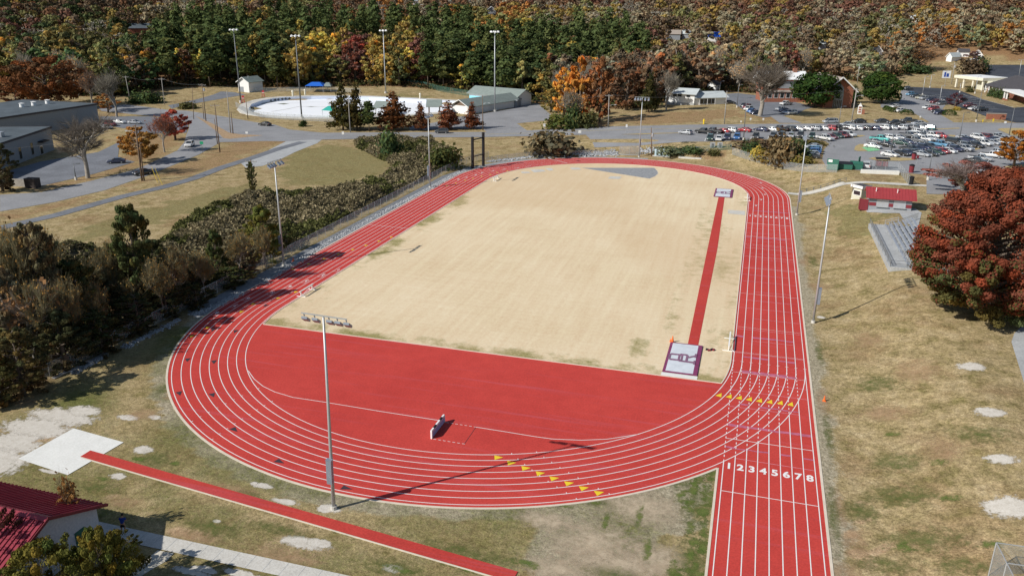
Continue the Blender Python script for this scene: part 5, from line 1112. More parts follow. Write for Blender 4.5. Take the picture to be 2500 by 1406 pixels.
# houses among the trees: px base-left, base-right, storey height, materials
for a, b, dpt, h, rs, wl, rf, ra, nm, lb in (
    ((2309, 150), (2322, 152), 9, 3.2, 2.0, 'wall_white', 'roof_light', False, 'white_house', 'white gabled house at the edge of the brush, leftmost of the white houses'),
    ((2377, 147), (2396, 147.5), 14, 3.2, 2.4, 'wall_white', 'roof_tan', False, 'white_house', 'white gabled house with a grey roof, rightmost of the white houses'),
    ((2340, 140), (2365, 140), 8, 3.2, 1.6, 'wall_white', 'roof_dark', True, 'white_house', 'white house behind the dark red tree, between the two gabled white houses'),
    ((2357, 157), (2378, 159), 5, 2.4, .8, 'wall_white', 'roof_white', False, 'garden_shed', 'low white shed in front of the white houses, beside the green bush'),
    ((2131, 140), (2153, 140), 12, 3.5, 3.2, 'wall_white', 'roof_light', False, 'white_house', 'house with a white gable peeping over the bushes behind the magnolia'),
    ((1998, 122), (2014, 124), 14, 4, 2.4, 'wall_grey', 'roof_light', True, 'grey_house', 'pale roof slanting among the trees above the church'),
    ((1729, 104), (1756, 105), 9, 4, 2.6, 'wall_white', 'roof_blue', True, 'blue_roofed_house', 'house with a bright blue roof among the autumn trees'),
    ((1625, 98), (1660, 99), 9, 4, 2.4, 'wall_grey', 'roof_tan', True, 'tan_roofed_house', 'house with a tan roof half hidden left of the blue roof'),
    ((1664, 97), (1683, 98), 9, 4, 2.2, 'wall_grey', 'roof_light', True, 'grey_house', 'grey roofed house between the tan roof and the blue roof'),
    ((318, 86), (388, 86), 12, 4.2, 2.6, 'brick', 'roof_grey', True, 'brick_house', 'brick house with a grey roof on the wooded hill at the upper left'),
    ((1190, 38), (1210, 38), 10, 4, 2.4, 'wall_grey', 'roof_light', False, 'grey_house', 'small grey house with a white gable high in the far wood'),
    ((1010, 15), (1035, 15), 10, 4, 2.4, 'wall_white', 'roof_light', True, 'grey_house', 'pale roofed house in the far wood left of centre'),
    ((2220, 60), (2240, 60), 10, 4, 2.4, 'wall_white', 'roof_light', True, 'grey_house', 'pale house glimpsed in the rusty trees of the right hillside')):
    if rf == 'roof_blue': M_['roof_blue'] = mat('blue_roof', (.03, .12, .55), .5)
    gable(nm, lb, 'house', at(*a), at(*b), dpt, h, rs, wl, rf, ridge_along=ra, trim='white' if not ra else None)
# ================================================================ canopies by the pool
def canopy(a, b, dpt, h, m_, label, name='canopy_tent'):
    A = at(*a); B = at(*b); u = B-A; L_ = u.length; t = thing(name, label, 'canopy', A, math.atan2(u.y, u.x))
    for x in (0, L_):
        for y in (0, dpt): MB().tube([(x, y, 0), (x, y, h)], .08, 6).build('post', M_['alum'], t)
    mb = MB(); o_ = .3; mb.add([(-o_, -o_, h), (L_+o_, -o_, h), (L_+o_, dpt+o_, h), (-o_, dpt+o_, h), (L_*.25, dpt*.4, h+1.5), (L_*.75, dpt*.4, h+1.5), (L_*.75, dpt*.6, h+1.5), (L_*.25, dpt*.6, h+1.5)], [(0, 1, 5, 4), (1, 2, 6, 5), (2, 3, 7, 6), (3, 0, 4, 7), (4, 5, 6, 7), (3, 2, 1, 0)]); mb.build('fabric', M_[m_], t)
canopy((747, 226), (789, 227), 8, 3.0, 'blue_fabric', 'bright blue fabric canopy behind the pool')
canopy((791, 226), (808, 226), 7, 2.8, 'roof_green', 'grey canopy right beside the blue one, half hidden by the conifers')
canopy((788, 287), (815, 289), 5, 2.8, 'teal_fabric', 'teal canopy at the near edge of the pool against the conifers')
# lifeguard chairs
def guard_chair(px, py, label):
    B = at(px, py); t = thing('lifeguard_chair', label, 'lifeguard chair', B, .5, 'red lifeguard chairs on the pool deck')
    for x in (-.6, .6):
        for y in (-.6, .6): MB().bar((x, y, .1), (x*.6, y*.6, 2.0), .14).build('leg', M_['red_plastic'], t)
    MB().box((0, 0, 2.05), (1.0, 1.0, .12)).build('seat', M_['white'], t); MB().box((0, .45, 2.6), (1.0, .12, 1.0)).build('backrest', M_['red_plastic'], t)
    mb = MB(); [mb.bar((-.5, -.6+.05*k, .5+.4*k), (.5, -.6+.05*k, .5+.4*k), .08) for k in range(4)]; mb.build('ladder', M_['red_plastic'], t)
guard_chair(643, 238, 'red and white lifeguard chair on the back of the pool deck'); guard_chair(594, 252, 'red and white lifeguard chair at the left end of the pool deck')
# ================================================================ fences
def fence(pts, h, name, label, m_='chain', post='galv', step=3.0, sink=0, group=None, maxp=95, r=.035):
    W_ = [Vector(p) for p in pts]; o0 = Vector((W_[0].x, W_[0].y, H(W_[0].x, W_[0].y))); t = thing(name, label, 'fence', o0, 0, group)
    Q = []
    for i in range(len(W_)-1):
        k = max(1, round((W_[i+1]-W_[i]).length/step))
        for j in range(k): Q.append(W_[i].lerp(W_[i+1], j/k))
    Q.append(W_[-1]); Q = [Vector((q.x, q.y, H(q.x, q.y)+sink))-o0 for q in Q]
    mb = MB()
    for i in range(len(Q)-1): a, b = Q[i], Q[i+1]; mb.add([a+Vector((0, 0, .03)), b+Vector((0, 0, .03)), b+Vector((0, 0, h-.03)), a+Vector((0, 0, h-.03))], [(0, 1, 2, 3)])
    mb.build('wire_mesh', M_[m_], t)
    MB().tube([q+Vector((0, 0, h)) for q in Q], r*.8, 5).build('top_rail', M_[post], t)
    for q in Q[:maxp]: MB().tube([q, q+Vector((0, 0, h+.04))], r, 6).build('post', M_[post], t)
    return t
fence([(-46.0, -44), (-45.6, -36), (-45, -10), (-44.6, 20), (-44.8, 60), (-45, 100), (-43.5, 116), (-41, 124)], 1.9, 'chain_link_fence', 'long chain-link fence between the back straight and the vine-covered brush', step=3.1)
fence([tuple(at(a, b))[:2] for a, b in ((1186, 399), (1215, 393), (1285, 385), (1380, 381), (1500, 377))], 1.5, 'chain_link_fence', 'low chain-link fence along the stone bank behind the far bend')
fence([tuple(at(a, b))[:2] for a, b in ((1622, 377), (1700, 372), (1785, 366))], 1.6, 'chain_link_fence', 'grey chain-link fence in front of the dark plants behind the far bend', 'chain_green')
fence([tuple(at(a, b))[:2] for a, b in ((1787, 378), (1830, 392), (1880, 405), (1915, 414), (1970, 421), (2042, 422))], 2.0, 'chain_link_fence', 'curving chain-link fence between the bushes and the dry bank')
fence([tuple(at(a, b))[:2] for a, b in ((2100, 413), (2192, 418), (2218, 452))], 2.2, 'chain_link_fence', 'chain-link fence on top of the pale retaining wall', 'chain')
fence([tuple(at(a, b))[:2] for a, b in ((576, 262), (600, 276), (640, 288), (700, 293), (760, 296), (800, 298), (830, 303))], 2.2, 'chain_link_fence', 'fence round the near side of the drained pool')
fence([tuple(at(a, b))[:2] for a, b in ((620, 226), (700, 224), (800, 224), (880, 227))], 2.0, 'chain_link_fence', 'fence along the back of the pool deck', 'chain')
fence([tuple(at(a, b))[:2] for a, b in ((975, 206), (1040, 214), (1075, 224), (1150, 236))], 2.6, 'chain_link_fence', 'green chain-link fence at the foot of the pines behind the pool', 'chain_green', 'green_metal')
fence([tuple(at(a, b))[:2] for a, b in ((2170, 557), (2212, 545), (2240, 535))], 1.2, 'chain_link_fence', 'short fence between the concession stand and the bleachers')
# batting cage at the lower right
A = at(2422, 1404)-Vector((0, 4.8, 0)); t = thing('net_cage', 'grey net cage with black posts in the lower right corner', 'cage', (A.x, A.y, A.z), .05)
for x in (0, 3.2):
    for y in (0, 2.4, 4.8): MB().tube([(x, y, -.1), (x, y, 2.9)], .05, 6).build('post', M_['black'] if x else M_['galv'], t)
mb = MB(); [mb.bar((x, 0, 2.9), (x, 4.8, 2.9), .06) for x in (0, 3.2)]; [mb.bar((0, y, 2.9), (3.2, y, 2.9), .06) for y in (0, 2.4, 4.8)]; mb.build('top_frame', M_['galv'], t)
mb = MB(); mb.add([(0, 0, 0), (0, 4.8, 0), (0, 4.8, 2.9), (0, 0, 2.9)], [(0, 1, 2, 3)]); mb.add([(0, 4.83, 0), (3.2, 4.83, 0), (3.2, 4.83, 2.9), (0, 4.83, 2.9)], [(0, 1, 2, 3)]); mb.build('wire_mesh', M_['chain'], t)
# ================================================================ scoreboard-like black frame at the far left bend
A = at(1154, 412); B = at(1180, 406); u = B-A; t = thing('sign_frame', 'tall black two-post frame behind the far left bend of the track', 'frame', A, math.atan2(u.y, u.x)); L_ = u.length
for x in (0, L_): MB().b(x-.28, x+.28, -.28, .28, -.3, 8.5 if x == 0 else 9.2).build('post', M_['black'], t)
MB().bar((-.3, 0, 7.6), (L_+.3, 0, 7.9), .26).build('top_beam', M_['black'], t); MB().bar((0, 0, 3.2), (L_, 0, 3.3), .22).build('lower_beam', M_['black'], t); MB().bar((0, 0, 7.2), (L_, 0, 6.9), .06).build('brace', M_['black'], t)
# ================================================================ steeplechase barriers
def barrier(x, y, L_, rz, label, pit=False):
    t = thing('steeplechase_barrier', label, 'barrier', (x, y, H(x, y)+.02), rz, 'white steeplechase barriers')
    mb = MB(); 
    mb.box((0, 0, .914-.065), (.17, L_, .13)); mb.build('beam', M_['white'], t)
    mb = MB()
    for yc, l in ((-L_*.22, L_*.19), (L_*.25, L_*.19)): mb.box((0, yc, .914-.063), (.18, l, .137))
    if pit: mb.build('black_band', M_['black'], t)
    if pit:
        mb = MB(); mb.b(.02, .07, -L_/2+.06, L_/2-.06, .02, .78); mb.build('panel', M_['blue_panel'], t)
        for s in (-1, 1): MB().b(-.05, .12, s*L_/2-.06, s*L_/2+.06, 0, .80).build('leg', M_['white'], t)
        mb = MB(); mb.bar((.09, -L_/2+.1, .74), (.09, L_/2-.1, .74), .05); mb.build('edge_strip', M_['white'], t)
    else:
        for s in (-1, 1):
            yy = s*(L_/2-.35); mb = MB(); mb.bar((0, yy, .05), (0, yy, .82), .10); mb.bar((-.75, yy, .05), (.75, yy, .05), .09); mb.bar((.7, yy, .07), (.0, yy, .7), .06); mb.build('leg', M_['white'], t)
        MB().bar((.0, -L_/2+.35, .08), (0, L_/2-.35, .75), .05).build('brace', M_['white'], t)
barrier(3.0, -27.5, 3.66, 0, 'black and white banded water jump barrier standing on the red half circle', True)
q = at(749, 716); barrier(q.x, q.y, 4.0, 0, 'white barrier standing on the infield edge by the left bend, near the lane numbers')
q = at(1210, 440); barrier(q.x, q.y, 4.0, 0, 'white barrier on the infield edge at the far end of the back straight')
q = at(1780, 842); barrier(q.x, q.y, 5.0, 0, 'white barrier on the infield beside the home straight, near the covered pit')
q = at(1824, 487); barrier(q.x, q.y, 4.0, 0, 'white barrier on the infield at the far end of the home straight')
# ================================================================ covered sand pits
def logo(parent, cx, cy, w_, h_, z):
    "interlocked block letters O and R, read with their tops to the left"
    mb = MB(); T_ = .42
    def bx(u0, u1, v0, v1, dz=0): mb.b(cx+u0*w_, cx+u1*w_, cy+v0*h_, cy+v1*h_, z, z+.012+dz)
    # O, long hollow block
    bx(-.50, -.08, .10, .20); bx(-.50, -.08, -.27, -.17); bx(-.58, -.49, -.22, .15, .003); bx(-.09, -.01, -.22, .15, .003)
    mb.build('letter_o', M_['logo'], parent)
    mb = MB()
    bx(-.14, .46, -.31, -.21, .006); bx(.42, .50, -.38, -.13, .008); bx(-.20, -.12, -.26, .12, .01); bx(-.14, .14, .14, .24, .006); bx(.10, .19, -.22, .18, .008)
    mb.add([(cx+.20*w_, cy-.02*h_, z+.03), (cx+.20*w_, cy+.08*h_, z+.03), (cx+.46*w_, cy+.25*h_, z+.03), (cx+.46*w_, cy+.15*h_, z+.03)], [(3, 2, 1, 0)]); bx(.42, .50, .08, .33, .02)
    mb.build('letter_r', M_['logo'], parent)
def pitcover(x0, x1, y0, y1, label, lw):
    cx, cy = (x0+x1)/2, (y0+y1)/2; t = thing('pit_cover', label, 'pit cover', (cx, cy, .03), 0, 'covered jump pits'); a, b = (x1-x0)/2, (y1-y0)/2
    MB().b(-a, a, -b, b, 0, .10).build('side_skirt', M_['black'], t)
    nx_, ny_ = 24, 40; mb = MB()
    def zz(i, j):
        u, v_ = i/nx_*2-1, j/ny_*2-1
        return .14+.05*(1-u*u)*(1-v_*v_)+.02*mn.noise(Vector((u*4, v_*7, 3)))
    mb.v = [(-a-.03+(2*a+.06)*i/nx_, -b-.03+(2*b+.06)*j/ny_, zz(i, j)) for j in range(ny_+1) for i in range(nx_+1)]
    for j in range(ny_):
        for i in range(nx_): mb.f.append((j*(nx_+1)+i, j*(nx_+1)+i+1, (j+1)*(nx_+1)+i+1, (j+1)*(nx_+1)+i)); edge = (i < 2 or i >= nx_-3 or j < 1 or j >= ny_-1); mb.mi.append(0 if edge else 1)
    o = mb.build('cover_sheet', [M_['purple'], M_['vinyl']], t, smooth=True); MB().b(-a-.035, a+.035, -b-.035, b+.035, .06, .125).build('border', M_['purple'], t)
    logo(t, 0, 0, 3.2*lw, 4.6*lw, .20)
    return t
pitcover(23.9, 28.0, -6.05, 3.3, 'purple-edged white pit cover with interlocked letters at the near end of the runway', 1.0)
pitcover(24.1, 28.2, 93.4, 102.5, 'purple-edged white pit cover with faint letters at the far end of the runway', 1.0)
# ================================================================ cones
def cone(px, py, label, s=1.0):
    B = at(px, py); t = thing('traffic_cone', label, 'cone', (B.x, B.y, B.z+.03), 0, 'orange cones'); MB().lathe((0, 0, 0), [(.2*s, .03), (.16*s, .06), (.03*s, .75*s), (0, .76*s)], 12).build('cone_body', M_['orange'], t); MB().box((0, 0, .02), (.42*s, .42*s, .05)).build('base', M_['orange'], t)
cone(1641.5, 836, 'orange cone at the corner of the covered pit, taller one', 1.25); cone(1637, 834, 'orange cone lying against the pit corner', .6); cone(2012, 979, 'orange cone on the grass right of the home straight', .9); cone(716, 638, 'small orange cone on the gravel by the back straight', .9)
# hurdle feet on the grass
for k, (px, py) in enumerate(((1726, 855), (1731, 857), (1738, 855), (1742, 856))):
    B = at(px, py); o = MB().box((0, 0, .1), (.35, .25, .2), .4*k).build('starting_block', M_['trim_maroon'] if k % 2 else M_['black']); o.location = (B.x, B.y, .04); tag(o, f'small dark starting block, {ORD[k]} from the left on the grass right of the covered pit', 'starting block', 'starting blocks by the pit')
# ================================================================ riprap
def stones(name, label, areas, mm, smin, smax):
    mb = MB(); ico = [(0, 0, 1), (.9, 0, .3), (.3, .85, .3), (-.7, .5, .3), (-.7, -.5, .3), (.3, -.85, .3), (.6, .5, -.5), (-.4, .7, -.5), (-.8, 0, -.5), (-.3, -.7, -.5), (.6, -.5, -.5)]
    fc = [(0, 1, 2), (0, 2, 3), (0, 3, 4), (0, 4, 5), (0, 5, 1), (1, 6, 2), (2, 6, 7), (2, 7, 3), (3, 7, 8), (3, 8, 4), (4, 8, 9), (4, 9, 5), (5, 9, 10), (5, 10, 1), (1, 10, 6)]
    for line, wd, cnt in areas:
        W_ = [at(*p) for p in line]; Ls = [(W_[i+1]-W_[i]).length for i in range(len(W_)-1)]; tot = sum(Ls)
        for _ in range(cnt):
            d = random.random()*tot; i = 0
            while d > Ls[i] and i < len(Ls)-1: d -= Ls[i]; i += 1
            q = W_[i].lerp(W_[i+1], d/Ls[i]); n_ = (W_[i+1]-W_[i]).normalized(); q += Vector((-n_.y, n_.x, 0))*random.gauss(0, wd/2.4); s = random.uniform(smin, smax)
            z = H(q.x, q.y)+.12*s; R_ = Matrix.Rotation(random.random()*6, 3, 'Z') @ Matrix.Rotation(random.random()*3, 3, 'X')
            mb.add([tuple(q*1.0+Vector((0, 0, z-q.z))+R_ @ Vector((p[0]*s*random.uniform(.7, 1.2), p[1]*s, p[2]*s*.7))) for p in ico], fc)
    o = mb.build(name, mm); tag(o, label, 'stones', kind='stuff')
stones('riprap_stones', 'pale broken stone lying along the foot of the back straight fence', [(((640, 694), (700, 655), (800, 592), (920, 525), (1045, 464), (1110, 428), (1150, 409)), .9, 2600), (((470, 770), (530, 745), (590, 715)), 1.0, 420), (((300, 850), (400, 800), (440, 780)), .8, 300), (((175, 912), (260, 866)), .8, 160)], M_['rock'], .09, .24)
stones('riprap_stones', 'grey rock bank behind the far bend of the track', [(((1330, 381), (1420, 378), (1510, 374)), 3.2, 900), (((1560, 370), (1620, 366)), 2.5, 260), (((1190, 396), (1280, 386), (1340, 381)), 1.2, 500)], M_['rock'], .18, .42)
# timber or foam boards by the fence
for k, (a, b) in enumerate((((130, 925), (165, 908)), ((165, 910), (205, 890)), ((212, 886), (262, 864)))):
    A, B = at(*a), at(*b); o = MB().bar((0, 0, .12), B-A+Vector((0, 0, .12)), .5, .12).build('board_stack', M_['alum']); o.location = A; tag(o, f'pale bleacher planks lying in shade by the fence, {ORD[k]} from the left', 'planks', 'planks by the fence')
# ================================================================ bleachers
tz = 3.15
A = at(2119, 557); Bc = at(2169, 664); d = (A-Bc); d.z = 0; L_ = d.length; rz = math.atan2(d.y, d.x)
zB = 3.3
t = thing('bleachers', 'aluminium bleachers on a railed concrete deck beside the red tree', 'bleachers', (Bc.x, Bc.y, zB), rz)   # local x goes away from the camera, y to the left, seats towards -y
W_ = 9.5
MB().b(0, L_, -W_, 0, -1.6, 0).build('deck', M_['concrete_grey'], t)
for k in range(7):
    mb = MB(); y = -2.6-.7*k; z = .40+.26*k; [mb.b(1.0, L_-1.0, y-.13-s, y-.0-s, z-.04, z) for s in (0, .15)]; mb.build('seat_plank', M_['alum'], t)
    mb = MB(); mb.b(1.0, L_-1.0, y-.62, y-.34, z-.22, z-.18); mb.build('foot_plank', M_['alum'], t)
for k in range(7): mb = MB(); x = 1.3+k*(L_-2.6)/6; mb.bar((x, -2.4, 0), (x, -7.4, 1.9), .08); mb.bar((x, -7.4, 0), (x, -7.4, 1.9), .08); mb.bar((x, -5, 0), (x, -5, 1.1), .08); mb.build('support_frame', M_['galv'], t)
for x in (1.0, 4.2, 8.0, L_-2.0):
    mb = MB(); [mb.bar((x, -2.5, .35+h_), (x, -4.7, 1.15+h_), .06) for h_ in (.5, .95)]; [mb.bar((x, y, .4), (x, y, .35+(-2.5-y)*.36+.95), .06) for y in (-2.5, -3.6, -4.7)]; mb.build('aisle_rail', M_['alum'], t)
mb = MB()
def rail(mb, p, q, n_):
    p, q = Vector(p), Vector(q)
    for h_ in (.55, 1.07): mb.bar(p+Vector((0, 0, h_)), q+Vector((0, 0, h_)), .05)
    for i in range(n_+1): c_ = p.lerp(q, i/n_); mb.bar(c_, c_+Vector((0, 0, 1.07)), .05)
rail(mb, (.1, -.15, 0), (L_-.1, -.15, 0), 9); mb.build('front_railing', M_['galv_dark'], t)
mb = MB(); rail(mb, (.1, -.15, 0), (.1, -5, 0), 2); mb.build('near_railing', M_['galv_dark'], t)
mb = MB(); rail(mb, (L_-.1, -.15, 0), (L_-.1, -3.6, 0), 2); mb.build('far_railing', mat('brown_rail', (.17, .12, .07), .6), t)
mb = MB(); mb.add([(.15, -.19, .1), (L_-.15, -.19, .1), (L_-.15, -.19, 1.0), (.15, -.19, 1.0)], [(0, 1, 2, 3)]); mb.build('wire_mesh', M_['chain'], t)
# ================================================================ steps with railings
st = [at(a, b) for a, b in ((1956, 475), (2012, 464), (2060, 448))]; mb = MB(); A = st[0]
t = thing('hillside_steps', 'long flight of concrete steps with low railings climbing from the track to the booth', 'steps', A)
for k in range(34):
    f_ = k/33; q = (st[0].lerp(st[1], f_*2) if f_ < .5 else st[1].lerp(st[2], f_*2-1)); u = (st[2]-st[0]).normalized(); mb.box((q.x-A.x, q.y-A.y, H(q.x, q.y)-A.z+.10), (.75, 1.9, .16), math.atan2(u.y, u.x))
mb.build('treads', M_['concrete'], t)
for k in range(7):
    f_ = k/6.5; q = (st[0].lerp(st[1], f_*2) if f_ < .5 else st[1].lerp(st[2], f_*2-1)); q2 = q+(st[2]-st[0]).normalized()*1.9; n_ = Vector((-(st[2]-st[0]).normalized().y, (st[2]-st[0]).normalized().x, 0))*1.0
    for s in (1,): 
        a = q+n_*s; b = q2+n_*s; a.z = H(a.x, a.y); b.z = H(b.x, b.y); mb = MB(); mb.bar(a-A+Vector((0, 0, 1.0)), b-A+Vector((0, 0, 1.0)), .07); mb.bar(a-A+Vector((0, 0, .5)), b-A+Vector((0, 0, .5)), .07); mb.bar(a-A, a-A+Vector((0, 0, 1.0)), .08); mb.bar(b-A, b-A+Vector((0, 0, 1.0)), .08); mb.build('railing', M_['galv_dark'], t)
# ================================================================ retaining wall, dumpsters, bins, trailer
A, B = at(2101, 423), at(2194, 427); o = MB().bar((0, 0, .2), B-A+Vector((0, 0, .2)), .5, 1.5).build('retaining_wall', M_['concrete_pale']); o.location = A; tag(o, 'long pale concrete retaining wall below the utility trailer', 'wall')
A, B = at(2017, 416), at(2045, 417); u = B-A; t = thing('dumpster_screen', 'green panelled screen with a white notice left of the dumpsters', 'screen', A, math.atan2(u.y, u.x)); MB().b(0, u.length, -.06, .06, .2, 3.0).build('panel', M_['green_metal'], t); MB().b(.3, 1.3, -.09, -.061, 2.2, 2.8).build('notice', M_['white'], t)
for px, w_, h_, lb in ((2046, 1.9, 1.4, 'green dumpster, left one of the two behind the fence'), (2075, 2.5, 1.5, 'green dumpster with an olive front, right one of the two')):
    A = at(px, 414); t = thing('dumpster', lb, 'dumpster', A, 0, 'dumpsters'); L_ = 3.3 if px == 2046 else 2.9
    MB().b(0, L_, 0, 1.7, .15, h_).build('bin_body', M_['green_metal'], t); MB().add([(-.05, -.05, h_), (L_+.05, -.05, h_), (L_+.05, 1.75, h_+.45), (-.05, 1.75, h_+.45), (L_+.05, 1.75, h_), (-.05, 1.75, h_)], [(0, 1, 2, 3), (3, 2, 4, 5), (0, 3, 5), (1, 4, 2), (0, 5, 4, 1)]).build('lid', M_['black'] if px == 2046 else M_['green_metal'], t)
    for x in (.25, L_-.25): MB().tube([(x, .3, .12), (x+.12, .3, .12)], .12, 8).build('caster', M_['rubber'], t)
A = at(2093, 413); u = at(2101, 408)-A; t = thing('dumpster_screen', 'small green screen panel at the right of the dumpsters', 'screen', A, math.atan2(u.y, u.x)); MB().b(0, 1.8, -.06, .06, .2, 3.0).build('panel', M_['green_metal'], t); MB().tube([(1.9, 0, 0), (1.9, 0, 3.1)], .06, 6).build('post', M_['galv'], t)
for k, px in enumerate((2069, 2074)):
    B = at(px, 413.5); o = MB().lathe((0, 0, 0), [(.0, 0), (.28, 0), (.32, .9), (.2, 1.0), (0, 1.02)], 10).build('white_barrel', M_['white']); o.location = B; tag(o, ('left' if k == 0 else 'right')+' one of two white barrels in front of the dumpsters', 'barrel', 'white barrels')
A = at(2138, 413); t = thing('utility_trailer', 'reddish barbecue trailer with a dark roof behind the retaining wall', 'trailer', A, .05)
MB().b(0, 2.8, 0, 1.6, .5, .75).build('trailer_bed', M_['black'], t); MB().b(.1, 1.25, .1, 1.5, .75, 2.0).build('cooker', M_['trim_maroon'], t); MB().b(1.55, 2.7, .1, 1.5, .75, 2.0).build('cooker', M_['trim_maroon'], t)
mb = MB(); mb.add([(-.3, -.3, 2.5), (3.1, -.3, 2.5), (3.1, .8, 2.9), (-.3, .8, 2.9), (3.1, 1.9, 2.5), (-.3, 1.9, 2.5)], [(0, 1, 2, 3), (3, 2, 4, 5)]); mb.build('canopy_roof', M_['black'], t)
for x in (0, 2.8):
    for y in (0, 1.6): MB().bar((x, y, .7), (x, y, 2.5), .06).build('canopy_post', M_['black'], t)
for y in (-.1, 1.7): w_ = MB().tube([(1.4, y-.1, .33), (1.4, y+.1, .33)], .33, 12).build('wheel', M_['rubber'], t)
def bin_(px, py, label, name='trash_can', s=1.0, m_='trim_maroon'):
    B = at(px, py); t = thing(name, label, 'trash can', B, .2); MB().lathe((0, 0, 0), [(0, 0), (.34*s, 0), (.38*s, 1.15*s)], 12).build('can_body', M_[m_], t); MB().lathe((0, 0, 0), [(.42*s, 1.1*s), (.42*s, 1.22*s), (.12*s, 1.35*s), (0, 1.35*s)], 12).build('lid', M_['black'], t)
bin_(2224, 422, 'dark red trash can standing on the pavement left of the lamp post', s=1.6); bin_(2223, 451, 'black trash can beside the path behind the concession stand', s=1.5, m_='black'); bin_(2230, 390, 'dark red trash can on the grass island of the lowest block', s=1.5)
B = at(1718, 303); t = thing('fire_hydrant', 'bright yellow fire hydrant marker at the kerb in front of the white house', 'hydrant', B); MB().lathe((0, 0, 0), [(.3, 0), (.3, .1), (.22, .12), (.22, 1.3), (.28, 1.35), (.2, 1.6), (0, 1.75)], 10).build('hydrant_body', M_['yellow'], t); MB().tube([(-.42, 0, 1.0), (.42, 0, 1.0)], .12, 8).build('outlet', M_['yellow'], t)
# signs
def sign(px, py, h, w_, hh, m_, label, name='road_sign', post='galv'):
    B = at(px, py); a_ = math.atan2(RT.y, RT.x); t = thing(name, label, 'sign', B, a_); MB().tube([(0, .05, -.1), (0, .05, h)], .05, 6).build('post', M_[post], t); return t, MB().b(-w_/2, w_/2, -.03, .02, h-hh, h).build('sign_board', M_[m_], t)
M_['sign_green'] = mat('sign_green', (.02, .33, .16), .5)
sign(495, 376, 3.6, 1.0, .8, 'sign_green', 'small green road sign at the kerb of the curved road', post='galv_dark'); sign(1415, 333, 1.9, .9, .9, 'white', 'small white sign beside the road at the lot entrance'); sign(1329, 318, 2.2, .7, 1.0, 'white', 'small white sign by the pool driveway')
sign(1529, 324, 2.6, .6, .9, 'white', 'white road sign at the left end of the grass strip'); sign(604, 342, 2.6, .8, .6, 'white', 'white sign at the mouth of the bike path'); sign(838, 340, 2.4, .7, .9, 'white', 'small pale sign on the near kerb by the conifers')
sign(2238, 400, 2.2, .6, .8, 'trim_maroon', 'dark sign on a post above the trash can on the pavement'); sign(1832, 297, 1.2, .6, .6, 'white', 'white mailbox-like sign at the left of the church drive'); sign(1809, 301, .8, .5, .5, 'white', 'small white marker on the lawn left of the church drive')
sign(1863, 297.5, 1.2, .6, .6, 'white', 'small white marker at the right corner of the church drive'); sign(2246, 291, 1.1, .5, .6, 'white', 'small white marker at the mouth of the side drive'); sign(860, 314, 4.0, 1.6, .5, 'yellow', 'yellow sign hanging low in front of the twin conifers')
t, b_ = sign(2305, 216, 8.5, 4.2, 3.6, 'white', 'tall white sign with a blue mark standing behind the pale lamp post', name='pole_sign'); MB().b(-1.2, -.3, -.06, -.031, 5.5, 7.8).build('blue_mark', mat('sign_blue', (.03, .08, .35), .5), b_); MB().b(0, 1.2, -.06, -.031, 5.5, 7.2).build('blue_mark', MATS['sign_blue'], b_)
B = at(2101, 279); t = thing('church_sign', 'small brick and white church sign with an arched top on the lawn', 'sign', B, .1); MB().b(-1.2, .2, -.3, .3, -.3, 3.0).build('sign_board', M_['white'], t); MB().add([(-1.2, 0, 3.0), (.2, 0, 3.0), (-.5, 0, 4.2)], [(0, 1, 2)]).build('pointed_top', M_['white'], t); [MB().b(-1.0, 0, -.34, -.301, .5+k*.85, 1.1+k*.85).build('notice_panel', M_['brick'], t) for k in range(3)]; MB().b(.25, 1.3, -.3, .3, -.3, 1.7).build('brick_pier', M_['brick'], t)
B = at(2432, 292); t = thing('brick_sign_wall', 'long low brick sign wall on the grass at the corner of the dark lot', 'sign wall', B, .12); MB().b(-3.4, 3.0, -.5, .5, -.3, 2.0).build('wall', M_['brick'], t); MB().b(-3.5, 3.1, -.6, .6, 2.003, 2.2).build('coping', M_['roof_tan'], t)
sign(2424, 300, 1.4, .5, .9, 'yellow', 'yellow marker in front of the brick sign wall', post='yellow'); sign(2399, 299.5, 1.0, .4, .7, 'yellow', 'yellow marker left of the brick sign wall', post='yellow'); sign(2454, 303, .9, .8, .7, 'white', 'white marker right of the brick sign wall')
# electrical cabinets near the far bend, pump frames
for px, py, lb in ((1739, 361, 'grey stone-coloured cabinet, left one of two behind the green fence'), (1757, 361, 'grey cabinet with a dark door, right one of two behind the green fence')):
    B = at(px, py); t = thing('utility_cabinet', lb, 'cabinet', B, .1, 'utility cabinets'); MB().b(-.7, .7, -.5, .5, 0, 1.5).build('housing', M_['concrete_grey'], t); MB().b(-.3, .4, -.53, -.501, .1, 1.3).build('door', M_['galv_dark'], t)
B = at(1614, 381); t = thing('water_tanks', 'cluster of pale blue cylinders on a slab by the fence', 'tanks', B, 0); [MB().lathe((x, .0, 0), [(0, 0), (.42, 0), (.42, 1.7), (.2, 2.0), (0, 2.05)], 10).build('tank', mat('tank_blue', (.40, .52, .56), .5), t) for x in (-1.5, -.4, .7, 1.8)]; MB().b(-2.4, 2.6, -1.1, 1, -.1, .06).build('slab', M_['concrete'], t)
A = at(1512, 379); t = thing('chain_link_gate', 'tall chain-link double gate over a concrete channel behind the far bend', 'gate', A, math.atan2((at(1562, 380)-A).y, (at(1562, 380)-A).x)); L_ = (at(1562, 380)-A).length
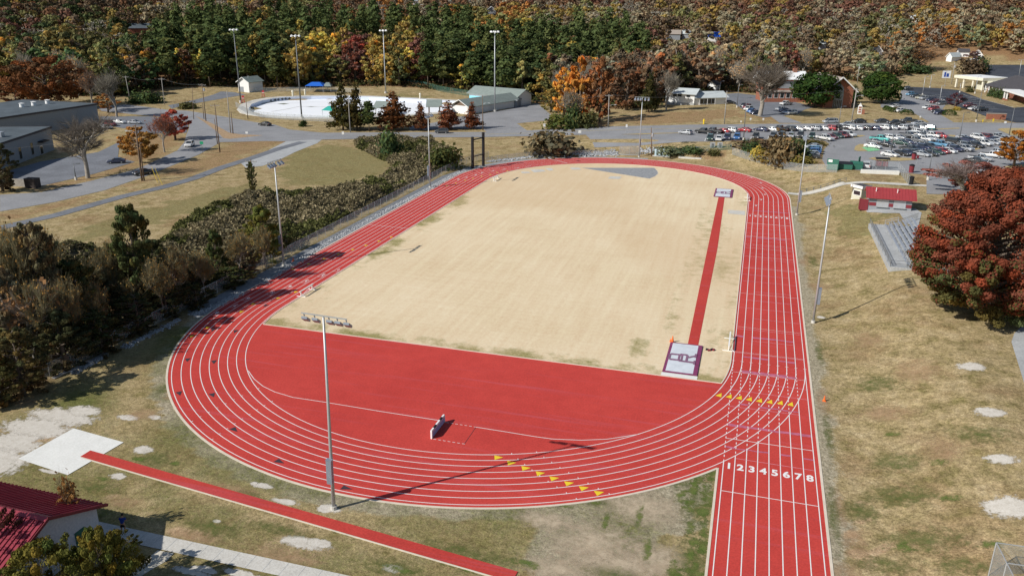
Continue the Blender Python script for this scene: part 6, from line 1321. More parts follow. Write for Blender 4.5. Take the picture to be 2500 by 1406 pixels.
for s in (0, .5): f_ = MB(); f_.bar((L_*s, 0, .1), (L_*(s+.5), 0, .1), .07); f_.bar((L_*s, 0, 2.9), (L_*(s+.5), 0, 2.9), .07); f_.bar((L_*s+.05, 0, .1), (L_*s+.05, 0, 2.9), .07); f_.bar((L_*(s+.5), 0, .1), (L_*s, 0, 2.9), .05); o = f_.build('gate_leaf', M_['galv'], t); MB().add([(L_*s, .03, .1), (L_*(s+.5), .03, .1), (L_*(s+.5), .03, 2.9), (L_*s, .03, 2.9)], [(0, 1, 2, 3)]).build('wire_mesh', M_['chain'], o)
MB().b(0, L_, .2, 3.5, -.5, .15).build('channel_slab', M_['concrete'], t)
A, B = at(1657, 386), at(1713, 388); o = MB().b(0, (B-A).length, -.45, .45, 0, .45).build('long_bench', M_['concrete']); o.location = A; o.rotation_euler = (0, 0, math.atan2((B-A).y, (B-A).x)); tag(o, 'long pale bench or beam lying on the dry grass behind the far right bend', 'bench')
# board fence and dark shed by the school lot
A, B = at(22, 455), at(70, 457); u = B-A; t = thing('board_fence', 'grey board fence in front of the school lot at the left edge', 'fence', A, math.atan2(u.y, u.x)); L_ = u.length; mb = MB(); x = 0
while x < L_: mb.b(x, x+.22, -.03, .03, 0, 1.9); x += .25
mb.build('boards', M_['wood_grey'], t); MB().b(L_, L_+2.9, -1.2, .6, 0, 2.3).build('screen_box', mat('dark_lattice', (.07, .055, .05), .8), t)
# garden statues on the far pool deck
for px, py, lb in ((715, 238, 'pale column at the back edge of the pool deck'), (1026, 247, 'pale water feature figure on the pool deck in front of the green slope'), (745, 232, 'small red and white post left of the blue canopy')):
    B = at(px, py); o = MB().lathe((0, 0, 0), [(.4, 0), (.35, 1.8), (.6, 2.0), (.3, 2.6), (0, 2.7)], 10).build('deck_column', M_['wall_cream']); o.location = B; tag(o, lb, 'column', 'columns by the pool')
# ================================================================ person by the field house
def skinned(name, joints, bones, mm, parent, root=0):
    me = bpy.data.meshes.new(name); me.from_pydata([j[:3] for j in joints], bones, []); o = link(name, me, parent); me.materials.append(mm)
    sk = o.modifiers.new('skin', 'SKIN'); 
    for i, j in enumerate(joints): r = j[3]; me.skin_vertices[0].data[i].radius = (r, r*(j[4] if len(j) > 4 else 1)); me.skin_vertices[0].data[i].use_root = (i == root)
    ss = o.modifiers.new('sub', 'SUBSURF'); ss.levels = 2; ss.render_levels = 2; return o
me0 = bpy.data.meshes.new('x'); 
def person():
    B = at(303, 1303); t = thing('person', 'person in a blue t-shirt and black shorts on the shaded sidewalk behind the bush', 'person', (B.x, B.y, .06), math.radians(20))
    J = [(0, 0, .95, .13), (0, .06, 1.15, .135), (0, .14, 1.38, .14), (0, .19, 1.50, .06), (0, .24, 1.60, .085), (0, .27, 1.70, .095), (.18, .14, 1.42, .06), (.27, .18, 1.16, .045), (.25, .38, .98, .035), (-.18, .14, 1.42, .06), (-.27, .16, 1.16, .045), (-.24, .36, .98, .035),
         (.10, .0, .88, .10), (.12, .08, .48, .065), (.12, -.02, .10, .045), (.12, .14, .04, .04), (-.10, 0, .88, .10), (-.12, -.02, .48, .065), (-.12, -.16, .10, .045), (-.12, 0, .04, .04)]
    Bn = [(0, 1), (1, 2), (2, 3), (3, 4), (4, 5), (2, 6), (6, 7), (7, 8), (2, 9), (9, 10), (10, 11), (0, 12), (12, 13), (13, 14), (14, 15), (0, 16), (16, 17), (17, 18), (18, 19)]
    for hx, hy, hz, s in ((.25, .38, .98, 1), (-.24, .36, .98, -1)):
        b0 = 8 if s == 1 else 11
        for k, (dx, L_) in enumerate(((-.03, .075), (-.01, .085), (.012, .08), (.032, .065))):
            n0 = len(J); J += [(hx+dx, hy+.06, hz-.03, .011), (hx+dx, hy+.06+L_*.6, hz-.06, .009), (hx+dx, hy+.05+L_*.8, hz-.10, .008)]; Bn += [(b0, n0), (n0, n0+1), (n0+1, n0+2)]
        n0 = len(J); J += [(hx-.05*s, hy+.04, hz-.01, .011), (hx-.06*s, hy+.09, hz-.04, .009)]; Bn += [(b0, n0), (n0, n0+1)]
    skin = mat('skin', (.38, .22, .15), .6); skinned('body', J, Bn, skin, t)
    skinned('shirt', [(0, 0, .93, .15), (0, .06, 1.15, .165), (0, .14, 1.40, .17), (.20, .14, 1.42, .08), (.26, .17, 1.24, .075), (-.20, .14, 1.42, .08), (-.26, .16, 1.24, .075)], [(0, 1), (1, 2), (2, 3), (3, 4), (2, 5), (5, 6)], mat('blue_shirt', (.02, .05, .26), .8), t)
    skinned('shorts', [(0, 0, .97, .155), (0, 0, .90, .15), (.11, .03, .62, .11), (-.11, 0, .62, .11)], [(0, 1), (1, 2), (1, 3)], mat('black_shorts', (.012, .012, .015), .8), t)
    MB().lathe((0, .25, 1.66), [(.09, -.02), (.108, .05), (.095, .11), (.04, .145), (0, .15)], 14).build('hair', mat('dark_hair', (.02, .015, .012), .7), t, smooth=True)
    mb = MB()
    for s in (-.035, .035): mb.box((s, .362, 1.69), (.02, .01, .012))
    mb.build('eyes', M_['black'], t); MB().box((0, .37, 1.655), (.022, .03, .035)).build('nose', skin, t); MB().box((0, .36, 1.615), (.045, .01, .01)).build('mouth', M_['trim_maroon'], t)
    for sx, fy in ((.12, .06), (-.12, -.08)): MB().box((sx, fy, .04), (.10, .28, .08)).build('shoe', M_['white'], t)
try: person()
except Exception as e: print('person failed', repr(e))
# ================================================================ foliage
def quads(C, s, rng, nrm=None, jit=.55, asp=1.3):
    n = len(C); a = rng.normal(size=(n, 3))
    if nrm is not None:
        u = nrm+rng.normal(size=(n, 3))*jit; u /= np.linalg.norm(u, axis=1)[:, None]+1e-9; a -= u*(a*u).sum(1)[:, None]
    a /= np.linalg.norm(a, axis=1)[:, None]+1e-9
    b = np.cross(u, a) if nrm is not None else rng.normal(size=(n, 3))
    b -= a*(a*b).sum(1)[:, None]; b /= np.linalg.norm(b, axis=1)[:, None]+1e-9
    ss = (s*rng.uniform(.6, 1.35, n))[:, None]*.5
    return np.stack([C-a*ss*asp-b*ss*.55, C+a*ss*asp*.2-b*ss, C+a*ss*asp+b*ss*.35, C-a*ss*asp*.3+b*ss], 1)
def quadmesh(name, Q, colr, m_):
    n = len(Q); me = bpy.data.meshes.new(name); me.vertices.add(4*n); me.vertices.foreach_set('co', Q.reshape(-1).astype(np.float32))
    me.loops.add(4*n); me.loops.foreach_set('vertex_index', np.arange(4*n, dtype=np.int32)); me.polygons.add(n)
    me.polygons.foreach_set('loop_start', np.arange(0, 4*n, 4, dtype=np.int32)); me.polygons.foreach_set('loop_total', np.full(n, 4, dtype=np.int32))
    me.update(calc_edges=True); ca = me.color_attributes.new('cv', 'FLOAT_COLOR', 'POINT')
    c4 = np.ones((n, 4, 4), np.float32); c4[:, :, :3] = colr[:, None, :]; ca.data.foreach_set('color', c4.ravel()); me.materials.append(m_); return me
def boughs(h, w_, n, per, ls, rng, base=.06, wide=.35, alt=None, rad=.085, up=.35, low=0.0, irr=.16):
    r = w_/2; z = base+(1-base)*rng.random(n)**.85*.97; q = (z-base)/(1-base)
    env = np.where(q < wide, np.maximum(.35, q/wide)**.5, np.maximum(0, 1-((q-wide)/(1-wide))**1.8)**.72)
    a = np.arange(n)*2.39996+rng.normal(0, .35, n); lobe = 1+irr*np.sin(3*a+5*q)+rng.normal(0, irr*.6, n)
    tip = np.stack([np.cos(a)*env*r*lobe, np.sin(a)*env*r*lobe, z*h+rng.normal(0, .015*h, n)], 1); root = np.stack([0*a, 0*a, np.maximum(.12*h, z*h-up*env*r)], 1)
    C = []; NR = []; cv = []
    for i in range(n):
        L_ = np.linalg.norm(tip[i]-root[i])+1e-6; ax = (tip[i]-root[i])/L_; t_ = 1-np.abs(rng.normal(0, .22, per)).clip(0, .75); R_ = (rad*w_)*(1.15-.75*(t_-.4).clip(0, .6)/.6)[:, None]
        off = rng.normal(size=(per, 3)); off /= np.linalg.norm(off, axis=1)[:, None]; off *= R_*rng.uniform(.65, 1.1, (per, 1)); off[:, 2] *= .75
        C.append(root[i]+ax*(t_*L_)[:, None]+off); NR.append(off/(R_+1e-6)+ax*.35+[0, 0, .2]); b = rng.uniform(.75, 1.22); hu = rng.normal()
        cc = b*rng.uniform(.82, 1.18, per); col = np.stack([cc*(1+.12*hu), cc, cc*(1-.08*hu)], 1)
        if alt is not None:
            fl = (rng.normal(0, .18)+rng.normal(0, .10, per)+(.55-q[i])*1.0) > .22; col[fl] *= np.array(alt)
        cv.append(col)
    C = np.concatenate(C); C[:, 2] = np.maximum(C[:, 2], low); return C, np.concatenate(cv).clip(.15, 2.3), np.concatenate(NR), tip, root
def egg(L, h):
    return [(x*(1.12-.62*max(0, z/h-.25)), y*(1.12-.62*max(0, z/h-.25)), z, a*(1.1-.5*max(0, z/h-.25)), b*(1.1-.5*max(0, z/h-.25)), c) for x, y, z, a, b, c in L]
def cloud(lobes, n, sig, rng, per=12, shell=.14, floor_z=None, low=-.5, alt=None):
    L = np.array(lobes, float); area = (L[:, 3]*L[:, 4]+L[:, 4]*L[:, 5]+L[:, 3]*L[:, 5]); nc = max(4, n//per)
    idx = rng.choice(len(L), nc*3, p=area/area.sum()); d = rng.normal(size=(nc*3, 3)); d /= np.linalg.norm(d, axis=1)[:, None]
    r = 1-np.abs(rng.normal(0, shell, nc*3)); P_ = L[idx, :3]+d*L[idx, 3:6]*r[:, None]
    ins = np.zeros(len(P_), bool)
    for k in range(len(L)): ins |= ((((P_-L[k, :3])/L[k, 3:6])**2).sum(1) < .72**2)
    ok = ~ins & ((d[:, 2] > low) | (rng.random(len(d)) < .35)); d = d[ok][:nc]; P_ = P_[ok][:nc]; ctr = L[:, :3].mean(0)
    cvc = rng.uniform(.72, 1.25, len(P_)); hue = rng.normal(0, 1, len(P_))
    k = rng.integers(0, len(P_), n); C = P_[k]+rng.normal(0, sig, (n, 3))*[1, 1, .75]
    if floor_z is not None: C[:, 2] = np.maximum(C[:, 2], floor_z+rng.random(n)*.3)
    cv = cvc[k]*rng.uniform(.82, 1.18, n); h_ = hue[k]
    col = np.stack([cv*(1+.12*h_), cv*(1+.02*h_), cv*(1-.08*h_)], 1).clip(.2, 2.2); o_ = C-ctr; o_ /= np.linalg.norm(o_, axis=1)[:, None]+1e-9; NR = d[k]*.7+o_*.5+[0, 0, .15]
    if alt is not None:
        zr_ = (C[:, 2]-C[:, 2].min())/(C[:, 2].max()-C[:, 2].min()); fl = (hue[k]*.35+rng.normal(0, .12, n)+(.62-zr_)*1.1) > .30; col[fl] *= np.array(alt)
    return C, col, NR
def lobes_broad(h, w_, rng, n=11, base=.22, squash=1.0):
    L = []; r = w_/2; cz = h*(base+(1-base)/2); hz = h*(1-base)/2
    L.append((0, 0, cz, r*.62, r*.62, hz*.80))
    for i in range(n):
        a = rng.uniform(0, 2*PI); e = rng.uniform(-.75, .95); q = math.sqrt(max(.05, 1-e*e)); rr = rng.uniform(.30, .46)
        L.append((q*math.cos(a)*r*(1-rr)*.98, q*math.sin(a)*r*(1-rr)*.98, cz+e*hz*(1-rr*.8), r*rr, r*rr, r*rr*.85*squash))
    return L
def lobes_pine(h, w_, rng):
    L = []; r = w_/2; n = 15
    for i in range(n):
        f_ = i/(n-1); z = h*(.32+.62*f_); rad = r*(.95-.62*f_**1.5)*rng.uniform(.7, 1.05); a = i*2.4+rng.uniform(-.5, .5); k = rng.uniform(.40, .55)*r*(1.05-.45*f_)
        L.append((math.cos(a)*(rad-k*.6), math.sin(a)*(rad-k*.6), z, k, k, k*.55))
    L.append((0, 0, h*.94, r*.28, r*.28, h*.06)); L.append((0, 0, h*.65, r*.42, r*.42, h*.24)); return L
def lobes_cone(h, w_, rng, p=1.0):
    L = []; r = w_/2
    for i in range(34):
        f_ = (i+.5)/34; z = h*(.12+.86*f_); rad = r*(1-f_)**p*rng.uniform(.75, 1.08)+.15; a = i*2.4+rng.uniform(-.4, .4); k = max(.35, rad*.42)
        L.append((math.cos(a)*(rad-k*.5), math.sin(a)*(rad-k*.5), z, k, k, k*.5))
    for i in range(6): f_ = i/6; L.append((0, 0, h*(.16+.8*f_), r*.5*(1-f_)+.2, r*.5*(1-f_)+.2, h*.1))
    return L
def trunk_mb(h, r0, lobes, rng, top=.75, limbs=5, multi=1, zlow=.15):
    mb = MB()
    for m_ in range(multi):
        ox, oy = (0, 0) if multi == 1 else (rng.uniform(-.5, .5)*r0*3, rng.uniform(-.5, .5)*r0*3)
        dx, dy = rng.uniform(-.03, .03)*h, rng.uniform(-.03, .03)*h
        mb.tube([(ox, oy, -.3), (ox+dx*.3, oy+dy*.3, h*.25), (ox+dx, oy+dy, h*.5), (ox+dx, oy+dy, h*top)], [r0*1.25, r0, r0*.7, r0*.2], 7)
    for i in range(min(limbs, len(lobes))):
        c = lobes[-1-i]; z0 = max(h*zlow, c[2]*.55); mb.tube([(0, 0, z0), (c[0]*.5, c[1]*.5, (z0+c[2])/2+.1), (c[0], c[1], c[2])], [r0*.5, r0*.33, r0*.12], 5)
    return mb
TP = {}
def proto(kind, v_, h, w_, nleaf, ls, seed, **kw):
    rng = np.random.default_rng(seed)
    if kw.get('bough'):
        C, c, NR, tip, root = boughs(h, w_, kw['bough'], nleaf//kw['bough'], ls, rng, kw.get('base', .1), kw.get('wide', .35), kw.get('alt'), kw.get('rad', .085), low=kw.get('low', .1), irr=kw.get('irr', .16)); tb = MB()
        r0 = .028*h*kw.get('tr', 1); tb.tube([(0, 0, -.3), (.02*h, 0, h*.25), (0, .02*h, h*.55), (0, 0, h*.92)], [r0*1.3, r0, r0*.6, r0*.12], 8)
        for i in range(0, len(tip), 2): p_, q_ = root[i], tip[i]; mid = (p_+q_)/2+[0, 0, .02*h]; tb.tube([tuple(p_), tuple(mid), tuple(p_*.06+q_*.94)], [r0*.36, r0*.22, r0*.06], 5, cap=False)
    elif kind == 'pine': L = lobes_pine(h, w_, rng); C, c, NR = cloud(L, nleaf, ls*.75, rng, low=-.3); tb = trunk_mb(h, .22, L, rng, .93, 4, zlow=.3)
    elif kind == 'cone': L = lobes_cone(h, w_, rng, kw.get('p', .8)); C, c, NR = cloud(L, nleaf, ls*.8, rng, per=9, low=-.8); tb = trunk_mb(h, .28, L, rng, .9, 3)
    elif kind == 'bush' and not kw.get('bough'): L = lobes_broad(h, w_, rng, 9, -.15, 1.0); C, c, NR = cloud(L, nleaf, ls*1.9, rng, floor_z=.05, low=-.9, shell=.24); tb = trunk_mb(h, .08, L, rng, .5, 5, 3, .02)
    elif kind == 'vine' and not kw.get('bough'): L = lobes_broad(h, w_, rng, kw.get('n', 16), .02, 1.15); C, c, NR = cloud(L, nleaf, ls*1.7, rng, floor_z=.05, low=-1, shell=.22); tb = trunk_mb(h, .25, L, rng, .8, 5)
    elif kind == 'spread': L = lobes_broad(h, w_, rng, 14, .30, .8); C, c, NR = cloud(L, nleaf, ls*1.1, rng, low=-.4); tb = trunk_mb(h, .4, L, rng, .6, 12, zlow=.16)
    else:
        L = lobes_broad(h, w_, rng, kw.get('n', 12), kw.get('base', .2))
        if kw.get('egg'): L = egg(L, h)
        C, c, NR = cloud(L, nleaf, ls*kw.get('sg', 1.0), rng, low=-.7, shell=kw.get('shell', .14), alt=kw.get('alt')); tb = trunk_mb(h, .25, L, rng, .7, 6, zlow=.15)
    crown = quadmesh('crown_'+kind, quads(C, ls, rng, NR, .42), c, M_['leaf']); TP[(kind, v_)] = (crown, tb.mesh('trunk_'+kind, M_['bark'], True), h, w_)
def bareproto(v_, h, w_, seed, nt=2600, tw=.045, sparse=None, dense=1.0, trunkr=.35, name='bare', lf=.42):
    rng = random.Random(seed); tb = MB(); tips = []
    def grow_(p, d, L_, r, lev):
        q = p+d*L_; mid = p+d*L_*.5+Vector((rng.uniform(-.08, .08), rng.uniform(-.08, .08), rng.uniform(0, .08)))*L_
        if lev < 4: tb.tube([p, mid, q], [r, r*.82, r*.62], 5 if lev else 7, cap=False)
        if lev >= 4: tips.append((p, q, L_)); return
        nb = [5, 4, 4, 3][lev] if lev else 6
        for i in range(nb):
            ax = Vector((rng.gauss(0, 1), rng.gauss(0, 1), rng.gauss(0, .45))).normalized(); nd = (d*(.55 if lev else .75)+ax*(.62+.1*lev)).normalized()
            if nd.z < -.1: nd.z *= -.3
            nd = (nd+Vector((0, 0, .18))).normalized(); s = rng.uniform(.35, 1.0); grow_(p+d*L_*s if lev else p+d*L_*rng.uniform(.5, 1), nd, L_*rng.uniform(.62, .8)*(1.0 if lev else .95), r*.5, lev+1)
    grow_(Vector((0, 0, -.2)), Vector((0, 0, 1)), h*.30, trunkr, 0)
    zs = max(t_[1].z for t_ in tips); xs = max(math.hypot(t_[1].x, t_[1].y) for t_ in tips)
    fz, fx = h/zs, (w_/2)/xs
    tb.v = [(x*fx, y*fx, z*fz) for x, y, z in tb.v]
    Q = []
    while len(Q) < nt:
        p, q, L_ = tips[rng.randrange(len(tips))]; a = p.lerp(q, rng.random()); b = a+(q-p)*rng.uniform(.6, 1.6)+Vector((rng.gauss(0, .3), rng.gauss(0, .3), rng.gauss(.15, .3)))*L_
        a = Vector((a.x*fx, a.y*fx, a.z*fz)); b = Vector((b.x*fx, b.y*fx, b.z*fz)); d = (b-a).normalized(); s = d.cross(Vector((rng.gauss(0, 1), rng.gauss(0, 1), rng.gauss(0, 1)))).normalized()*tw*.5
        Q.append([tuple(a-s), tuple(a+s), tuple(b+s*.4), tuple(b-s*.4)])
    Q = np.array(Q); g = RNG.uniform(.7, 1.25, len(Q)); col = np.stack([g, g, g], 1)
    if sparse:   # some leaves left
        C = Q[RNG.integers(0, len(Q), sparse), 2]+RNG.normal(0, .25, (sparse, 3)); Q2 = quads(C, lf, RNG); g2 = RNG.uniform(.7, 1.3, sparse); c2 = np.stack([g2*1.5, g2*1.0, g2*.55], 1); Q = np.concatenate([Q, Q2]); col = np.concatenate([col, c2])
    TP[(name, v_)] = (quadmesh('crown_bare', Q, col, M_['leaf']), tb.mesh('branches', M_['bark_pale'], True), h, w_)
T_ = {'pine': (.070, .092, .034), 'pine2': (.082, .105, .038), 'pine3': (.10, .115, .042), 'dkgreen': (.042, .066, .024), 'olive': (.115, .11, .042), 'ochre': (.28, .195, .055), 'yellow': (.40, .31, .07), 'orange': (.38, .17, .05), 'brightorange': (.46, .16, .06),
      'rust': (.19, .098, .055), 'redbrown': (.155, .068, .05), 'red': (.22, .06, .045), 'brown': (.16, .11, .07), 'dkbrown': (.11, .08, .05), 'yellowgreen': (.22, .21, .08), 'tan': (.29, .245, .155), 'green': (.08, .115, .045), 'palegreen': (.17, .19, .10), 'grey': (.26, .235, .19), 'pink': (.30, .13, .13), 'purple': (.13, .06, .07)}
for v_ in range(3): proto('pine', v_, 23, 8.5, 1500, .95, 100+v_)
for v_ in range(4): proto('broad', v_, 17, 11, 2100, .72, 200+v_, bough=(44, 34, 52, 38)[v_], base=.14, wide=(.35, .45, .3, .5)[v_], rad=(.12, .14, .11, .13)[v_], irr=.2)
for v_ in range(2): proto('cone', v_, 16, 9, 2600, .55, 300+v_, p=.75+.2*v_)
for v_ in range(2): proto('bush', v_, 3, 4.5, 900, .45, 400+v_)
for v_ in range(2): bareproto(v_, 15, 12, 500+v_, 2600, .075, sparse=(None, 500)[v_])
bareproto(2, 22, 19, 512, 9000, .06, trunkr=.75); bareproto(3, 14, 19, 514, 5200, .055, trunkr=.38)
for v_ in range(3): proto('vine', v_, 11, 8, 15000, .22, 600+v_, bough=(120, 140, 95)[v_], base=.02, wide=(.45, .6, .3)[v_], rad=(.085, .075, .10)[v_], irr=.26, alt=(1.25, .95, 1.1))
proto('spread', 0, 18, 26, 9000, .62, 700, bough=95, base=.2, wide=.4, rad=.09, tr=.8); proto('magnolia', 0, 13, 12, 6000, .5, 710, n=20, base=.03); proto('maple', 0, 24, 24, 140000, .25, 720, bough=380, base=.02, wide=.34, alt=(.50, 1.5, .9), rad=.070, irr=.05); proto('maple', 1, 11, 11, 6500, .34, 721, bough=55, base=.2, rad=.09); proto('maple', 2, 9, 8, 2600, .38, 722, bough=34, base=.25, rad=.09)
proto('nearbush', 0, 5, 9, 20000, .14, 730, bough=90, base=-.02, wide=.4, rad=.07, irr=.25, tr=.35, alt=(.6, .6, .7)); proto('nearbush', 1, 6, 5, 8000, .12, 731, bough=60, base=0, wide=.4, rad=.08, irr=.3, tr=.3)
bareproto(4, 7, 3.2, 540, 900, .03, sparse=160, trunkr=.10); bareproto(5, 9, 8, 541, 2600, .04, sparse=300, trunkr=.2); bareproto(6, 10, 8, 545, 5200, .045, sparse=900, trunkr=.16, lf=.2)
def tree(kind, v_, B, h, w_, tint, label=None, name='tree', cat='tree', group=None, rz=None, trunk=None, trunkcol=None, hue=.0):
    crown, tr, h0, w0 = TP[(kind, v_)]; B = Vector(B); t = thing(name, label, cat, (B.x, B.y, B.z-.05), random.random()*6.28 if rz is None else rz, group)
    t.scale = (w_/w0, w_/w0, h/h0); c = link('crown' if kind not in ('bush', 'nearbush') else 'foliage', crown, t)
    tc = T_[tint] if isinstance(tint, str) else tint; j = 1+random.uniform(-hue, hue); c.color = (tc[0]*j, tc[1]*j, tc[2]*j, 1)
    link(trunk or ('trunk' if kind not in ('bush', 'nearbush') else 'stem'), tr, t); return t
def ptree(kind, v_, base, topy, xl, xr, tint, label, name='tree', cat='tree', group=None, **k):
    B = at(*base); h = max(height(B, topy), .8); w_ = (xr-xl)*pxm(B+Vector((0, 0, h*.5))); return tree(kind, v_, B, h, w_, tint, label, name, cat, group, **k)
G1 = 'conifers along the road'
ptree('cone', 0, (838, 318), 196, 803, 872, (.085, .075, .025), 'tall dark green-brown conifer, left one of the twin pair by the road', 'conifer_tree', 'tree', G1); ptree('cone', 1, (872, 318), 200, 838, 905, (.09, .07, .025), 'tall dark green-brown conifer, right one of the twin pair by the road', 'conifer_tree', 'tree', G1)
ptree('pine', 0, (902, 322), 248, 878, 918, 'pine2', 'slim green pine between the twin conifers and the first rusty conifer', 'pine_tree', 'tree')
ptree('cone', 0, (963, 318), 218, 915, 1003, (.17, .072, .03), 'large rusty brown conifer, leftmost and tallest of the rusty row', 'conifer_tree', 'tree', G1); ptree('cone', 1, (1028, 318), 248, 1004, 1052, (.17, .07, .035), 'small rusty brown conifer, second of the rusty row', 'conifer_tree', 'tree', G1)
ptree('cone', 0, (1095, 316), 243, 1064, 1128, (.20, .075, .04), 'broad rusty red conifer, third of the rusty row', 'conifer_tree', 'tree', G1); ptree('cone', 1, (1152, 315), 248, 1130, 1180, (.19, .07, .035), 'rusty conifer with a short bare trunk, last of the rusty row by the driveway', 'conifer_tree', 'tree', G1)
ptree('broad', 0, (1378, 290), 163, 1335, 1402, (.62, .30, .06), 'yellow-orange tree at the left side of the orange clump', 'autumn_tree'); ptree('broad', 1, (1415, 300), 137, 1375, 1450, (.56, .23, .05), 'tall orange tree in the middle of the orange clump', 'autumn_tree'); ptree('broad', 2, (1462, 300), 140, 1425, 1500, (.30, .13, .055), 'tall brown oak at the right side of the orange clump', 'autumn_tree')
ptree('bare', 1, (1392, 312), 225, 1360, 1440, 'grey', 'thin bare sapling in front of the orange clump', 'bare_tree'); ptree('broad', 3, (1345, 275), 215, 1332, 1385, 'ochre', 'low yellow tree at the left foot of the orange clump', 'autumn_tree')
ptree('bush', 0, (1366, 314), 283, 1345, 1400, (.10, .12, .035), 'wide yellow-green bush at the roadside, left of the two', 'bush', 'bush'); ptree('bush', 1, (1398, 314), 262, 1380, 1415, 'green', 'upright dark green shrub in front of the orange clump', 'bush', 'bush'); ptree('bush', 1, (1430, 313), 280, 1405, 1455, 'olive', 'wide olive bush at the roadside, right of the upright shrub', 'bush', 'bush')
ptree('broad', 2, (1530, 270), 145, 1490, 1575, 'rust', 'dark rusty oak between the orange clump and the dark cedar', 'autumn_tree'); ptree('cone', 1, (1583, 275), 176, 1556, 1612, (.06, .058, .022), 'dark brown-green cedar left of the white house', 'conifer_tree'); ptree('broad', 1, (1600, 262), 165, 1585, 1640, 'brown', 'brown oak behind the dark cedar', 'autumn_tree')
ptree('bare', 0, (1627, 271), 180, 1602, 1662, 'grey', 'bare tree with a dark trunk in front of the left end of the white house', 'bare_tree'); ptree('bare', 2, (1855, 283), 152, 1785, 1915, (.22, .185, .15), 'big spreading bare tree in front of the church hall', 'bare_tree')
ptree('magnolia', 0, (1988, 262), 173, 1930, 2046, (.042, .075, .02), 'large dense dark green magnolia in front of the church, left of the entrance', 'magnolia_tree'); ptree('magnolia', 0, (2152, 253), 172, 2100, 2206, (.045, .078, .02), 'large dense dark green magnolia right of the church', 'magnolia_tree', rz=2.0)
ptree('cone', 1, (2034, 256), 196, 2018, 2050, 'dkgreen', 'small dark evergreen between the left magnolia and the church front', 'evergreen_tree'); ptree('cone', 0, (2083, 251), 205, 2066, 2104, 'dkgreen', 'narrow dark evergreen at the right corner of the church front', 'evergreen_tree')
ptree('maple', 2, (2329, 268), 226, 2313, 2351, 'purple', 'small purple-leaved tree on the grass point of the dark lot', 'purple_tree'); ptree('bush', 0, (2337, 270), 262, 2330, 2346, 'yellow', 'small yellow bush at the foot of the purple tree', 'bush', 'bush')
ptree('bare', 1, (2240, 174), 120, 2190, 2290, 'brown', 'wide brown thin-leaved tree in the middle of the open grass', 'bare_tree', 'tree'); ptree('bush', 0, (2240, 178), 160, 2215, 2275, 'green', 'green undergrowth below the wide brown tree', 'bush', 'bush'); ptree('bush', 1, (2370, 182), 150, 2350, 2400, 'dkbrown', 'brown bush at the corner of the upper dark lot', 'bush', 'bush'); ptree('bush', 0, (2395, 175), 148, 2378, 2410, 'green', 'tall green bush right of the brown bush by the upper lot', 'bush', 'bush'); ptree('maple', 2, (2375, 150), 125, 2360, 2395, 'purple', 'dark red tree in front of the white houses', 'purple_tree')
ptree('bush', 0, (2368, 226), 214, 2363, 2378, 'olive', 'round clipped shrub beside the bank wall', 'bush', 'bush')
for k, (x, y) in enumerate(((2422, 236), (2437, 240), (2452, 243))): ptree('bush', k % 2, (x, y), y-18, x-9, x+9, 'green', f'small green shrub against the brick restaurant, {ORD[k]} from the left', 'bush', 'bush', 'shrubs by the restaurant')
# hedges
def hedge(a, b, wd, h, label):
    A, B = at(*a), at(*b); u = B-A; L_ = u.length; n = int(L_*110); rng = np.random.default_rng(int(a[0])); t = thing('clipped_hedge', label, 'hedge', A, math.atan2(u.y, u.x), 'clipped hedges')
    th = rng.uniform(0, PI, n); x = rng.uniform(0, L_, n); e = np.clip(np.minimum(x, L_-x)/1.2, .3, 1)**.5; C = np.stack([x, np.cos(th)*wd/2*e, np.sin(th)**.6*h*e], 1); g = rng.uniform(.7, 1.3, n)
    o = link('foliage', quadmesh('hedge', quads(C, .26, rng), np.stack([g, g, g], 1), M_['leaf']), t); o.color = (.05, .085, .022, 1); mb = MB(); [mb.tube([(x_, 0, -.2), (x_, 0, h*.6)], .05, 5) for x_ in np.arange(.5, L_, 1.2)]; mb.build('stem', M_['bark'], t)
hedge((2158, 268), (2184, 276), 2.0, 1.7, 'long clipped hedge on the left running towards the white car'); hedge((2197, 280), (2231, 281), 2.6, 1.9, 'oblong clipped hedge in the middle, in front of the white SUV'); hedge((2299, 281), (2335, 283), 2.8, 2.1, 'largest clipped hedge right of the four cars')
# left side trees
ptree('spread', 0, (120, 262), 135, 32, 232, (.19, .085, .04), 'huge spreading rust-brown oak behind the school hall', 'oak_tree'); ptree('maple', 2, (40, 262), 205, -10, 60, (.2, .09, .05), 'thin rusty tree at the left edge below the huge oak', 'autumn_tree')
ptree('bare', 0, (285, 286), 178, 240, 318, 'grey', 'tall grey bare tree on the litter patch behind the school hall', 'bare_tree'); ptree('bare', 1, (228, 272), 175, 205, 268, (.20, .15, .12), 'brownish half-bare tree left of the tall grey bare tree', 'bare_tree'); ptree('maple', 2, (264, 275), 228, 228, 285, 'orange', 'small orange tree at the foot of the tall bare tree', 'autumn_tree')
ptree('bare', 3, (215, 435), 288, 128, 300, (.20, .175, .15), 'wide bare tree on the verge in front of the school lot', 'bare_tree'); ptree('maple', 1, (345, 398), 308, 288, 392, (.38, .19, .05), 'orange-yellow tree thinning at the top beside the curved road', 'autumn_tree'); ptree('bare', 1, (402, 372), 285, 368, 440, (.26, .13, .10), 'half-bare reddish tree between the orange tree and the red tree', 'bare_tree'); ptree('maple', 1, (428, 342), 268, 385, 465, (.42, .09, .055), 'bright red tree on the verge of the curved road', 'red_tree')
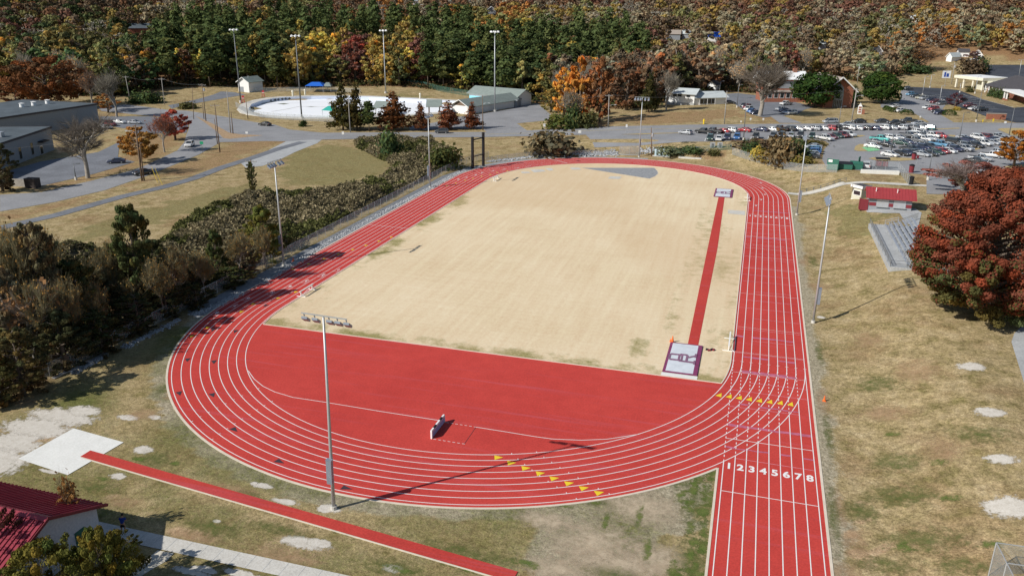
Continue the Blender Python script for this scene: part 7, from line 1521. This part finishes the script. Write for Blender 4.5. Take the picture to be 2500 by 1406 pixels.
ptree('bush', 0, (340, 252), 228, 318, 362, 'green', 'dark green bush by the leftmost grey utility pole', 'bush', 'bush'); ptree('bush', 1, (370, 252), 230, 345, 390, 'green', 'large dark green bush left of the side street', 'bush', 'bush'); ptree('bush', 0, (462, 265), 252, 440, 480, 'olive', 'low olive bush in the ditch beside the side street', 'bush', 'bush'); ptree('bush', 1, (740, 309), 297, 733, 750, 'dkgreen', 'small dark bush on the slope in front of the drained pool', 'bush', 'bush')
ptree('vine', 0, (8, 468), 345, -35, 42, (.11, .10, .05), 'bare ivy-covered tree at the left edge by the board fence', 'vine_covered_tree')
ptree('vine', 1, (618, 475), 392, 606, 628, (.10, .11, .035), 'pole-like trunk wrapped in green ivy on the lawn', 'vine_covered_tree')
# right side trees
ptree('maple', 0, (2395, 775), 403, 2205, 2585, (.225, .066, .038), 'huge dense red maple filling the right edge', 'maple_tree'); 
ptree('maple', 2, (2360, 470), 392, 2270, 2440, (.30, .12, .10), 'pinkish thin-leaved tree behind the huge red maple', 'autumn_tree'); ptree('bare', 0, (2345, 480), 398, 2280, 2410, (.26, .20, .18), 'bare twiggy crown behind the huge red maple', 'bare_tree')
ptree('maple', 1, (2474, 410), 318, 2440, 2540, (.36, .14, .03), 'orange tree on the grass island at the right edge', 'autumn_tree')
for k, (x, y, ty, xl, xr, c_, lb, kd) in enumerate(((1833, 375, 350, 1812, 1852, 'green', 'green bush at the left of the bush group behind the curving fence', 'bush'), (1852, 388, 366, 1832, 1872, 'yellow', 'golden yellow bush behind the curving fence', 'bush'), (1875, 396, 375, 1850, 1898, 'ochre', 'low ochre bush right of the golden yellow one', 'bush'), (1905, 402, 345, 1872, 1938, (.20, .15, .08), 'bare brownish bush with a greenish top behind the curving fence', 'bush'), (1935, 372, 342, 1910, 1958, 'green', 'dark green bush below the near row of cars', 'bush'),
        (1955, 385, 362, 1935, 1975, 'green', 'green bush left of the stack of cars', 'bush'), (1862, 362, 348, 1795, 1905, 'brown', 'low brown brush behind the golden bush', 'bush'), (1960, 402, 384, 1938, 1985, (.20, .17, .05), 'olive bush below the stack of cars', 'bush'), (1968, 352, 343, 1940, 2010, 'olive', 'low olive brush in front of the white pickup', 'bush'), (1742, 380, 367, 1728, 1756, 'olive', 'small green bush on the bank behind the far right bend', 'bush'))):
    ptree('bush', k % 2, (x, y), ty, xl, xr, c_, lb, 'bush', 'bush')
for k, (x, y, ty, xl, xr, c_) in enumerate(((1640, 374, 361, 1615, 1680, 'palegreen'), (1690, 372, 360, 1665, 1720, 'green'))): ptree('bush', k, (x, y), ty, xl, xr, c_, ('left' if k == 0 else 'right')+' clump of tangled plants behind the green fence', 'bush', 'bush', 'plants behind the green fence')
ptree('bush', 0, (1354, 378), 330, 1300, 1405, (.17, .14, .08), 'tangled brown brush mound on the lawn behind the far bend', 'bush', 'bush'); ptree('bush', 1, (952, 384), 330, 928, 975, 'green', 'dark green shrub rising out of the brush by the road', 'bush', 'bush'); ptree('bush', 1, (1082, 412), 368, 1050, 1122, (.08, .09, .03), 'dark green thicket at the right end of the brush', 'bush', 'bush')
# near-left bushes and trees
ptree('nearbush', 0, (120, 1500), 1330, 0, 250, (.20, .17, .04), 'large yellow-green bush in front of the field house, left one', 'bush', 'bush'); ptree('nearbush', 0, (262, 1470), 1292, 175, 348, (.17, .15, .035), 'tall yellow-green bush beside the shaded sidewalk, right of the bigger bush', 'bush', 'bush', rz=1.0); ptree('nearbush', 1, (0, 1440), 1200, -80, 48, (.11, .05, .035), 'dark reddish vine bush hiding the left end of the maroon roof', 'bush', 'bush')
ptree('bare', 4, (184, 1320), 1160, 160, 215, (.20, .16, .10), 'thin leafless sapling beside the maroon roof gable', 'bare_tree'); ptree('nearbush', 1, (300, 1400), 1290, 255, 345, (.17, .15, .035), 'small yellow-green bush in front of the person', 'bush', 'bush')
GV = 'vine-covered trees behind the back straight'
VT = [(40, 900, 650, 150, (.15, .125, .075), 'brown-olive'), (118, 850, 535, 125, (.14, .12, .065), 'tall brown-olive'), (20, 800, 590, 110, (.17, .145, .10), 'greyish'), (205, 830, 630, 125, (.07, .075, .03), 'dark green'), (262, 800, 668, 110, (.08, .07, .035), 'dark'), (346, 765, 496, 120, (.085, .095, .035), 'tallest dark green'), (388, 735, 580, 95, (.075, .08, .035), 'dark green'), (300, 740, 640, 95, (.10, .08, .045), 'brown'),
      (438, 745, 640, 95, (.085, .075, .04), 'brown-green'), (490, 715, 640, 80, (.07, .075, .03), 'dark green'), (535, 690, 558, 50, (.085, .10, .035), 'slim column-like'), (600, 675, 590, 85, (.14, .11, .06), 'pale brown'), (645, 645, 500, 95, (.14, .14, .035), 'yellowish green'), (690, 610, 545, 60, (.07, .08, .03), 'dark'), (565, 700, 650, 90, (.06, .065, .025), 'low dark'),
      (160, 905, 750, 130, (.065, .065, .03), 'low dark'), (60, 965, 800, 130, (.10, .085, .035), 'low brown'), (250, 865, 755, 110, (.055, .06, .025), 'very dark low'), (340, 815, 715, 100, (.06, .065, .028), 'low green-black'), (410, 775, 690, 90, (.06, .062, .028), 'squat dark'), (480, 750, 690, 80, (.055, .06, .025), 'squat green-black'), (0, 990, 860, 110, (.11, .10, .035), 'yellowish low')]
for k, (x, y, ty, wd, c_, ds) in enumerate(sorted(VT)):
    ptree('vine', k % 3, (x, y), ty, x-wd/2, x+wd/2, tuple(q_*1.25 for q_ in c_), f'{ds} vine-covered tree, {ORD[k]} from the left behind the fence', 'vine_covered_tree', 'tree', GV)
ptree('bare', 5, (90, 900), 700, 20, 170, (.24, .20, .17), 'grey leafless tree standing out of the vine-covered trees at the left', 'bare_tree'); ptree('bare', 5, (30, 760), 560, -30, 80, (.22, .19, .16), 'bare branching tree at the left edge above the vine-covered trees', 'bare_tree')
for k, (x, y, ty, xl, xr) in enumerate(((70, 860, 590, 0, 130), (150, 800, 575, 100, 215), (235, 790, 640, 190, 290), (290, 770, 600, 250, 330), (320, 790, 690, 270, 350), (130, 900, 700, 70, 190), (190, 870, 690, 140, 240), (60, 780, 560, 10, 110), (400, 780, 640, 360, 440), (250, 840, 700, 205, 300), (500, 730, 620, 465, 535), (650, 660, 560, 620, 680), (440, 760, 610, 400, 480), (590, 690, 575, 555, 630))):
    ptree('bare', 6, (x, y), ty, xl, xr, (.25, .225, .13), f'grey-brown twiggy tree, {ORD[k]} among the vine-covered trees', 'bare_tree', 'tree', 'twiggy trees behind the back straight')
# vine thicket: uncountable ground cover
KP = P((0, 600), (0, 990), (150, 905), (300, 828), (560, 693), (700, 625), (870, 536), (1040, 448), (1125, 404), (1112, 380), (1060, 350), (1000, 340), (930, 340), (865, 345), (870, 362), (950, 398), (962, 415), (890, 453), (800, 470), (640, 478), (560, 500), (430, 548), (400, 600), (250, 650), (150, 660))
KP = [(min(x, -46.6) if y < 118 else x, y) for x, y in KP]
edges = [(Vector(KP[i]), Vector(KP[(i+1) % len(KP)])) for i in range(len(KP))]
def edist(x, y):
    p = Vector((x, y)); m_ = 1e9
    for a, b in edges:
        d = b-a; t_ = max(0, min(1, (p-a).dot(d)/max(d.length_squared, 1e-9))); m_ = min(m_, (a+d*t_-p).length)
    return m_
def kz(x, y, e=None):
    e = edist(x, y) if e is None else e
    k_ = S((30-y)/45)*S((-48.5-x)/6)
    return H(x, y)+min(1, e/1.6)*(k_*(2.2+3.2*max(0, nz(x, y, .11, 15)+.4)+1.2*nz(x, y, .5, 4))+.45+1.8*max(0, nz(x, y, .13, 5)+.25)+.8*abs(nz(x, y, .42, 8))*2)
km = sheet('thicket_base', KP, mat('thicket_soil', (.075, .065, .04), .95, var=.3, scale=1), -.25, 2.0, kind=None, zfun=lambda x, y: kz(x, y))
nk = 120000; bx = (min(p[0] for p in KP), max(p[0] for p in KP), min(p[1] for p in KP), max(p[1] for p in KP)); C = []; cc = []
grid = {}
while len(C) < nk:
    x = random.uniform(bx[0], bx[1]); y = random.uniform(bx[2], bx[3])
    key = (int(x//1.0), int(y//1.0))
    if key not in grid:
        x_, y_ = key[0]+.5, key[1]+.5; grid[key] = (inpoly(x_, y_, KP), edist(x_, y_) if inpoly(x_, y_, KP) else 0, nz(x_, y_, .09, 21), nz(x_, y_, .5, 25))
    ins, e, n1, n2 = grid[key]
    if not ins: continue
    z = kz(x, y, e)-.1+abs(random.gauss(0, .22)); C.append((x, y, z)); g = random.uniform(.55, 1.45)*(1+.5*n2)
    if y < 12 and random.random() < .6: c_ = random.choice(((.10, .10, .045), (.13, .115, .06), (.17, .14, .085), (.08, .085, .035)))
    elif n1 > .26 or (e < 3 and n1 > .12): c_ = (.12, .125, .045)
    else: c_ = random.choice(((.26, .215, .125), (.21, .18, .105), (.30, .25, .15), (.17, .15, .08)))
    cc.append([q*g for q in c_])
kme = quadmesh('vine_thicket', quads(np.array(C), .34, RNG), np.array(cc), leafmat('leaves_mixed', .2, False)); tk = link('vine_thicket', kme); tag(tk, 'sprawling mass of grey-brown vines covering the ground between the lawn and the track fence', 'vines', kind='stuff'); km.parent = tk
# ================================================================ the woods
PZ = [[(365, 215), (365, 115), (420, 62), (560, 42), (740, 42), (735, 70), (700, 130), (690, 215)], [(560, 45), (1150, 48), (1150, 80), (720, 90)], [(1005, 55), (1140, 75), (1215, 110), (1225, 232), (1060, 225), (1030, 190), (1060, 130)], [(1205, 105), (1265, 78), (1420, 66), (1560, 76), (1575, 130), (1500, 170), (1340, 180), (1335, 245), (1230, 235)]]
def species(px, py):
    r = random.random()
    for z in PZ:
        if inpoly(px, py, z): return ('pine', random.choice(('pine', 'pine', 'pine2', 'pine3'))) if r < (.62 if py > 130 else .84) else ('broad', random.choice(('ochre', 'yellow', 'ochre', 'rust', 'olive', 'yellowgreen')))
    if px < 370:
        if py < 60: c_ = ('dkbrown', 'brown', 'olive', 'brown', 'rust', 'dkgreen', 'ochre')
        elif py < 110: c_ = ('yellowgreen', 'brown', 'dkgreen', 'olive', 'redbrown', 'grey', 'ochre')
        else: c_ = ('yellowgreen', 'olive', 'ochre', 'grey', 'brown', 'olive', 'green')
    elif px < 700: c_ = ('rust', 'brown', 'grey', 'tan', 'brown', 'ochre') if py < 45 else ('olive', 'brown', 'ochre', 'dkgreen')
    elif px < 760: c_ = ('olive', 'ochre', 'yellowgreen')
    elif px < 845: c_ = ('ochre', 'yellow', 'ochre', 'olive') if py > 50 else ('rust', 'brown', 'grey')
    elif px < 900: c_ = ('redbrown', 'red', 'redbrown') if py > 50 else ('rust', 'brown', 'orange')
    elif px < 1010: c_ = ('ochre', 'yellow', 'olive', 'ochre') if py > 50 else ('rust', 'brown', 'grey', 'orange')
    elif px < 1080 and py > 60: c_ = ('brown', 'orange', 'redbrown', 'ochre')
    elif px < 1290 and py < 120: c_ = ('yellow', 'ochre', 'orange', 'yellowgreen') if (py > 25 and px > 1080) else ('rust', 'brown', 'grey', 'tan')
    elif px < 1600 and py < 70: c_ = ('yellowgreen', 'tan', 'brown', 'grey', 'ochre', 'tan') if py > 18 else ('rust', 'brown', 'redbrown')
    elif py < 38: c_ = ('rust', 'redbrown', 'brown', 'rust', 'brown', 'ochre', 'tan')
    elif px < 2080: c_ = ('tan', 'brown', 'grey', 'yellowgreen', 'redbrown', 'tan', 'grey', 'ochre', 'olive', 'brown') if py < 150 else ('brown', 'tan', 'olive', 'dkbrown', 'grey', 'rust')
    elif py < 95: c_ = ('rust', 'brown', 'ochre', 'ochre', 'tan', 'olive', 'grey', 'orange', 'palegreen', 'tan')
    else: c_ = ('brown', 'olive', 'palegreen', 'tan', 'tan', 'ochre', 'grey')
    c_ = random.choice(c_); return ('bare', 'grey') if c_ == 'grey' else ('broad', c_)
LM = [(0, "left of the hill house"), (250, "above the tall bare tree"), (420, "left of the pump shed"), (570, "behind the pump shed"), (660, "behind the pool's left end"), (745, 'behind the blue canopy'), (830, 'behind the twin conifers'), (930, "behind the pool slope"), (1060, 'above the green fence'), (1150, 'behind the bathhouses'),
      (1300, 'behind the orange clump'), (1480, 'above the dark cedar'), (1610, 'behind the white house'), (1770, 'behind the big bare tree'), (1880, 'behind the church hall'), (2050, "behind the right magnolia"), (2210, 'above the open grass'), (2320, 'behind the white houses'), (2440, "above the upper lot"), (9999, '')]
CW = {'pine': 'dark green', 'pine2': 'mid green', 'pine3': 'olive-green', 'dkgreen': 'dark green', 'olive': 'olive', 'ochre': 'ochre', 'yellow': 'bright yellow', 'orange': 'orange', 'rust': 'rusty', 'redbrown': 'red-brown', 'red': 'dark red', 'brown': 'brown', 'dkbrown': 'dark brown', 'yellowgreen': 'yellow-green', 'tan': 'pale tan', 'green': 'green', 'palegreen': 'pale green', 'grey': 'grey'}
cand = []
HOUSES = [(318, 388, 84), (1729, 1756, 100), (1625, 1683, 96), (1998, 2014, 122), (2131, 2153, 138), (1190, 1210, 36), (1010, 1035, 14), (2220, 2240, 58), (2309, 2400, 146)]
r = 352.0
while r < 860:
    stp_ = 8.8 if r < 500 else 11.5
    da = stp_/r; a = YAW-.66+random.random()*da
    while a < YAW+.66:
        rr = r+random.uniform(-3.6, 3.6); aa = a+random.uniform(-.3, .3)*da; x = CP.x+rr*math.sin(aa); y = CP.y+rr*math.cos(aa); z = H(x, y); a += da
        px, py = proj((x, y, z)); e_ = edge(px)+random.uniform(-3, 3)
        if py > e_ or px < -420 or px > 2950: continue
        if py > 130 and 2215 < px < 2420: continue
        if 2300 < px < 2470 and py > 128: continue
        cap = 99.0
        for xl_, xr_, yb_ in HOUSES:
            if xl_-9 < px < xr_+9 and py > yb_: cap = min(cap, (py-yb_)*rr/1981*.95+.8)
        if cap < 2.5: continue
        dep = e_-py; cand.append((x, y, z, px, py, dep, rr, cap))
    r += stp_*.95
fr = [c_ for c_ in cand if -60 < c_[3] < 2560]
fr.sort(key=lambda c_: c_[6]+(0 if c_[5] < 60 else 80)+max(0, (c_[5]-14))*.5)
ind = set(id(c_) for c_ in fr[:330]); groups = {}
far_Q = []; far_c = []; SL = {}
for k in range(10):
    rg = np.random.default_rng(900+k); SL[k] = cloud(lobes_pine(22, 8, rg), 480, .7, rg, per=10, low=-.2) if k < 4 else boughs(16, 11, 26, 20, .8, rg, .2, random.uniform(.3, .55), rad=.15, irr=.22)[:3]
for c_ in cand:
    x, y, z, px, py, dep, rr, cap = c_; cpy = py-(1981/rr)*11; kd, tint = species(px, cpy)
    if id(c_) in ind:
        if kd == 'pine': h, w_ = random.uniform(17, 23), random.uniform(8.5, 12.5)
        elif kd == 'bare': h, w_ = random.uniform(12, 18), random.uniform(9, 13)
        else: h, w_ = random.uniform(12, 21), random.uniform(10, 15)
        if h > cap: w_ *= max(.5, cap/h); h = cap
        lm_ = max(i for i in range(len(LM)) if LM[i][0] <= max(px, 0)); depn = 'front' if dep < 10 else ('second' if dep < 24 else 'rear'); groups.setdefault((kd, lm_, depn), []).append((px, x, y, z, h, w_, tint))
    else:
        k = random.randrange(4) if kd == 'pine' else 4+random.randrange(6); C, col, NR = SL[k]; n_ = len(C)
        if kd == 'bare':
            sel = RNG.random(n_) < .5; C = C[sel]; col = col[sel]; NR = NR[sel]; n_ = len(C)
        s = random.uniform(.9, 1.35); sz = random.uniform(.85, 1.15)
        if cap < 18: sz = cap/18; s *= .8
        a = random.random()*6.28; R_ = np.array([[math.cos(a), -math.sin(a), 0], [math.sin(a), math.cos(a), 0], [0, 0, 1]])
        W_ = (C*[s, s, sz]) @ R_.T+[x, y, z-.3]; far_Q.append(quads(W_, (.95 if kd != 'bare' else .55)*s, RNG, NR @ R_.T, .35)); far_c.append(col**.45*(np.array(T_[tint])*.85+np.array((.15, .115, .07) if kd != 'pine' else T_['pine2'])*.15)*random.uniform(1.1, 1.5))
nm_ = {'pine': ('pine_tree', 'pine'), 'broad': ('autumn_tree', 'broadleaf tree'), 'bare': ('bare_tree', 'leafless tree')}
for (kd, lm_, depn), L in groups.items():
    L.sort()
    for i, (px, x, y, z, h, w_, tint) in enumerate(L):
        tree(kd, random.randrange({'pine': 3, 'broad': 4, 'bare': 2}[kd]), (x, y, z), h, w_, tuple(q_*(1.15 if kd == 'pine' else 1.55) for q_ in T_[tint]), f"{CW[tint]} {nm_[kd][1]} {LM[lm_][1]}, " + (f"{ORD[min(i, 29)]} from left, {depn} row" if len(L) > 1 else f"{depn} row"),
             nm_[kd][0], 'tree', {'pine': 'pines at the edge of the wood', 'broad': 'autumn trees at the edge of the wood', 'bare': 'leafless trees in the wood'}[kd], hue=.15)
Q = np.concatenate(far_Q); cc = np.concatenate(far_c); o = link('far_woods', quadmesh('far_woods', Q, cc, MATS['leaves_mixed'])); tag(o, 'mixed autumn forest covering the far hillside up to the top edge of the picture', 'forest', kind='stuff')
print('forest', len(cand), 'individual', len(ind), 'far quads', len(Q))
# dark undergrowth along the foot of the wood
ug = []
for k in range(1900):
    px = random.uniform(-50, 2200); e_ = edge(px)-random.uniform(0, 10)
    q = at(px, e_); s = random.uniform(1.0, 3.4); n_ = 12; C = np.array([[q.x, q.y, q.z+.2]])+RNG.normal(0, 1, (n_, 3))*[1.2, 1.2, .6]+[0, 0, s*.4]; C[:, 2] = np.maximum(C[:, 2], q.z+.1); ug.append((C, random.choice(((.07, .08, .03), (.13, .09, .05), (.05, .065, .025), (.18, .11, .05)))))
Q = np.concatenate([quads(c_[0], .8, RNG) for c_ in ug]); cc = np.concatenate([np.tile(np.array(c_[1])*random.uniform(.7, 1.2), (12, 1)) for c_ in ug])
o = link('forest_undergrowth', quadmesh('undergrowth', Q, cc, MATS['leaves_mixed'])); tag(o, 'low dark undergrowth along the foot of the wood', 'undergrowth', kind='stuff')
